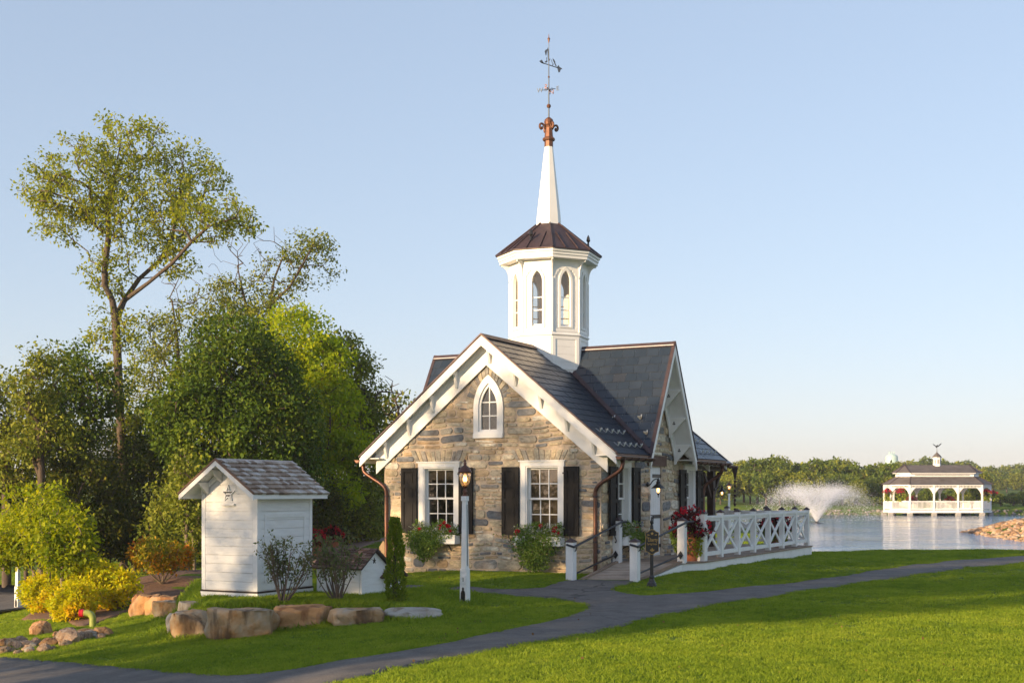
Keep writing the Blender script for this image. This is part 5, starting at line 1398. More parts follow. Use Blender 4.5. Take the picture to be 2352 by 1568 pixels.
# tall open tree
b = tbase(284, 46)
stem = [(0,0,0), pxl(b,282,1090), pxl(b,276,950), pxl(b,270,820), pxl(b,266,735)]
lft = [pxl(b,266,735), pxl(b,258,690,-.2), pxl(b,240,655,-.3), pxl(b,242,600,-.2), pxl(b,250,540,0), pxl(b,246,470,.3), pxl(b,262,400,.3), pxl(b,300,330,.2)]
lf2 = [pxl(b,246,470,.3), pxl(b,190,420,-.6), pxl(b,130,400,-1)]
rgt = [pxl(b,266,735), pxl(b,285,690,.3), pxl(b,320,640,.7), pxl(b,365,600,.9), pxl(b,395,550,1), pxl(b,408,480,1), pxl(b,415,420,.9)]
rg2 = [pxl(b,285,690,.3), pxl(b,340,650,-.4), pxl(b,395,605,-.9), pxl(b,440,555,-1.3), pxl(b,480,520,-1.5), pxl(b,540,500,-1.6)]
L_ = [lobe(b,180,410,115,95,-.3), lobe(b,300,340,105,75,.3), lobe(b,440,400,90,75,.8), lobe(b,330,480,130,95,0), lobe(b,480,500,105,60,-1), lobe(b,140,500,75,60,-.3), lobe(b,250,620,60,80,0), lobe(b,390,590,70,50,.4), lobe(b,90,430,55,45), lobe(b,560,510,45,35,-1.4), lobe(b,240,760,45,70), lobe(b,300,800,45,80), lobe(b,262,880,40,50), lobe(b,300,950,45,50)]
tree('tall_open_tree', b, [stem, lft, lf2, rgt, rg2], L_, 900, 27, .125, LM['tall'], 1, 'tallest tree, with open airy crown and forked leaning trunk', clump_r=.34, base_r=.155, tip_r=.010, shell=.2)
# dense dark round tree
b = tbase(560, 41)
tree('round_tree', b, [[(0,0,0), (0,0,1.5), (.1,0,3)]], [lobe(b,540,880,135,120), lobe(b,560,1010,175,130), lobe(b,470,960,110,110,-.6), lobe(b,640,980,95,130,.3), lobe(b,540,800,80,75), lobe(b,590,1100,150,70)], 560, 110, .135, LM['dark'], 2, 'dense dark green round tree behind the white shed', clump_r=.5, base_r=.22, shell=.8)
# lime tree
b = tbase(700, 46)
tree('lime_green_tree', b, [[(0,0,0),(0,0,2),(.1,0,4)]], [lobe(b,670,790,95,80), lobe(b,720,860,90,90), lobe(b,740,970,110,120), lobe(b,770,1080,90,80), lobe(b,640,860,70,80)], 380, 80, .145, LM['lime'], 3, 'bright yellow green tree rising behind the dark round tree', clump_r=.52, base_r=.2, shell=.6)
# airy half bare tree
b = tbase(640, 54)
st = [(0,0,0), pxl(b,630,900), pxl(b,625,780), pxl(b,620,700), pxl(b,630,640), pxl(b,650,590)]
s2 = [pxl(b,625,780), pxl(b,570,720,.5), pxl(b,555,660,.5), pxl(b,545,610,.5)]
s3 = [pxl(b,620,700), pxl(b,665,660,-.5), pxl(b,700,600,-.5), pxl(b,720,560,-.5)]
tree('airy_tree', b, [st, s2, s3], [lobe(b,700,570,70,40), lobe(b,730,590,45,50), lobe(b,640,640,65,50), lobe(b,560,680,80,50), lobe(b,500,700,70,60), lobe(b,600,740,110,60), lobe(b,760,620,20,35)], 230, 38, .13, LM['olive'], 4, 'thin half bare tree with feathery top behind the lime green tree', clump_r=.5, tip_r=.008, base_r=.12, shell=.2,
     bare=([lobe(b,580,600,120,80), lobe(b,520,630,70,70), lobe(b,640,560,60,50)], 90))
# second bare one further left
b = tbase(420, 52)
tree('half_bare_tree', b, [[(0,0,0), pxl(b,415,900), pxl(b,405,760), pxl(b,395,690)], [pxl(b,415,900), pxl(b,350,780,.5), pxl(b,330,720,.5)]], [lobe(b,430,740,70,60), lobe(b,350,790,45,90), lobe(b,330,900,70,80), lobe(b,400,830,70,70)], 180, 38, .125, LM['olive'], 5, 'slender half bare tree between the tallest tree and the dark round tree', clump_r=.5, tip_r=.008, base_r=.09, shell=.2,
     bare=([lobe(b,440,660,60,50), lobe(b,380,690,40,60)], 45))
# olive tree next to the house
b = tbase(825, 48)
tree('olive_tree', b, [[(0,0,0),(0,0,2.4),(.2,0,5)]], [lobe(b,800,860,60,75), lobe(b,835,930,50,80), lobe(b,800,990,80,80), lobe(b,850,1060,60,70), lobe(b,790,800,30,40)], 260, 70, .135, LM['olive'], 6, 'olive green tree nearest the left eave of the house', clump_r=.5, base_r=.16, shell=.4,
     bare=([lobe(b,880,900,50,60), lobe(b,920,930,35,45)], 40))
b = tbase(905, 56)
tree('sparse_tree', b, [[(0,0,0),(0,0,2.4),(.2,0,5)]], [lobe(b,915,920,28,18), lobe(b,890,960,35,40), lobe(b,900,1030,40,50)], 60, 20, .17, LM['olive'], 61, 'nearly bare small tree showing beside the left eave', clump_r=.45, base_r=.1, shell=.3, bare=([lobe(b,900,930,45,60)], 70))
# left middle trees
b = tbase(170, 43)
tree('left_wood_tree', b, [[(0,0,0), pxl(b,168,1080), pxl(b,150,960)], [pxl(b,168,1080), pxl(b,200,960,.4)]], [lobe(b,200,840,60,65), lobe(b,120,880,65,70), lobe(b,170,950,95,80), lobe(b,130,1030,90,70), lobe(b,230,900,55,80)], 200, 60, .13, LM['dark'], 7, 'leafy tree standing in front of the tallest tree trunk', clump_r=.5, base_r=.16, shell=.45)
b = tbase(95, 39)
tree('left_wood_tree', b, [[(0,0,0), pxl(b,95,1100), pxl(b,90,980)]], [lobe(b,80,900,60,70), lobe(b,110,840,45,50), lobe(b,60,1000,60,70), lobe(b,130,990,60,60)], 140, 50, .12, LM['olive'], 8, 'pale leafy tree left of the tallest tree, above the young trees', clump_r=.45, base_r=.12, shell=.4)
b = tbase(15, 41)
tree('left_wood_tree', b, [[(0,0,0), pxl(b,15,1080), pxl(b,10,980)]], [lobe(b,10,930,70,75), lobe(b,20,1030,75,75), lobe(b,-60,950,80,90), lobe(b,40,1090,70,50)], 170, 52, .13, LM['olive'], 9, 'dull green tree cut off by the left edge of the picture', clump_r=.5, base_r=.15, shell=.4)
# understory: dark bushes filling the wood floor
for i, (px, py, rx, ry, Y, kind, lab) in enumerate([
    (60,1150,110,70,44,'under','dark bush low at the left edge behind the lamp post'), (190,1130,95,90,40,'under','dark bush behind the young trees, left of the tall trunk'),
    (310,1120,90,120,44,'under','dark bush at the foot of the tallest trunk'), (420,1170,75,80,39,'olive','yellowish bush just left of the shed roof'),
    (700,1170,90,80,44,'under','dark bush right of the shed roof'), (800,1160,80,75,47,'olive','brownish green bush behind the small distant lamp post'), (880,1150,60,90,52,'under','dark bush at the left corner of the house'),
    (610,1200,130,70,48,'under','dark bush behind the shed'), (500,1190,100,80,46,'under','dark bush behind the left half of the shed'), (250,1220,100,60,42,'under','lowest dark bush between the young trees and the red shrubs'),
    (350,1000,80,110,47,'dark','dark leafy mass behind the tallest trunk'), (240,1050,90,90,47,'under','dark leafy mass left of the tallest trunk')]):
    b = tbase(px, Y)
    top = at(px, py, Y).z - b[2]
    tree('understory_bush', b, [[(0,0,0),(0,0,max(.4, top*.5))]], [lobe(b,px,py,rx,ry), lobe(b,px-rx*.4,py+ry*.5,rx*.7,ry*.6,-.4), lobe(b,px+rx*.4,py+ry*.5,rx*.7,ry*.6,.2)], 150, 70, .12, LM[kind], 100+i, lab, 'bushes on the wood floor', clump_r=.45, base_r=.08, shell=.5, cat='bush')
# slim pale-stemmed saplings left of the shed
for i, (px, py, Y) in enumerate(((432,1085,33),(448,1120,35))):
    b = tbase(px, Y)
    tree('sapling', b, [[(0,0,0), pxl(b,px-4,1230), pxl(b,px,py+60)]], [lobe(b,px-10,py+20,32,70), lobe(b,px+5,py+90,36,50)], 80, 30, .11, LM['olive'], 130+i, ('pale stemmed sapling left of the shed roof', 'shorter pale stemmed sapling touching the shed eave')[i], clump_r=.28, base_r=.05, bark=BARKL)
# young trees on the left slope
for i, (px, Y, cx, cy, rx, ry, lab) in enumerate(((148,26.6,150,1235,62,85,'young tree with bare stem nearest the yellow pipe'), (100,29,60,1200,75,85,'young tree leaning over the left lamp post'), (84,30,30,1240,60,70,'low young tree at the left edge'), (118,28,110,1190,60,80,'middle young tree of the clump on the left slope'))):
    b = tbase(px, Y, .05)
    tree('young_tree', b, [[(0,0,0), pxl(b,px-3,1370), pxl(b,px-6,1310), pxl(b,cx,cy+20)]], [lobe(b,cx,cy,rx,ry), lobe(b,cx-rx*.5,cy+ry*.4,rx*.6,ry*.5), lobe(b,cx+rx*.5,cy+ry*.3,rx*.6,ry*.55)], 150, 24, .10, LM['young'], 140+i, lab, 'young trees on the left slope', clump_r=.22, base_r=.045, tip_r=.006, bark=BARKL, shell=.2, step=.25)

# shrubs: many stems from one root
def shrub(name, base, w, h, n, per, size, lm, seed, label, group=None, bark=BARKL, clump_r=.16, low=.15, stems=9, tip_r=.005, shell=.55, cat='shrub', droop=.1, flat=1.0):
    g = np.random.default_rng(seed)
    lobes = [((0,0,h*(.5+low*.5)), (w/2, w/2, h*(.5-low*.5)))]
    tips = in_lobes(lobes, n, g, shell)
    trunks = [[(0,0,-.05),(0,0,.04)]]
    for k in range(stems):
        a = 2*math.pi*k/stems + g.uniform(-.3,.3); rr = w*.18; trunks.append([(0,0,.04),(rr*.5*math.cos(a), rr*.5*math.sin(a), h*.16),(rr*math.cos(a)*1.3, rr*math.sin(a)*1.3, h*.36)])
    nodes, par, rad = grow(trunks, tips, g, step=.14, tip_r=tip_r, up=-.15, wig=.18)
    root = empty(name, tuple(base), 0, label, cat, group)
    link(bpy.data.objects.new('stems', wood_mesh('stems', nodes, par, rad, bark, 5)), root)
    C = np.repeat(tips, per, 0); d = rand_dirs(len(C), g); P = C + d*g.random((len(C),1))**.5*clump_r
    P = P[P[:, 2] > .02]
    v, q = leaves(P, size, g, droop, width=.6)
    link(bpy.data.objects.new('foliage', quick_mesh('foliage', v, q, lm)), root); return root
def gb(px, py, sink=.04):
    p = ground(px, py); return Vector((p.x, p.y, p.z-sink))
for i, (px, py, w, h, lab) in enumerate(((110,1405,105,85,'yellow green shrub leftmost in the mulch bed'), (165,1425,90,85,'yellow green shrub behind the young tree stem'), (215,1400,90,125,'tallest yellow green shrub, behind the others in the mulch bed'), (262,1398,95,95,'golden shrub rightmost in the mulch bed, beside the orange boulder'), (135,1370,90,75,'yellow green shrub at the back of the mulch bed'))):
    p = gb(px, py); s = p.y/F
    shrub('yellow_shrub', p, w*s*1.15, h*s*1.05, 120, 34, .075, LM['yellow'], 200+i, lab, 'yellow shrubs in the mulch bed', clump_r=.15, low=.05, shell=.5)
for i, (px, py, w, h, lab) in enumerate(((372,1342,150,105,'red tinged shrub with bare lower stems left of the shed'), (305,1318,120,105,'green and red shrub behind, at the top of the mulch bank'))):
    p = gb(px, py); s = p.y/F
    shrub('reddening_shrub', p, w*s, h*s, 170, 34, .075, LM['rust'], 210+i, lab, 'red tinged shrubs', clump_r=.16, low=.35, shell=.6, stems=11)
# two nearly bare shrubs before the shed and the well box: a fan of thin stems
def fan_shrub(base, w, h, seed, label):
    g = np.random.default_rng(seed); root = empty('bare_shrub', tuple(base), 0, label, 'shrub'); mb = MB(); tips = []
    for k in range(17):
        a = g.uniform(0, 2*math.pi); sp = g.uniform(.12, 1)**.8; dx, dy = math.cos(a)*sp*w*.5, math.sin(a)*sp*w*.32; hh = h*g.uniform(.72, 1.0)*(1-.22*sp*sp)
        pts = [Vector((dx*.06, dy*.06, -.03))]
        for t in (.25,.5,.75,1): pts.append(Vector((dx*(t**.75)+g.normal()*.015, dy*(t**.75)+g.normal()*.015, hh*t)))
        c = curve3(pts, 4); n = len(c); mb.tube(c, [.0095*(1-i/n)+.0028 for i in range(n)], 5); 
        for j in range(int(n*.35), n): tips.append((c[j], j/n))
        for q in range(6):
            j = int(n*g.uniform(.35,.9)); p0 = c[j]; e_ = p0 + Vector((g.normal()*.10, g.normal()*.08, g.uniform(.08,.24)))
            m_ = p0.lerp(e_, .5)+Vector((g.normal()*.02,g.normal()*.02,-.01)); mb.tube([p0, m_, e_], [.0045,.0035,.002], 4); tips += [(m_, .8), (e_, 1.0), (e_, 1.0)]
    mb.build('stems', BARKR, root, fix=False)
    P = []
    for p, f in tips:
        for _ in range(1 + int(6*max(0, f-.4))):
            if g.random() < .25+f*.6: P.append(tuple(p + Vector(g.normal(size=3)*.028)))
    v, q = leaves(np.array(P), .055, g, .25, .5); link(bpy.data.objects.new('foliage', quick_mesh('foliage', v, q, LM['shrub'])), root)
for i, (px, py, w, h, lab) in enumerate(((648,1384,140,160,'sparse many stemmed shrub in front of the shed'), (775,1380,155,158,'sparse many stemmed shrub in front of the low well box'))):
    p = gb(px, py, .02); s = p.y/F; fan_shrub(p, w*s*1.25, h*s, 220+i, lab)
# narrow evergreen
p = gb(908,1384,.03); s = p.y/F; g = np.random.default_rng(5); hh = 197*s
n = 5200; z = g.random(n)**.9*hh; rad = (.045 + .125*np.clip(1-z/hh, 0, 1)**.55)*np.minimum(1, .65+z*2.2); a = g.random(n)*2*np.pi
rr = rad*(.72+.3*g.random(n))*(1+.16*np.sin(a*3+z*9)+.1*np.sin(z*23+a))
P = np.stack([rr*np.cos(a), rr*np.sin(a), z], 1); o_ = np.stack([np.cos(a)*.6, np.sin(a)*.6, np.full(n, .8)], 1); o_ /= np.linalg.norm(o_, axis=1, keepdims=True)
v, q = leaves(P, .045, g, -.3, .5, out=o_, outw=.55)
ev = empty('columnar_evergreen', tuple(p), 0, 'narrow upright evergreen at the left front corner of the house', 'shrub')
link(bpy.data.objects.new('foliage', quick_mesh('foliage', v, q, LM['box'])), ev)
MB().tube([(0,0,-.05),(0,0,hh*.5),(.01,0,hh*.9)], [.05,.04,.008], 8).build('trunk', BARK, ev)
g = np.random.default_rng(15)

# ------------------------------------------------------------------ flowers in boxes and pots
def foliage_part(root, P, size, lm, name, g, droop=.15, width=.65, out=None, outw=0.0):
    v, q = leaves(np.asarray(P), size, g, droop, width, out=out, outw=outw); return link(bpy.data.objects.new(name, quick_mesh(name, v, q, lm)), root)
def blooms(root, P, size, lm, name, g):
    """each bloom is five petals round a point"""
    P = np.repeat(np.asarray(P), 5, 0); v, q = leaves(P, size, g, -.1, .9); o = link(bpy.data.objects.new(name, quick_mesh(name, v, q, lm)), root); o['kind'] = 'stuff'; return o
def window_plants(fr, c, h, trail_c, trail_w, trail_len, label, seed, reds):
    g = np.random.default_rng(seed); root = empty('window_box_plants', tuple(hpt(*fr3(fr, c, .84, .16))), HROT, label, 'plants', 'plants in the window boxes')
    org = fr3(fr, c, .84, .16)
    def loc(a, b, n): return np.array([tuple(fr3(fr, c+x, .84+y, .16+z)-org) for x, y, z in zip(a, b, n)])
    n = 1500; a = g.uniform(-h, h, n); hmax = .18 + .20*np.abs(np.sin(a*5+seed)) ; b = g.random(n)*hmax; z = g.normal(0, .075, n)
    foliage_part(root, loc(a, b, z), .05, LM['vine'], 'foliage', g)
    n = 800; a = g.uniform(-h*1.08, h*1.05, n); b = .03 + g.random(n)*(.20+.12*np.abs(np.sin(a*6))); z = g.normal(.02, .09, n)
    foliage_part(root, loc(a, b, z), .03, LM['pale'], 'pale_blossom', g, width=.9)
    n = int(3000*trail_w/.4); a = g.normal(trail_c, trail_w*.5, n); t = g.random(n)**.8; b = .14 - t*trail_len*(1-.45*np.abs(a-trail_c)/trail_w)*g.uniform(.6,1,n); z = .13 + .07*np.sin(t*3) + g.normal(0, .035, n)
    foliage_part(root, loc(a, b, z), .05, LM['vine'], 'trailing_stems', g, droop=.5)
    P = loc([r[0] for r in reds for _ in range(3)], [r[1] + g.uniform(-.03,.03) for r in reds for _ in range(3)], [.1]*(3*len(reds)))
    P[:, 1] -= .04; blooms(root, P, .05, LM['red'], 'red_flower', g)
window_plants(FRONT, FW[0][0], .56, -.22, .42, .75, 'trailing plants and white blossom in the left front window box', 1, [(.38,.26),(.46,.16),(.30,.30),(.42,.22),(.2,.24),(-.35,.2)])
window_plants(FRONT, FW[1][0], .55, -.05, .46, 1.1, 'long trailing plants in the right front window box, reaching to the grass', 2, [(-.5,.14),(.52,.16),(.47,.25),(-.44,.2),(.42,.2),(.1,.27)])
window_plants(SIDE, SW[0][0], .36, .15, .30, .5, 'white blossom plants in the window box beside the ramp', 3, [(.2,.2)])
def flower_pot(loc, r, h, label, seed, fol_h, fol_r, red='red', tall=True, lime=True, pot=True, group=None):
    g = np.random.default_rng(seed)
    p = empty('terracotta_pot', tuple(loc), 0, label[0], 'flower pot', 'terracotta pots')
    MB().lathe([(r*.72,0),(r*.74,.03*h),(r*.95,.55*h),(r*.97,.56*h),(r*.96,.6*h),(r*1.0,.83*h),(r*1.06,.84*h),(r*1.08,.9*h),(r*1.08,.99*h),(r*1.02,h),(r*.93,.98*h),(r*.9,.86*h)], (0,0,0), 28).build('pot', TERRA, p, smooth=False)
    MB().lathe([(r*.9,.86*h),(.01,.88*h)], (0,0,0), 20).build('soil', MULCH, p)
    f = empty('flowering_plant', (loc[0], loc[1], loc[2]+h*.88), 0, label[1], 'plant', 'red flowering plants')
    n = 1500; d = rand_dirs(n, g); d[:, 2] = np.abs(d[:, 2]); rr = g.random((n,1))**.5
    P = d*rr*np.array([fol_r, fol_r, fol_h])*(1+.15*np.sin(d[:, :1]*7))
    foliage_part(f, P, .075, LM['purple'], 'dark_leaves', g); 
    n = 500; d2 = rand_dirs(n, g); d2[:, 2] = np.abs(d2[:, 2])*.8; foliage_part(f, d2*g.random((n,1))**.5*np.array([fol_r*.9, fol_r*.9, fol_h*.7]), .06, LM['vine'], 'green_leaves', g)
    n = 95; d3 = rand_dirs(n, g); d3[:, 2] = np.abs(d3[:, 2])*1.0+.1; blooms(f, d3*np.array([fol_r, fol_r, fol_h])*g.uniform(.85,1.05,(n,1)), .05, LM[red], 'red_flower', g)
    if lime:
        n = 420; a = g.normal(-.9, .35, n); t = g.random(n); P = np.stack([r*1.12*np.cos(a)*(1+.05*g.normal(size=n)), r*1.12*np.sin(a), .1-t*h*.85], 1); foliage_part(f, P, .05, LM['limevine'], 'trailing_lime_vine', g, droop=.6)
    n = 600; a = g.normal(3.6, .5, n); t = g.random(n)**.8; P = np.stack([(r*1.1+.18*(1-t))*np.cos(a), (r*1.1+.1)*np.sin(a), .12-t*h*.75], 1); foliage_part(f, P, .055, LM['vine'], 'trailing_green_vine', g, droop=.5)
    return p
flower_pot((3.88,27.28,DZ), .26, .62, ('large terracotta pot on the deck between the ramp and the railing', 'large red flowering plant in the terracotta pot beside the ramp'), 4, .60, .46)
q = hpt(3.7, 6.6, DZ); flower_pot(tuple(q), .24, .50, ('terracotta pot at the far end of the deck behind the railing', 'red flowering plant showing above the far end of the railing'), 5, .42, .52)
for i, (px, py, lab) in enumerate(((722,1230,('terracotta pot just right of the shed on the brick walk', 'red and pale flowering plant right of the shed on the brick walk')), (762,1226,('second terracotta pot from the shed on the brick walk', 'dark red flowering plant in the second pot from the shed')))):
    Y = 42 + i*1.0; x = (px-CX)/F*Y; flower_pot((x, Y, hz(x, Y)+.01), .25, .45, lab, 8+i, .48, .45, lime=False)

# ------------------------------------------------------------------ boulders and stones
def rock_mesh(seed, sx, sy, sz, sub=3, rough=.22, chis=.0, square=0.0):
    bm = bmesh.new(); bmesh.ops.create_icosphere(bm, subdivisions=sub, radius=1); o = Vector((seed*7.3, seed*3.1, seed*1.7))
    pl = [(Vector((rng.uniform(-1,1), rng.uniform(-1,1), rng.uniform(-.4,1))).normalized(), rng.uniform(.72,1.0)) for _ in range(12)]
    for v in bm.verts:
        d = v.co.normalized(); c = d.copy()
        if square:
            m_ = max(abs(d.x), abs(d.y), abs(d.z)); c = d.lerp(d/m_*.92, square)
        for n_, k in pl:
            e_ = c.dot(n_)-k
            if e_ > 0: c -= n_*e_*.9
        c += d*(mnoise.noise(d*1.4+o)*rough + mnoise.noise(d*4+o)*rough*.35 + mnoise.noise(d*9+o)*rough*.15)
        if square > .5: c.z = min(c.z, .62 + .10*mnoise.noise(Vector((c.x*1.5, c.y*1.5, 0))+o) + .05*mnoise.noise(Vector((c.x*5, c.y*5, 0))+o))
        v.co = Vector((c.x*sx, c.y*sy, c.z*sz))
    co = [v.co for v in bm.verts]; mx_ = [max(abs(c[i]) for c in co) for i in range(3)]
    zt_ = max(c.z for c in co)
    for v in bm.verts: v.co = Vector((v.co.x*sx/mx_[0], v.co.y*sy/mx_[1], v.co.z*sz/(zt_ if square > .5 else mx_[2])))
    me = bpy.data.meshes.new('rock'); bm.to_mesh(me); bm.free()
    for p in me.polygons: p.use_smooth = sub > 2
    return me
def rock_mat(name, a, b_, c, dark=(.06,.045,.035), sc=2.4):
    m, nt, bs = newmat(name); N, L = nt.nodes, nt.links; tc = N.new('ShaderNodeTexCoord'); oi = N.new('ShaderNodeObjectInfo')
    ad = N.new('ShaderNodeVectorMath'); ad.operation = 'ADD'; L.new(tc.outputs['Object'], ad.inputs[0]); L.new(oi.outputs['Location'], ad.inputs[1])
    n1 = N.new('ShaderNodeTexNoise'); n1.inputs['Scale'].default_value = sc; n1.inputs['Detail'].default_value = 8; n1.inputs['Roughness'].default_value = .65; L.new(ad.outputs[0], n1.inputs['Vector'])
    r1 = ramp_node(nt, [(.3,a),(.5,b_),(.68,c)]); L.new(n1.outputs['Fac'], r1.inputs['Fac'])
    mp = N.new('ShaderNodeMapping'); mp.inputs['Scale'].default_value = (5,5,1.2); L.new(ad.outputs[0], mp.inputs['Vector'])
    n2 = N.new('ShaderNodeTexNoise'); n2.inputs['Scale'].default_value = 1.0; n2.inputs['Detail'].default_value = 6; L.new(mp.outputs[0], n2.inputs['Vector'])
    r2 = ramp_node(nt, [(.50,(0,0,0)),(.62,(.85,.85,.85))]); L.new(n2.outputs['Fac'], r2.inputs['Fac'])
    mx = N.new('ShaderNodeMixRGB'); mx.inputs[2].default_value = (*dark, 1); L.new(r2.outputs[0], mx.inputs[0]); L.new(r1.outputs[0], mx.inputs[1]); L.new(mx.outputs[0], bs.inputs['Base Color'])
    n3 = N.new('ShaderNodeTexNoise'); n3.inputs['Scale'].default_value = 12; n3.inputs['Detail'].default_value = 8; L.new(ad.outputs[0], n3.inputs['Vector'])
    bp = N.new('ShaderNodeBump'); bp.inputs['Strength'].default_value = .8; bp.inputs['Distance'].default_value = .03; L.new(n3.outputs['Fac'], bp.inputs['Height']); L.new(bp.outputs[0], bs.inputs['Normal'])
    bs.inputs['Roughness'].default_value = .85; bs.inputs['Specular IOR Level'].default_value = .25; return m
RKB = rock_mat('brown_grey_boulder', (.36,.33,.28), (.38,.27,.16), (.30,.15,.05), dark=(.08,.05,.03), sc=3)
RKO = rock_mat('orange_boulder', (.40,.20,.08), (.45,.25,.11), (.36,.26,.18), dark=(.2,.09,.04))
RKG = rock_mat('pale_grey_boulder', (.33,.31,.28), (.42,.39,.33), (.30,.25,.19), dark=(.2,.15,.1))
RKT = rock_mat('tan_rock', (.42,.34,.25), (.34,.22,.14), (.50,.44,.36), dark=(.16,.1,.07), sc=4)
def boulder(px0, px1, py_top, py_bot, m_, label, seed, Y=None, depth=.35, square=.9, rot=0.0, group='boulders edging the mound'):
    px = (px0+px1)/2; c = ground(px, py_bot) if Y is None else at(px, py_bot, Y); s = c.y/F
    hgt = (py_bot-py_top)*s; w = (px1-px0)*s
    me = rock_mesh(seed, w*.56, depth, hgt*.67, 4, .2, square=square); me.materials.append(m_)
    o = link(bpy.data.objects.new('boulder', me)); o.location = (c.x, c.y+depth*.55, c.z+hgt*.32); o.rotation_euler = (0,0,rot); tag(o, label, 'boulder', group); return o
boulder(376,440,1404,1455,RKG,'grey boulder at the left end of the front row, turned inward',1,depth=.40)
boulder(388,478,1400,1466,RKB,'brown boulder second from the left in the front row',2,depth=.34,square=.92)
boulder(468,622,1396,1466,RKB,'largest boulder of the front row, brown stained grey face',3,depth=.40,square=.92)
boulder(624,758,1390,1440,RKO,'orange tan boulder in the middle of the front row',4,depth=.36)
boulder(756,880,1397,1434,RKB,'fourth boulder of the front row, low and grey brown',5,depth=.32)
boulder(884,1015,1396,1420,RKG,'flat pale boulder at the right end of the front row',6,depth=.34,square=.3)
boulder(290,360,1364,1412,RKO,'bright orange boulder left of the shed beside the mulch',7,depth=.3)
boulder(330,400,1368,1412,RKO,'rusty boulder between the orange boulder and the grey ones',8,depth=.35)
boulder(348,420,1378,1420,RKB,'grey brown boulder left of the shed in the back row',9,depth=.3)
boulder(405,470,1380,1414,RKG,'pale grey boulder under the left corner of the shed',10,depth=.3)
# stones under the shed
for i, (a, wd, hg, lab) in enumerate(((-.48,.14,.12,'grey foundation block under the left shed corner'), (-.28,.15,.11,'second foundation block under the shed front'), (-.05,.2,.09,'white foundation block under the middle of the shed front'), (.2,.18,.09,'foundation block under the right half of the shed front'))):
    me = rock_mesh(20+i, wd*.62, .12, hg*.7, 2, .1, square=.9); me.materials.append(GREYST)
    o = link(bpy.data.objects.new('foundation_block', me)); sp_ = shed.matrix_world if False else None
    c, s_ = math.cos(HROT), math.sin(HROT); x, y = a, -SHD/2+.06; o.location = (shed.location.x+c*x-s_*y, shed.location.y+s_*x+c*y, .08); o.rotation_euler = (0,0,HROT); tag(o, lab, 'stone block', 'foundation blocks of the shed')
# drain rocks at the lower left
rk = [rock_mesh(40+i, 1, 1, 1, 2, .25, square=.35) for i in range(6)]
RKS = [RKT, RKB, RKO, RKG]
rc = random.Random(12); n_rock = 0
spots = []
for i in range(46):
    t = i/46; px = -10 + 260*t + rc.uniform(-12,12); py = 1468 + 16*math.sin(t*5) + rc.uniform(-14,16) + (8 if t < .3 else 0)
    if px > 190: py = 1462 + rc.uniform(-6,8)
    spots.append((px, py, rc.uniform(.06,.15)*(1.2 if rc.random() < .2 else 1)))
spots.append((160,1474,.24)); spots.append((95,1455,.22))
ORD = ['first','second','third','fourth','fifth','sixth','seventh','eighth','ninth','tenth','eleventh','twelfth','thirteenth','fourteenth','fifteenth','sixteenth','seventeenth','eighteenth','nineteenth']
ORD += ['twentieth'] + ['twenty '+o for o in ORD[:9]] + ['thirtieth'] + ['thirty '+o for o in ORD[:9]] + ['fortieth'] + ['forty '+o for o in ORD[:9]] + ['fiftieth']
spots.sort()
RN = ['tan', 'brown grey', 'orange', 'pale grey']
for i, (px, py, s) in enumerate(spots):
    p = ground(px, py); me = rk[i % 6].copy(); ci = rc.choice([0,0,0,1,2,3]); me.materials.append(RKS[ci])
    o = link(bpy.data.objects.new('drain_rock', me)); o.location = (p.x, p.y, p.z+s*.3); o.scale = (s*rc.uniform(.9,1.5), s, s*rc.uniform(.55,.9)); o.rotation_euler = (rc.uniform(-.3,.3), rc.uniform(-.3,.3), rc.uniform(0,6))
    tag(o, '%s %s rock, %s from the left in the drain pile' % ('large' if s > .2 else ('small' if s < .1 else 'middling'), RN[ci], ORD[i]), 'rock', 'rocks piled in the drain swale')
# ------------------------------------------------------------------ gazebo on the lake
GAZ_Y = 131.0; gp_ = at(2152, 1183, GAZ_Y)
ROOFG = mat('grey_asphalt_shingle', (.10,.088,.085), .85, var=.35, scale=1.2, bump=.5, bscale=9, stretch=(1,1,3))
gaz = empty('gazebo', (gp_.x, GAZ_Y, WATER_Z), R(1.5), 'long white gazebo with two tier grey roof standing in the lake', 'gazebo')
gz = lambda z: z - WATER_Z
FLx, CH, SD = 3.74, 1.5, 1.05       # half front, chamfer, half side
def gpoly(off=0.0):
    k = off*.414
    return [(-FLx-k,-SD-CH-off),(FLx+k,-SD-CH-off),(FLx+CH+off,-SD-k),(FLx+CH+off,SD+k),(FLx+k,SD+CH+off),(-FLx-k,SD+CH+off),(-FLx-CH-off,SD+k),(-FLx-CH-off,-SD-k)]
def ring(poly, z): return [Vector((x, y, z)) for x, y in poly]
MB().prism(ring(gpoly(.12), gz(-.30)), (0,0,.22)).build('floor_frame', TRIM, gaz)
MB().prism(ring(gpoly(.0), gz(-.079)), (0,0,.04)).build('floor', DECKW if False else TRIM, gaz)
pp = gpoly(0)
posts = []
for i in range(8):
    a, b = Vector((*pp[i],0)), Vector((*pp[(i+1) % 8],0)); n = 3 if i in (0, 4) else 1
    for k in range(n): posts.append(a.lerp(b, k/n))
zf_, zr_, ze = gz(-.04), gz(.86), gz(2.62)
for p in posts:
    MB().box(p.x-.075, p.x+.075, p.y-.075, p.y+.075, zf_, ze).build('post', TRIM, gaz)
    MB().box(p.x-.22, p.x+.22, p.y-.22, p.y+.22, gz(-1.2), gz(-.30)).build('pier', GREYST, gaz)
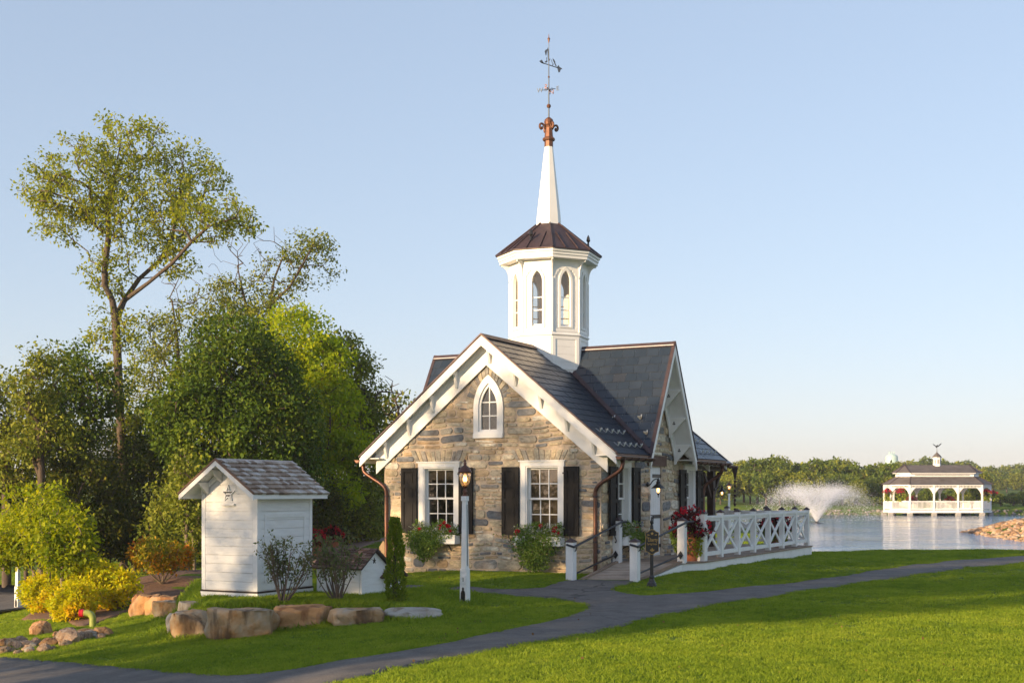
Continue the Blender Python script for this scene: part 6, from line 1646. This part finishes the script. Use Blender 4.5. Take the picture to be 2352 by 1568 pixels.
for i in range(len(posts)):
    a, b = posts[i], posts[(i+1) % len(posts)]; d = (b-a).normalized(); z = Vector((0,0,1)); L_ = (b-a).length
    MB().bar(a+z*zr_, b+z*zr_, .10, .08).build('handrail', TRIM, gaz); MB().bar(a+z*(zf_+.12), b+z*(zf_+.12), .08, .08).build('bottom_rail', TRIM, gaz)
    bal = MB(); n = max(6, int(L_/.13))
    for k in range(1, n): c = a + d*(L_*k/n); bal.box(c.x-.02, c.x+.02, c.y-.02, c.y+.02, zf_+.16, zr_-.04)
    o = bal.build('baluster_row', TRIM, gaz); o['kind'] = 'stuff'
    MB().bar(a+z*(ze-.06), b+z*(ze-.06), .12, .16).build('eave_beam', TRIM, gaz)
    sp = MB(); n = max(8, int(L_/.14))
    for k in range(1, n): c = a + d*(L_*k/n); sp.box(c.x-.018, c.x+.018, c.y-.018, c.y+.018, ze-.32, ze-.14)
    sp.bar(a+z*(ze-.33), b+z*(ze-.33), .05, .05); o = sp.build('spindle_frieze', TRIM, gaz); o['kind'] = 'stuff'
    for e_, sg in ((a, 1), (b, -1)):
        br = MB(); q = [e_+d*sg*.08+z*(ze-.95), e_+d*sg*.14+z*(ze-.95), e_+d*sg*.26+z*(ze-.68), e_+d*sg*.50+z*(ze-.42), e_+d*sg*.62+z*(ze-.36), e_+d*sg*.08+z*(ze-.36)]
        nn = d.cross(z); br.prism([p-nn*.02 for p in q], nn*.04); br.build('corner_bracket', TRIM, gaz)
def tier(p0, z0, p1, z1, name):
    mb = MB(); a, b = ring(p0, z0), ring(p1, z1); n = len(a)
    mb.add(a + b, [(i, (i+1) % n, n+(i+1) % n, n+i) for i in range(n)] + [tuple(range(n))[::-1], tuple(range(n, 2*n))])
    o = mb.build(name, ROOFG, gaz)
    for i in range(n): MB().tube([a[i], b[i]], .05, 5).build('hip_cap', COPPERD, o)
    return o
tier(gpoly(.25), gz(2.62), gpoly(-1.05), gz(3.42), 'lower_roof')
MB().prism(ring(gpoly(-1.06), gz(3.40)), (0,0,.34)).build('clerestory', TRIM, gaz)
dn = MB()
for k in range(50):
    x = -FLx+.9+k*.115; dn.box(x, x+.05, -SD-CH+1.0, -SD-CH+1.055, gz(3.52), gz(3.62))
o = dn.build('dentil_row', GREYST, gaz); o['kind'] = 'stuff'
MB().prism(ring(gpoly(-.80), gz(3.74)), (0,0,.10)).build('upper_cornice', TRIM, gaz)
inner = [(-FLx+.35,-.04),(FLx-.35,-.04),(FLx-.3,-.02),(FLx-.3,.02),(FLx-.35,.04),(-FLx+.35,.04),(-FLx+.3,.02),(-FLx+.3,-.02)]
tier(gpoly(-.68), gz(3.84), inner, gz(4.66), 'upper_roof')
cp = MB().lathe([(.40,gz(4.3)),(.40,gz(5.38)),(.46,gz(5.39)),(.46,gz(5.46))], (0,0,0), 8, R(22.5)).build('lantern_turret', TRIM, gaz)
for k in range(8):
    t = R(45*k); MB().box(-.09,.09,-.005,.005,gz(4.78),gz(5.22)).build('turret_window', GREYST, cp).matrix_local = Matrix.Rotation(t, 4, 'Z') @ Matrix.Translation((0,-.375,0))
MB().lathe([(.50,gz(5.46)),(.30,gz(5.72)),(.15,gz(5.86)),(.04,gz(6.0)),(.02,gz(6.3))], (0,0,0), 8, R(22.5)).build('turret_roof', ROOFG, gaz)
eagle = empty('eagle_weathervane', (gp_.x, GAZ_Y, 6.28), R(10), 'dark eagle weathervane with raised wings on the gazebo roof', 'weathervane')
MB().tube([(0,0,-.3),(0,0,.25)], .02, 6).build('rod', BLACKP, eagle)
MB().tube(curve3([(-.12,0,.20),(-.02,0,.30),(.05,0,.42),(.12,0,.46)], 3), [.02,.05,.07,.09,.09,.08,.07,.05,.04,.02], 8).build('body', BLACKP, eagle)
for sd, pts in ((1, [(0,.3),(.12,.36),(.38,.62),(.56,.66),(.42,.52),(.16,.28)]), (-1, [(0,.3),(-.1,.36),(-.36,.56),(-.5,.56),(-.36,.46),(-.12,.28)])):
    MB().prism([(x, -.02, z) for x, z in pts], (0,.04,0)).build('wing', BLACKP, eagle)
# hanging baskets and rail planters on the gazebo
def basket(x, y, z, s, lab, seed, cat='flower basket', grp='hanging flower baskets on the gazebo', trail=True):
    g = np.random.default_rng(seed); w = Matrix.Rotation(R(1.5), 3, 'Z') @ Vector((x, y, 0))
    r = empty('flower_basket', (gp_.x+w.x, GAZ_Y+w.y, z), 0, lab, cat, grp)
    d = rand_dirs(220, g); d[:, 2] = np.abs(d[:, 2]); foliage_part(r, d*np.array([.5,.45,.4])*s*g.random((220,1))**.4, .15, LM['pinkred'], 'red_flowers', g)['kind'] = 'stuff'
    d = rand_dirs(120, g); d[:, 2] = np.abs(d[:, 2])*.6; foliage_part(r, d*np.array([.5,.5,.4])*s*g.random((120,1))**.5, .16, LM['dark'], 'dark_leaves', g)
    if trail:
        P = np.stack([g.normal(0, .26*s, 160), g.normal(0, .2*s, 160), -g.random(160)*.75*s], 1); foliage_part(r, P, .15, LM['limevine'], 'trailing_vine', g, droop=.6)
        MB().lathe([(.08*s,-.28*s),(.26*s,-.1*s),(.30*s,.04*s)], (0,0,0), 10).build('pot', DARKWOOD, r)
        MB().tube([(0,0,.3*s),(0,0,.95)], .012, 4).build('hanger', BLACKP, r)
    else: MB().box(-.6*s,.6*s,-.12,.12,-.2,.02).build('planter_box', TRIM, r)
basket(-FLx-CH-.35, -SD, 1.75, 1.0, 'red hanging basket outside the left end of the gazebo', 1)
basket(-FLx-.75, -SD-.8, 1.75, 1.15, 'red hanging basket in the left gazebo bay', 2)
basket(FLx+.80, -SD-.7, 1.7, 1.15, 'red hanging basket in the right gazebo bay', 3)
basket(FLx+CH+.35, -SD, 1.65, .9, 'red hanging basket outside the right end of the gazebo', 4)
basket(-FLx+1.75, SD+CH-.5, .95, 1.3, 'red planter on the left of the gazebo back rail', 5, 'planter', 'planters on the gazebo back rail', False)
basket(FLx-1.6, SD+CH-.5, .95, 1.2, 'red planter on the right of the gazebo back rail', 6, 'planter', 'planters on the gazebo back rail', False)

# ------------------------------------------------------------------ fountain
fy = 98.0; fp = at(1876,1198,fy)
fou = empty('fountain', (fp.x, fy, WATER_Z), 0, 'white water fountain spraying in a wide fan from the lake', 'fountain')
MB().lathe([(.5,-.06),(.5,.03),(.2,.06),(.12,.12),(.08,.14)], (0,0,0), 14).build('float', BLACKP, fou)
g = np.random.default_rng(3)
m, nt, bs = newmat('spray_drops'); bs.inputs['Base Color'].default_value = (.95,.96,.98,1); bs.inputs['Roughness'].default_value = .3
tr_ = nt.nodes.new('ShaderNodeBsdfTranslucent'); tr_.inputs[0].default_value = (.95,.96,.98,1); ms_ = nt.nodes.new('ShaderNodeMixShader'); ms_.inputs[0].default_value = .5
nt.links.new(bs.outputs[0], ms_.inputs[1]); nt.links.new(tr_.outputs[0], ms_.inputs[2]); nt.links.new(ms_.outputs[0], nt.nodes['Material Output'].inputs['Surface'])
n = 130000
a = g.random(n)*2*np.pi; el = np.radians(g.normal(64, 6, n)); v0 = g.normal(7.7, .35, n); T = 2*v0*np.sin(el)/9.81; t = g.random(n)**.8*T*.99
r_ = v0*np.cos(el)*t + g.normal(0, .06, n)*(.3+t*1.6); z_ = v0*np.sin(el)*t - 4.905*t*t + g.normal(0, .05, n)*(.3+t*1.4)
P = np.stack([r_*np.cos(a), r_*np.sin(a), np.maximum(z_+.1, .0)], 1)
late = t/T
keep = g.random(n) < np.where(late > .6, .40, np.where(late > .4, .75, 1.0)); P = P[keep]
v, q = leaves(P, .034, g, .4, .6); o = link(bpy.data.objects.new('spray', quick_mesh('spray', v, q, m)), fou); o['kind'] = 'stuff'

# ------------------------------------------------------------------ shore stones
def pebble_field(name, pts, smin, smax, m_, label, cat, seed):
    g = np.random.default_rng(seed); bm = bmesh.new(); bmesh.ops.create_icosphere(bm, subdivisions=1, radius=1); base = np.array([v.co for v in bm.verts]); fc = np.array([[v.index for v in f.verts] for f in bm.faces]); bm.free()
    n = len(pts); s = g.uniform(smin, smax, (n,1,1)); d = base[None]*(1+.28*g.normal(size=(n, len(base), 1)).clip(-1.2,1.2))*np.stack([g.uniform(.8,1.4,n), g.uniform(.8,1.3,n), g.uniform(.5,.85,n)], 1)[:, None]
    V = pts[:, None] + d*s; q = (fc[None] + (np.arange(n)*len(base))[:, None, None]).reshape(-1, 3)
    me = quick_mesh(name, V.reshape(-1, 3), q, m_); set_rnd(me, np.repeat(g.random(n), len(fc)))
    o = link(bpy.data.objects.new(name, me)); tag(o, label, cat, kind='stuff'); return o
PEB = attr_mat('shore_stone', [(0,(.22,.14,.09)),(.4,(.38,.23,.13)),(.7,(.46,.31,.19)),(1,(.40,.32,.25))], .85, .25, .3, (3,3,3), .4, 12)
PEBG = attr_mat('grey_shore_stone', [(0,(.14,.125,.115)),(.5,(.24,.21,.19)),(1,(.32,.29,.27))], .85, .25, .3, (3,3,3), .4, 12)
g = np.random.default_rng(9)
xy = np.stack([g.uniform(20, 50, 14000), g.uniform(46, 92, 14000)], 1); sd_ = sdist(xy[:,0], xy[:,1], PENIN); z = H(xy[:,0], xy[:,1]); k = (z > WATER_Z-.15) & (z < .12) & (sd_ > -2.5)
pebble_field('shore_rocks', np.stack([xy[k,0], xy[k,1], z[k]], 1), .09, .24, PEB, 'bank of loose tan stones on the point of land at the right', 'stones', 1)
x = g.uniform(18, 75, 3600); y = g.uniform(131, 138, 3600); z = H(x, y); k = (z > WATER_Z-.2) & (z < -.12)
pebble_field('far_shore_rocks', np.stack([x[k], y[k], z[k]], 1), 0.08, .2, PEBG, 'grey stones along the far shore below the trees', 'stones', 2)

# ------------------------------------------------------------------ trees across the lake (five patterns, copied)
def far_proto(seed, h, w, lm, cl=150, per=26, size=.42):
    g = np.random.default_rng(seed); lobes = [((0,0,h*.62),(w*.5,w*.5,h*.36))]
    for k in range(5):
        a = g.random()*6.28; lobes.append(((w*.34*math.cos(a), w*.34*math.sin(a), h*g.uniform(.38,.8)), (w*.3,w*.3,h*.19)))
    tips = in_lobes(lobes, cl, g, .7); nodes, par, rad = grow([[(0,0,-.5),(0,0,h*.2),(.1,0,h*.4)]], tips[:40], g, step=1.2, tip_r=.03, base_r=.2)
    wm = wood_mesh('trunk', nodes, par, rad, BARK, 5)
    C = np.repeat(tips, per, 0); d = rand_dirs(len(C), g); P = C + d*g.random((len(C),1))**.5*h*.085
    v, q = leaves(P, size, g, .15, .7, out=d, outw=.3); return wm, quick_mesh('crown', v, q, lm)
protos = [far_proto(300+i, h, w, LM[m_]) for i, (h, w, m_) in enumerate(((7.2,5.2,'far'),(6.4,5.6,'far'),(7.8,5.0,'olive'),(5.8,5.0,'far'),(6.8,6.0,'olive')))]
low = [far_proto(320+i, h, w, LM['far'], 90, 24, .34) for i, (h, w) in enumerate(((2.8,3.4),(2.3,3.0)))]
cnt = {}
def far_tree(px, top, Y, k, label, group, pr=protos, name='lakeside_tree', cat='tree', sx=1.0):
    x = (px-CX)/F*Y; z0 = hz(x, Y); ht = at(px, top, Y).z - z0; wm, cm = pr[k % len(pr)]
    hh = max(v.co.z for v in cm.vertices) if not cm.get('hh') else cm['hh']; cm['hh'] = hh; s = ht/hh
    cnt[label] = cnt.get(label, 0)+1
    if group: label = label.replace('*', ORD[cnt[label]-1])
    r = empty(name, (x, Y, z0), rc.uniform(0, 6.3), label, cat, group); r.scale = (s*sx, s*sx, s)
    link(bpy.data.objects.new('trunk', wm), r); link(bpy.data.objects.new('crown', cm), r)
rc = random.Random(77)
px = 1440; i = 0
prof = lambda p: np.interp(p, [1440,1640,1680,1720,1790,1830,1870,1930,1980,2040,2070], [1060,1075,1062,1050,1034,1058,1046,1048,1062,1055,1075])
while px < 2070:
    far_tree(px, prof(px)+rc.uniform(-4,8), rc.uniform(150,168), i, '* tree from the left in the tall wood across the lake', 'near wood across the lake'); px += rc.uniform(22,34); i += 1
px = 1655
while px < 2060:
    far_tree(px, prof(px)+30+rc.uniform(-6,14), rc.uniform(140,148), i, '* lower tree from the left at the front of the wood across the lake', 'front row of the wood across the lake', sx=1.05); px += rc.uniform(30,42); i += 1
px = 1990
while px < 2400:
    t = np.interp(px, [1990,2060,2120,2210,2250,2352,2400], [1068,1060,1046,1050,1062,1058,1060])
    far_tree(px, t+rc.uniform(-2,8), rc.uniform(290,330), i, '* hazy tree from the left on the far skyline behind the gazebo', 'far skyline trees', sx=1.25); px += rc.uniform(18,28); i += 1
px = 2040
while px < 2400:
    far_tree(px, 1078+rc.uniform(-6,12), rc.uniform(225,260), i, '* hazy tree from the left below the skyline behind the gazebo', 'hazy trees behind the gazebo', sx=1.2); px += rc.uniform(24,36); i += 1
px = 1990
while px < 2400:
    if not 2060 < px < 2240 or True: far_tree(px, 1118+rc.uniform(-10,14), rc.uniform(142,152), i, '* bushy shore tree from the left around the gazebo', 'bushy trees along the far shore', sx=1.2)
    px += rc.uniform(24,36); i += 1
far_tree(2243, 1072, 139, 2, 'pointed tree just right of the gazebo roof', None, sx=.75)
px = 1960
while px < 2400:
    if not (2040 < px < 2270): far_tree(px, 1140+rc.uniform(-6,8), rc.uniform(138,140), i, '* low bush from the left at the water edge across the lake', 'low bushes at the water edge', low, 'shore_bush', 'bush')
    px += rc.uniform(18,30); i += 1
# water tower
wt_ = at(2048,1040,620); TANK = mat('pale_teal_tank', (.45,.62,.60), .5, var=.06, scale=.3)
wt = empty('water_tower', (wt_.x, 620, hz(wt_.x,620)-.5), 0, 'pale teal water tank on the skyline above the far trees', 'water tower')
zt = wt_.z - wt.location.z
MB().lathe([(2.9,zt-8),(3.05,zt-7.7),(3.05,zt-2.2),(2.8,zt-1.4),(1.4,zt-.5),(.3,zt-.2)], (0,0,0), 24).build('tank', TANK, wt, smooth=True)
for k in range(6): MB().tube([(2.7*math.cos(k*1.047),2.7*math.sin(k*1.047),0),(2.7*math.cos(k*1.047),2.7*math.sin(k*1.047),zt-7.8)], .2, 6).build('leg', TANK, wt)
for k in range(3): MB().box(-1.4+k*1.2,-1.0+k*1.2,-.2,.2,zt-.9,zt+.7).build('antenna', TANK, wt)

# ------------------------------------------------------------------ shade trees left of the picture, between the low sun and the house
sxy = Vector((S_DIR.x, S_DIR.y)).normalized(); pxy = Vector((-sxy.y, sxy.x))
def sun_pos(a, p):   # a: along towards the sun from the origin, p: across
    return (sxy.x*a + pxy.x*p, sxy.y*a + pxy.y*p)
for i, (a, p, top, r_, cl) in enumerate(((23,-14.0,12.8,2.8,300),(25,-17.6,15.0,2.7,250),(22,-21.6,14.6,2.3,240))):
    x, y = sun_pos(a, p); bz = hz(x, y)-.1
    tree('shade_tree', (x, y, bz), [[(0,0,0),(0,0,3),(.1,0,6)]], [((0,0,top-3.6),(r_,r_,3.2)), ((r_*.5,.3,top-5.5),(r_*.8,r_*.8,2.6)), ((-r_*.5,-.3,top-6),(r_*.8,r_*.8,2.4)), ((.3,.2,top-1.2),(r_*.6,r_*.6,1.3)), ((r_*.75*pxy.x,r_*.75*pxy.y,top-2.2),(r_*.6,r_*.6,1.6)), ((-r_*.75*pxy.x,-r_*.75*pxy.y,top-2.4),(r_*.6,r_*.6,1.6))], cl, (60, 22, 20)[i], (.27,.24,.24)[i], LM['dark'], 400+i,
         ('tall shade tree left of the picture, nearest the path', 'tall shade tree left of the picture, middle of three', 'tall shade tree left of the picture, farthest from the path')[i], 'shade trees left of the picture', clump_r=.6, base_r=.2, shell=.3)

for i, (a, p) in enumerate(((36,-11),(38,-16),(36,-21),(38,-26),(37,-31))):
    x, y = sun_pos(a, p); bz = hz(x, y)-.1
    tree('wood_edge_tree', (x, y, bz), [[(0,0,0),(0,0,2)]], [((0,0,2.6),(3.0,3.0,2.4)), ((1,.5,4.2),(2.2,2.2,1.6)), ((-1,.5,1.2),(2.6,2.6,1.4))], 150, 40, .26, LM['under'], 420+i,
         ('low wood edge tree outside the picture, %s from the path' % ('nearest','second','third','fourth','fifth')[i]), 'wood edge outside the picture', clump_r=.7, base_r=.15, shell=.5)

# ------------------------------------------------------------------ grass blades
GRASSM = None
m, nt, bs = newmat('grass_blade'); N, L = nt.nodes, nt.links
oi = N.new('ShaderNodeObjectInfo'); g_ = N.new('ShaderNodeNewGeometry')
nz = N.new('ShaderNodeTexNoise'); nz.inputs['Scale'].default_value = .8; nz.inputs['Detail'].default_value = 5; L.new(g_.outputs['Position'], nz.inputs['Vector'])
mx = N.new('ShaderNodeMix'); mx.data_type = 'FLOAT'; mx.inputs[0].default_value = .62; L.new(oi.outputs['Random'], mx.inputs[2]); L.new(nz.outputs['Fac'], mx.inputs[3])
rp = ramp_node(nt, [(.2,(.13,.215,.014)),(.45,(.21,.30,.02)),(.7,(.32,.39,.03)),(.9,(.43,.42,.07)),(1,(.50,.45,.14))]); L.new(mx.outputs[0], rp.inputs['Fac'])
L.new(rp.outputs[0], bs.inputs['Base Color']); bs.inputs['Roughness'].default_value = .6; bs.inputs['Specular IOR Level'].default_value = .2
tr_ = N.new('ShaderNodeBsdfTranslucent'); hs = N.new('ShaderNodeHueSaturation'); hs.inputs['Value'].default_value = 1.4; L.new(rp.outputs[0], hs.inputs['Color']); L.new(hs.outputs[0], tr_.inputs[0])
ms_ = N.new('ShaderNodeMixShader'); ms_.inputs[0].default_value = .4; L.new(bs.outputs[0], ms_.inputs[1]); L.new(tr_.outputs[0], ms_.inputs[2]); L.new(ms_.outputs[0], N['Material Output'].inputs['Surface'])
GRASSM = m
src = bpy.data.collections.new('grass_tufts')
for k in range(5):
    g = np.random.default_rng(500+k); n = 34; r_ = .085*np.sqrt(g.random(n)); a = g.random(n)*6.283; b0 = np.stack([r_*np.cos(a), r_*np.sin(a), np.full(n, -.012)], 1)
    t = g.random(n)*6.283; wv_ = np.stack([np.cos(t), np.sin(t), 0*t], 1)*.0034; ln = g.normal(0, .45, (n, 2)); hh = g.uniform(.022, .05, n)
    mid = b0 + np.stack([ln[:,0]*hh*.35, ln[:,1]*hh*.35, hh*.6], 1); tip = b0 + np.stack([ln[:,0]*hh, ln[:,1]*hh, hh], 1)
    V = np.stack([b0-wv_, b0+wv_, mid+wv_*.75, tip, mid-wv_*.75], 1).reshape(-1, 3)
    me = quick_mesh('tuft', V, np.arange(n*5).reshape(n, 5), GRASSM); src.objects.link(bpy.data.objects.new('tuft', me))
g = np.random.default_rng(60)
def lawn_points(y0, y1, dens):
    A = (y1-y0)*(.43*y1+4)*2; n = int(A*dens); y = g.uniform(y0, y1, n); x = g.uniform(-.43*y1-4, .43*y1+4, n); k = np.abs(x-1.2) < .43*y+2.6; return x[k], y[k]
XY = [lawn_points(9.6, 15, 210), lawn_points(15, 20, 170), lawn_points(20, 27, 110), lawn_points(27, 40, 55), lawn_points(40, 52, 18)]
gx_ = np.concatenate([a for a, b in XY]); gy_ = np.concatenate([b for a, b in XY]); z = H(gx_, gy_)
hx = (gx_-HC[0])*math.cos(-HROT) - (gy_-HC[1])*math.sin(-HROT); hy_ = (gx_-HC[0])*math.sin(-HROT) + (gy_-HC[1])*math.cos(-HROT)
ok = ~inside(gx_, gy_, PATH) & ~inside(gx_, gy_, ROAD) & ~inside(gx_, gy_, MULCHP) & ~inside(gx_, gy_, BACKPATH) & (z > -.42+0*z - .0) | ((gx_ < -5) & ~inside(gx_, gy_, PATH) & ~inside(gx_, gy_, ROAD) & ~inside(gx_, gy_, MULCHP) & ~inside(gx_, gy_, BACKPATH))
ok &= ~((np.abs(hx) < WX) & (hy_ > SF) & (hy_ < SB)) & ~inside(hx, hy_, DP)
rampP = [(LL2.x, LL2.y), (LR2.x, LR2.y), (UR2.x, UR2.y), (UL2.x, UL2.y)]; ok &= ~inside(hx, hy_, rampP)
sx_ = (gx_-shed.location.x)*math.cos(-HROT) - (gy_-shed.location.y)*math.sin(-HROT); sy_ = (gx_-shed.location.x)*math.sin(-HROT) + (gy_-shed.location.y)*math.cos(-HROT)
ok &= ~((np.abs(sx_) < SHW/2+.03) & (np.abs(sy_) < SHD/2+.03))
gx_, gy_, z = gx_[ok], gy_[ok], z[ok]
dm = sdist(gx_, gy_, MOUND); long_ = np.where(dm > -.25, 1.75, 1.0)*np.where(np.abs(dm+.25) < .22, 1.35, 1.0)*np.where(gy_ > 30, 1.25, 1.0)
pd = np.abs(sdist(gx_, gy_, PATH)); long_ = np.where(pd < .10, long_*1.15, long_)
me = bpy.data.meshes.new('grass'); me.vertices.add(len(gx_)); me.vertices.foreach_set('co', np.stack([gx_, gy_, z], 1).astype(np.float32).ravel())
for nm, val in (('rz', g.random(len(gx_))*6.283), ('sc', long_*g.uniform(.75, 1.25, len(gx_)))):
    at_ = me.attributes.new(nm, 'FLOAT', 'POINT'); at_.data.foreach_set('value', val.astype(np.float32))
grass = link(bpy.data.objects.new('grass', me)); tag(grass, 'short mown green grass covering the lawn around the paths', 'grass', kind='stuff')
nt = bpy.data.node_groups.new('grass_scatter', 'GeometryNodeTree')
nt.interface.new_socket('Geometry', in_out='INPUT', socket_type='NodeSocketGeometry'); nt.interface.new_socket('Geometry', in_out='OUTPUT', socket_type='NodeSocketGeometry')
gi = nt.nodes.new('NodeGroupInput'); go_ = nt.nodes.new('NodeGroupOutput'); ip = nt.nodes.new('GeometryNodeInstanceOnPoints'); ci_ = nt.nodes.new('GeometryNodeCollectionInfo')
ci_.inputs[0].default_value = src; ci_.inputs['Separate Children'].default_value = True; ci_.inputs['Reset Children'].default_value = True
ip.inputs['Pick Instance'].default_value = True
a1 = nt.nodes.new('GeometryNodeInputNamedAttribute'); a1.data_type = 'FLOAT'; a1.inputs['Name'].default_value = 'rz'
a2 = nt.nodes.new('GeometryNodeInputNamedAttribute'); a2.data_type = 'FLOAT'; a2.inputs['Name'].default_value = 'sc'
cx_ = nt.nodes.new('ShaderNodeCombineXYZ'); nt.links.new(a1.outputs[0], cx_.inputs[2]); c3 = nt.nodes.new('ShaderNodeCombineXYZ')
for k in range(3): nt.links.new(a2.outputs[0], c3.inputs[k])
nt.links.new(gi.outputs[0], ip.inputs['Points']); nt.links.new(ci_.outputs[0], ip.inputs['Instance']); nt.links.new(cx_.outputs[0], ip.inputs['Rotation']); nt.links.new(c3.outputs[0], ip.inputs['Scale']); nt.links.new(ip.outputs[0], go_.inputs[0])
md = grass.modifiers.new('scatter', 'NODES'); md.node_group = nt

# ------------------------------------------------------------------ fallen leaves
LM['fallen'] = leaf_mat('fallen_leaf', [(0,(.10,.05,.025)),(.5,(.19,.10,.04)),(1,(.30,.19,.07))], .15)
g = np.random.default_rng(88); k = g.choice(len(gx_), 260, replace=False); k = k[(gy_[k] < 30)]
P = np.stack([gx_[k], gy_[k], z[k]+.035], 1); P = np.concatenate([P, [[x, y, hz(x, y)+.02] for x, y in zip(g.uniform(-7, 8, 160), g.uniform(11, 25, 160)) if inside(x, y, PATH)]])
v, q = leaves(P, .032, g, 0.0, .7); o = link(bpy.data.objects.new('fallen_leaves', quick_mesh('fallen_leaves', v, q, LM['fallen']))); tag(o, 'scattered small brown fallen leaves on the lawn and path', 'leaves', kind='stuff')

# ------------------------------------------------------------------ the evening air
m = bpy.data.materials.new('evening_haze'); m.use_nodes = True; nt = m.node_tree
nt.nodes.remove(nt.nodes['Principled BSDF']); pv = nt.nodes.new('ShaderNodeVolumePrincipled'); pv.inputs['Color'].default_value = (.93,.93,.97,1); pv.inputs['Density'].default_value = .00045; pv.inputs['Anisotropy'].default_value = .2
nt.links.new(pv.outputs[0], nt.nodes['Material Output'].inputs['Volume'])
hz_o = MB().box(-420, 420, -150, 720, -3.5, 24).build('haze', m); hz_o['kind'] = 'stuff'; tag(hz_o, 'thin bluish evening haze over the lake and far trees', 'haze')
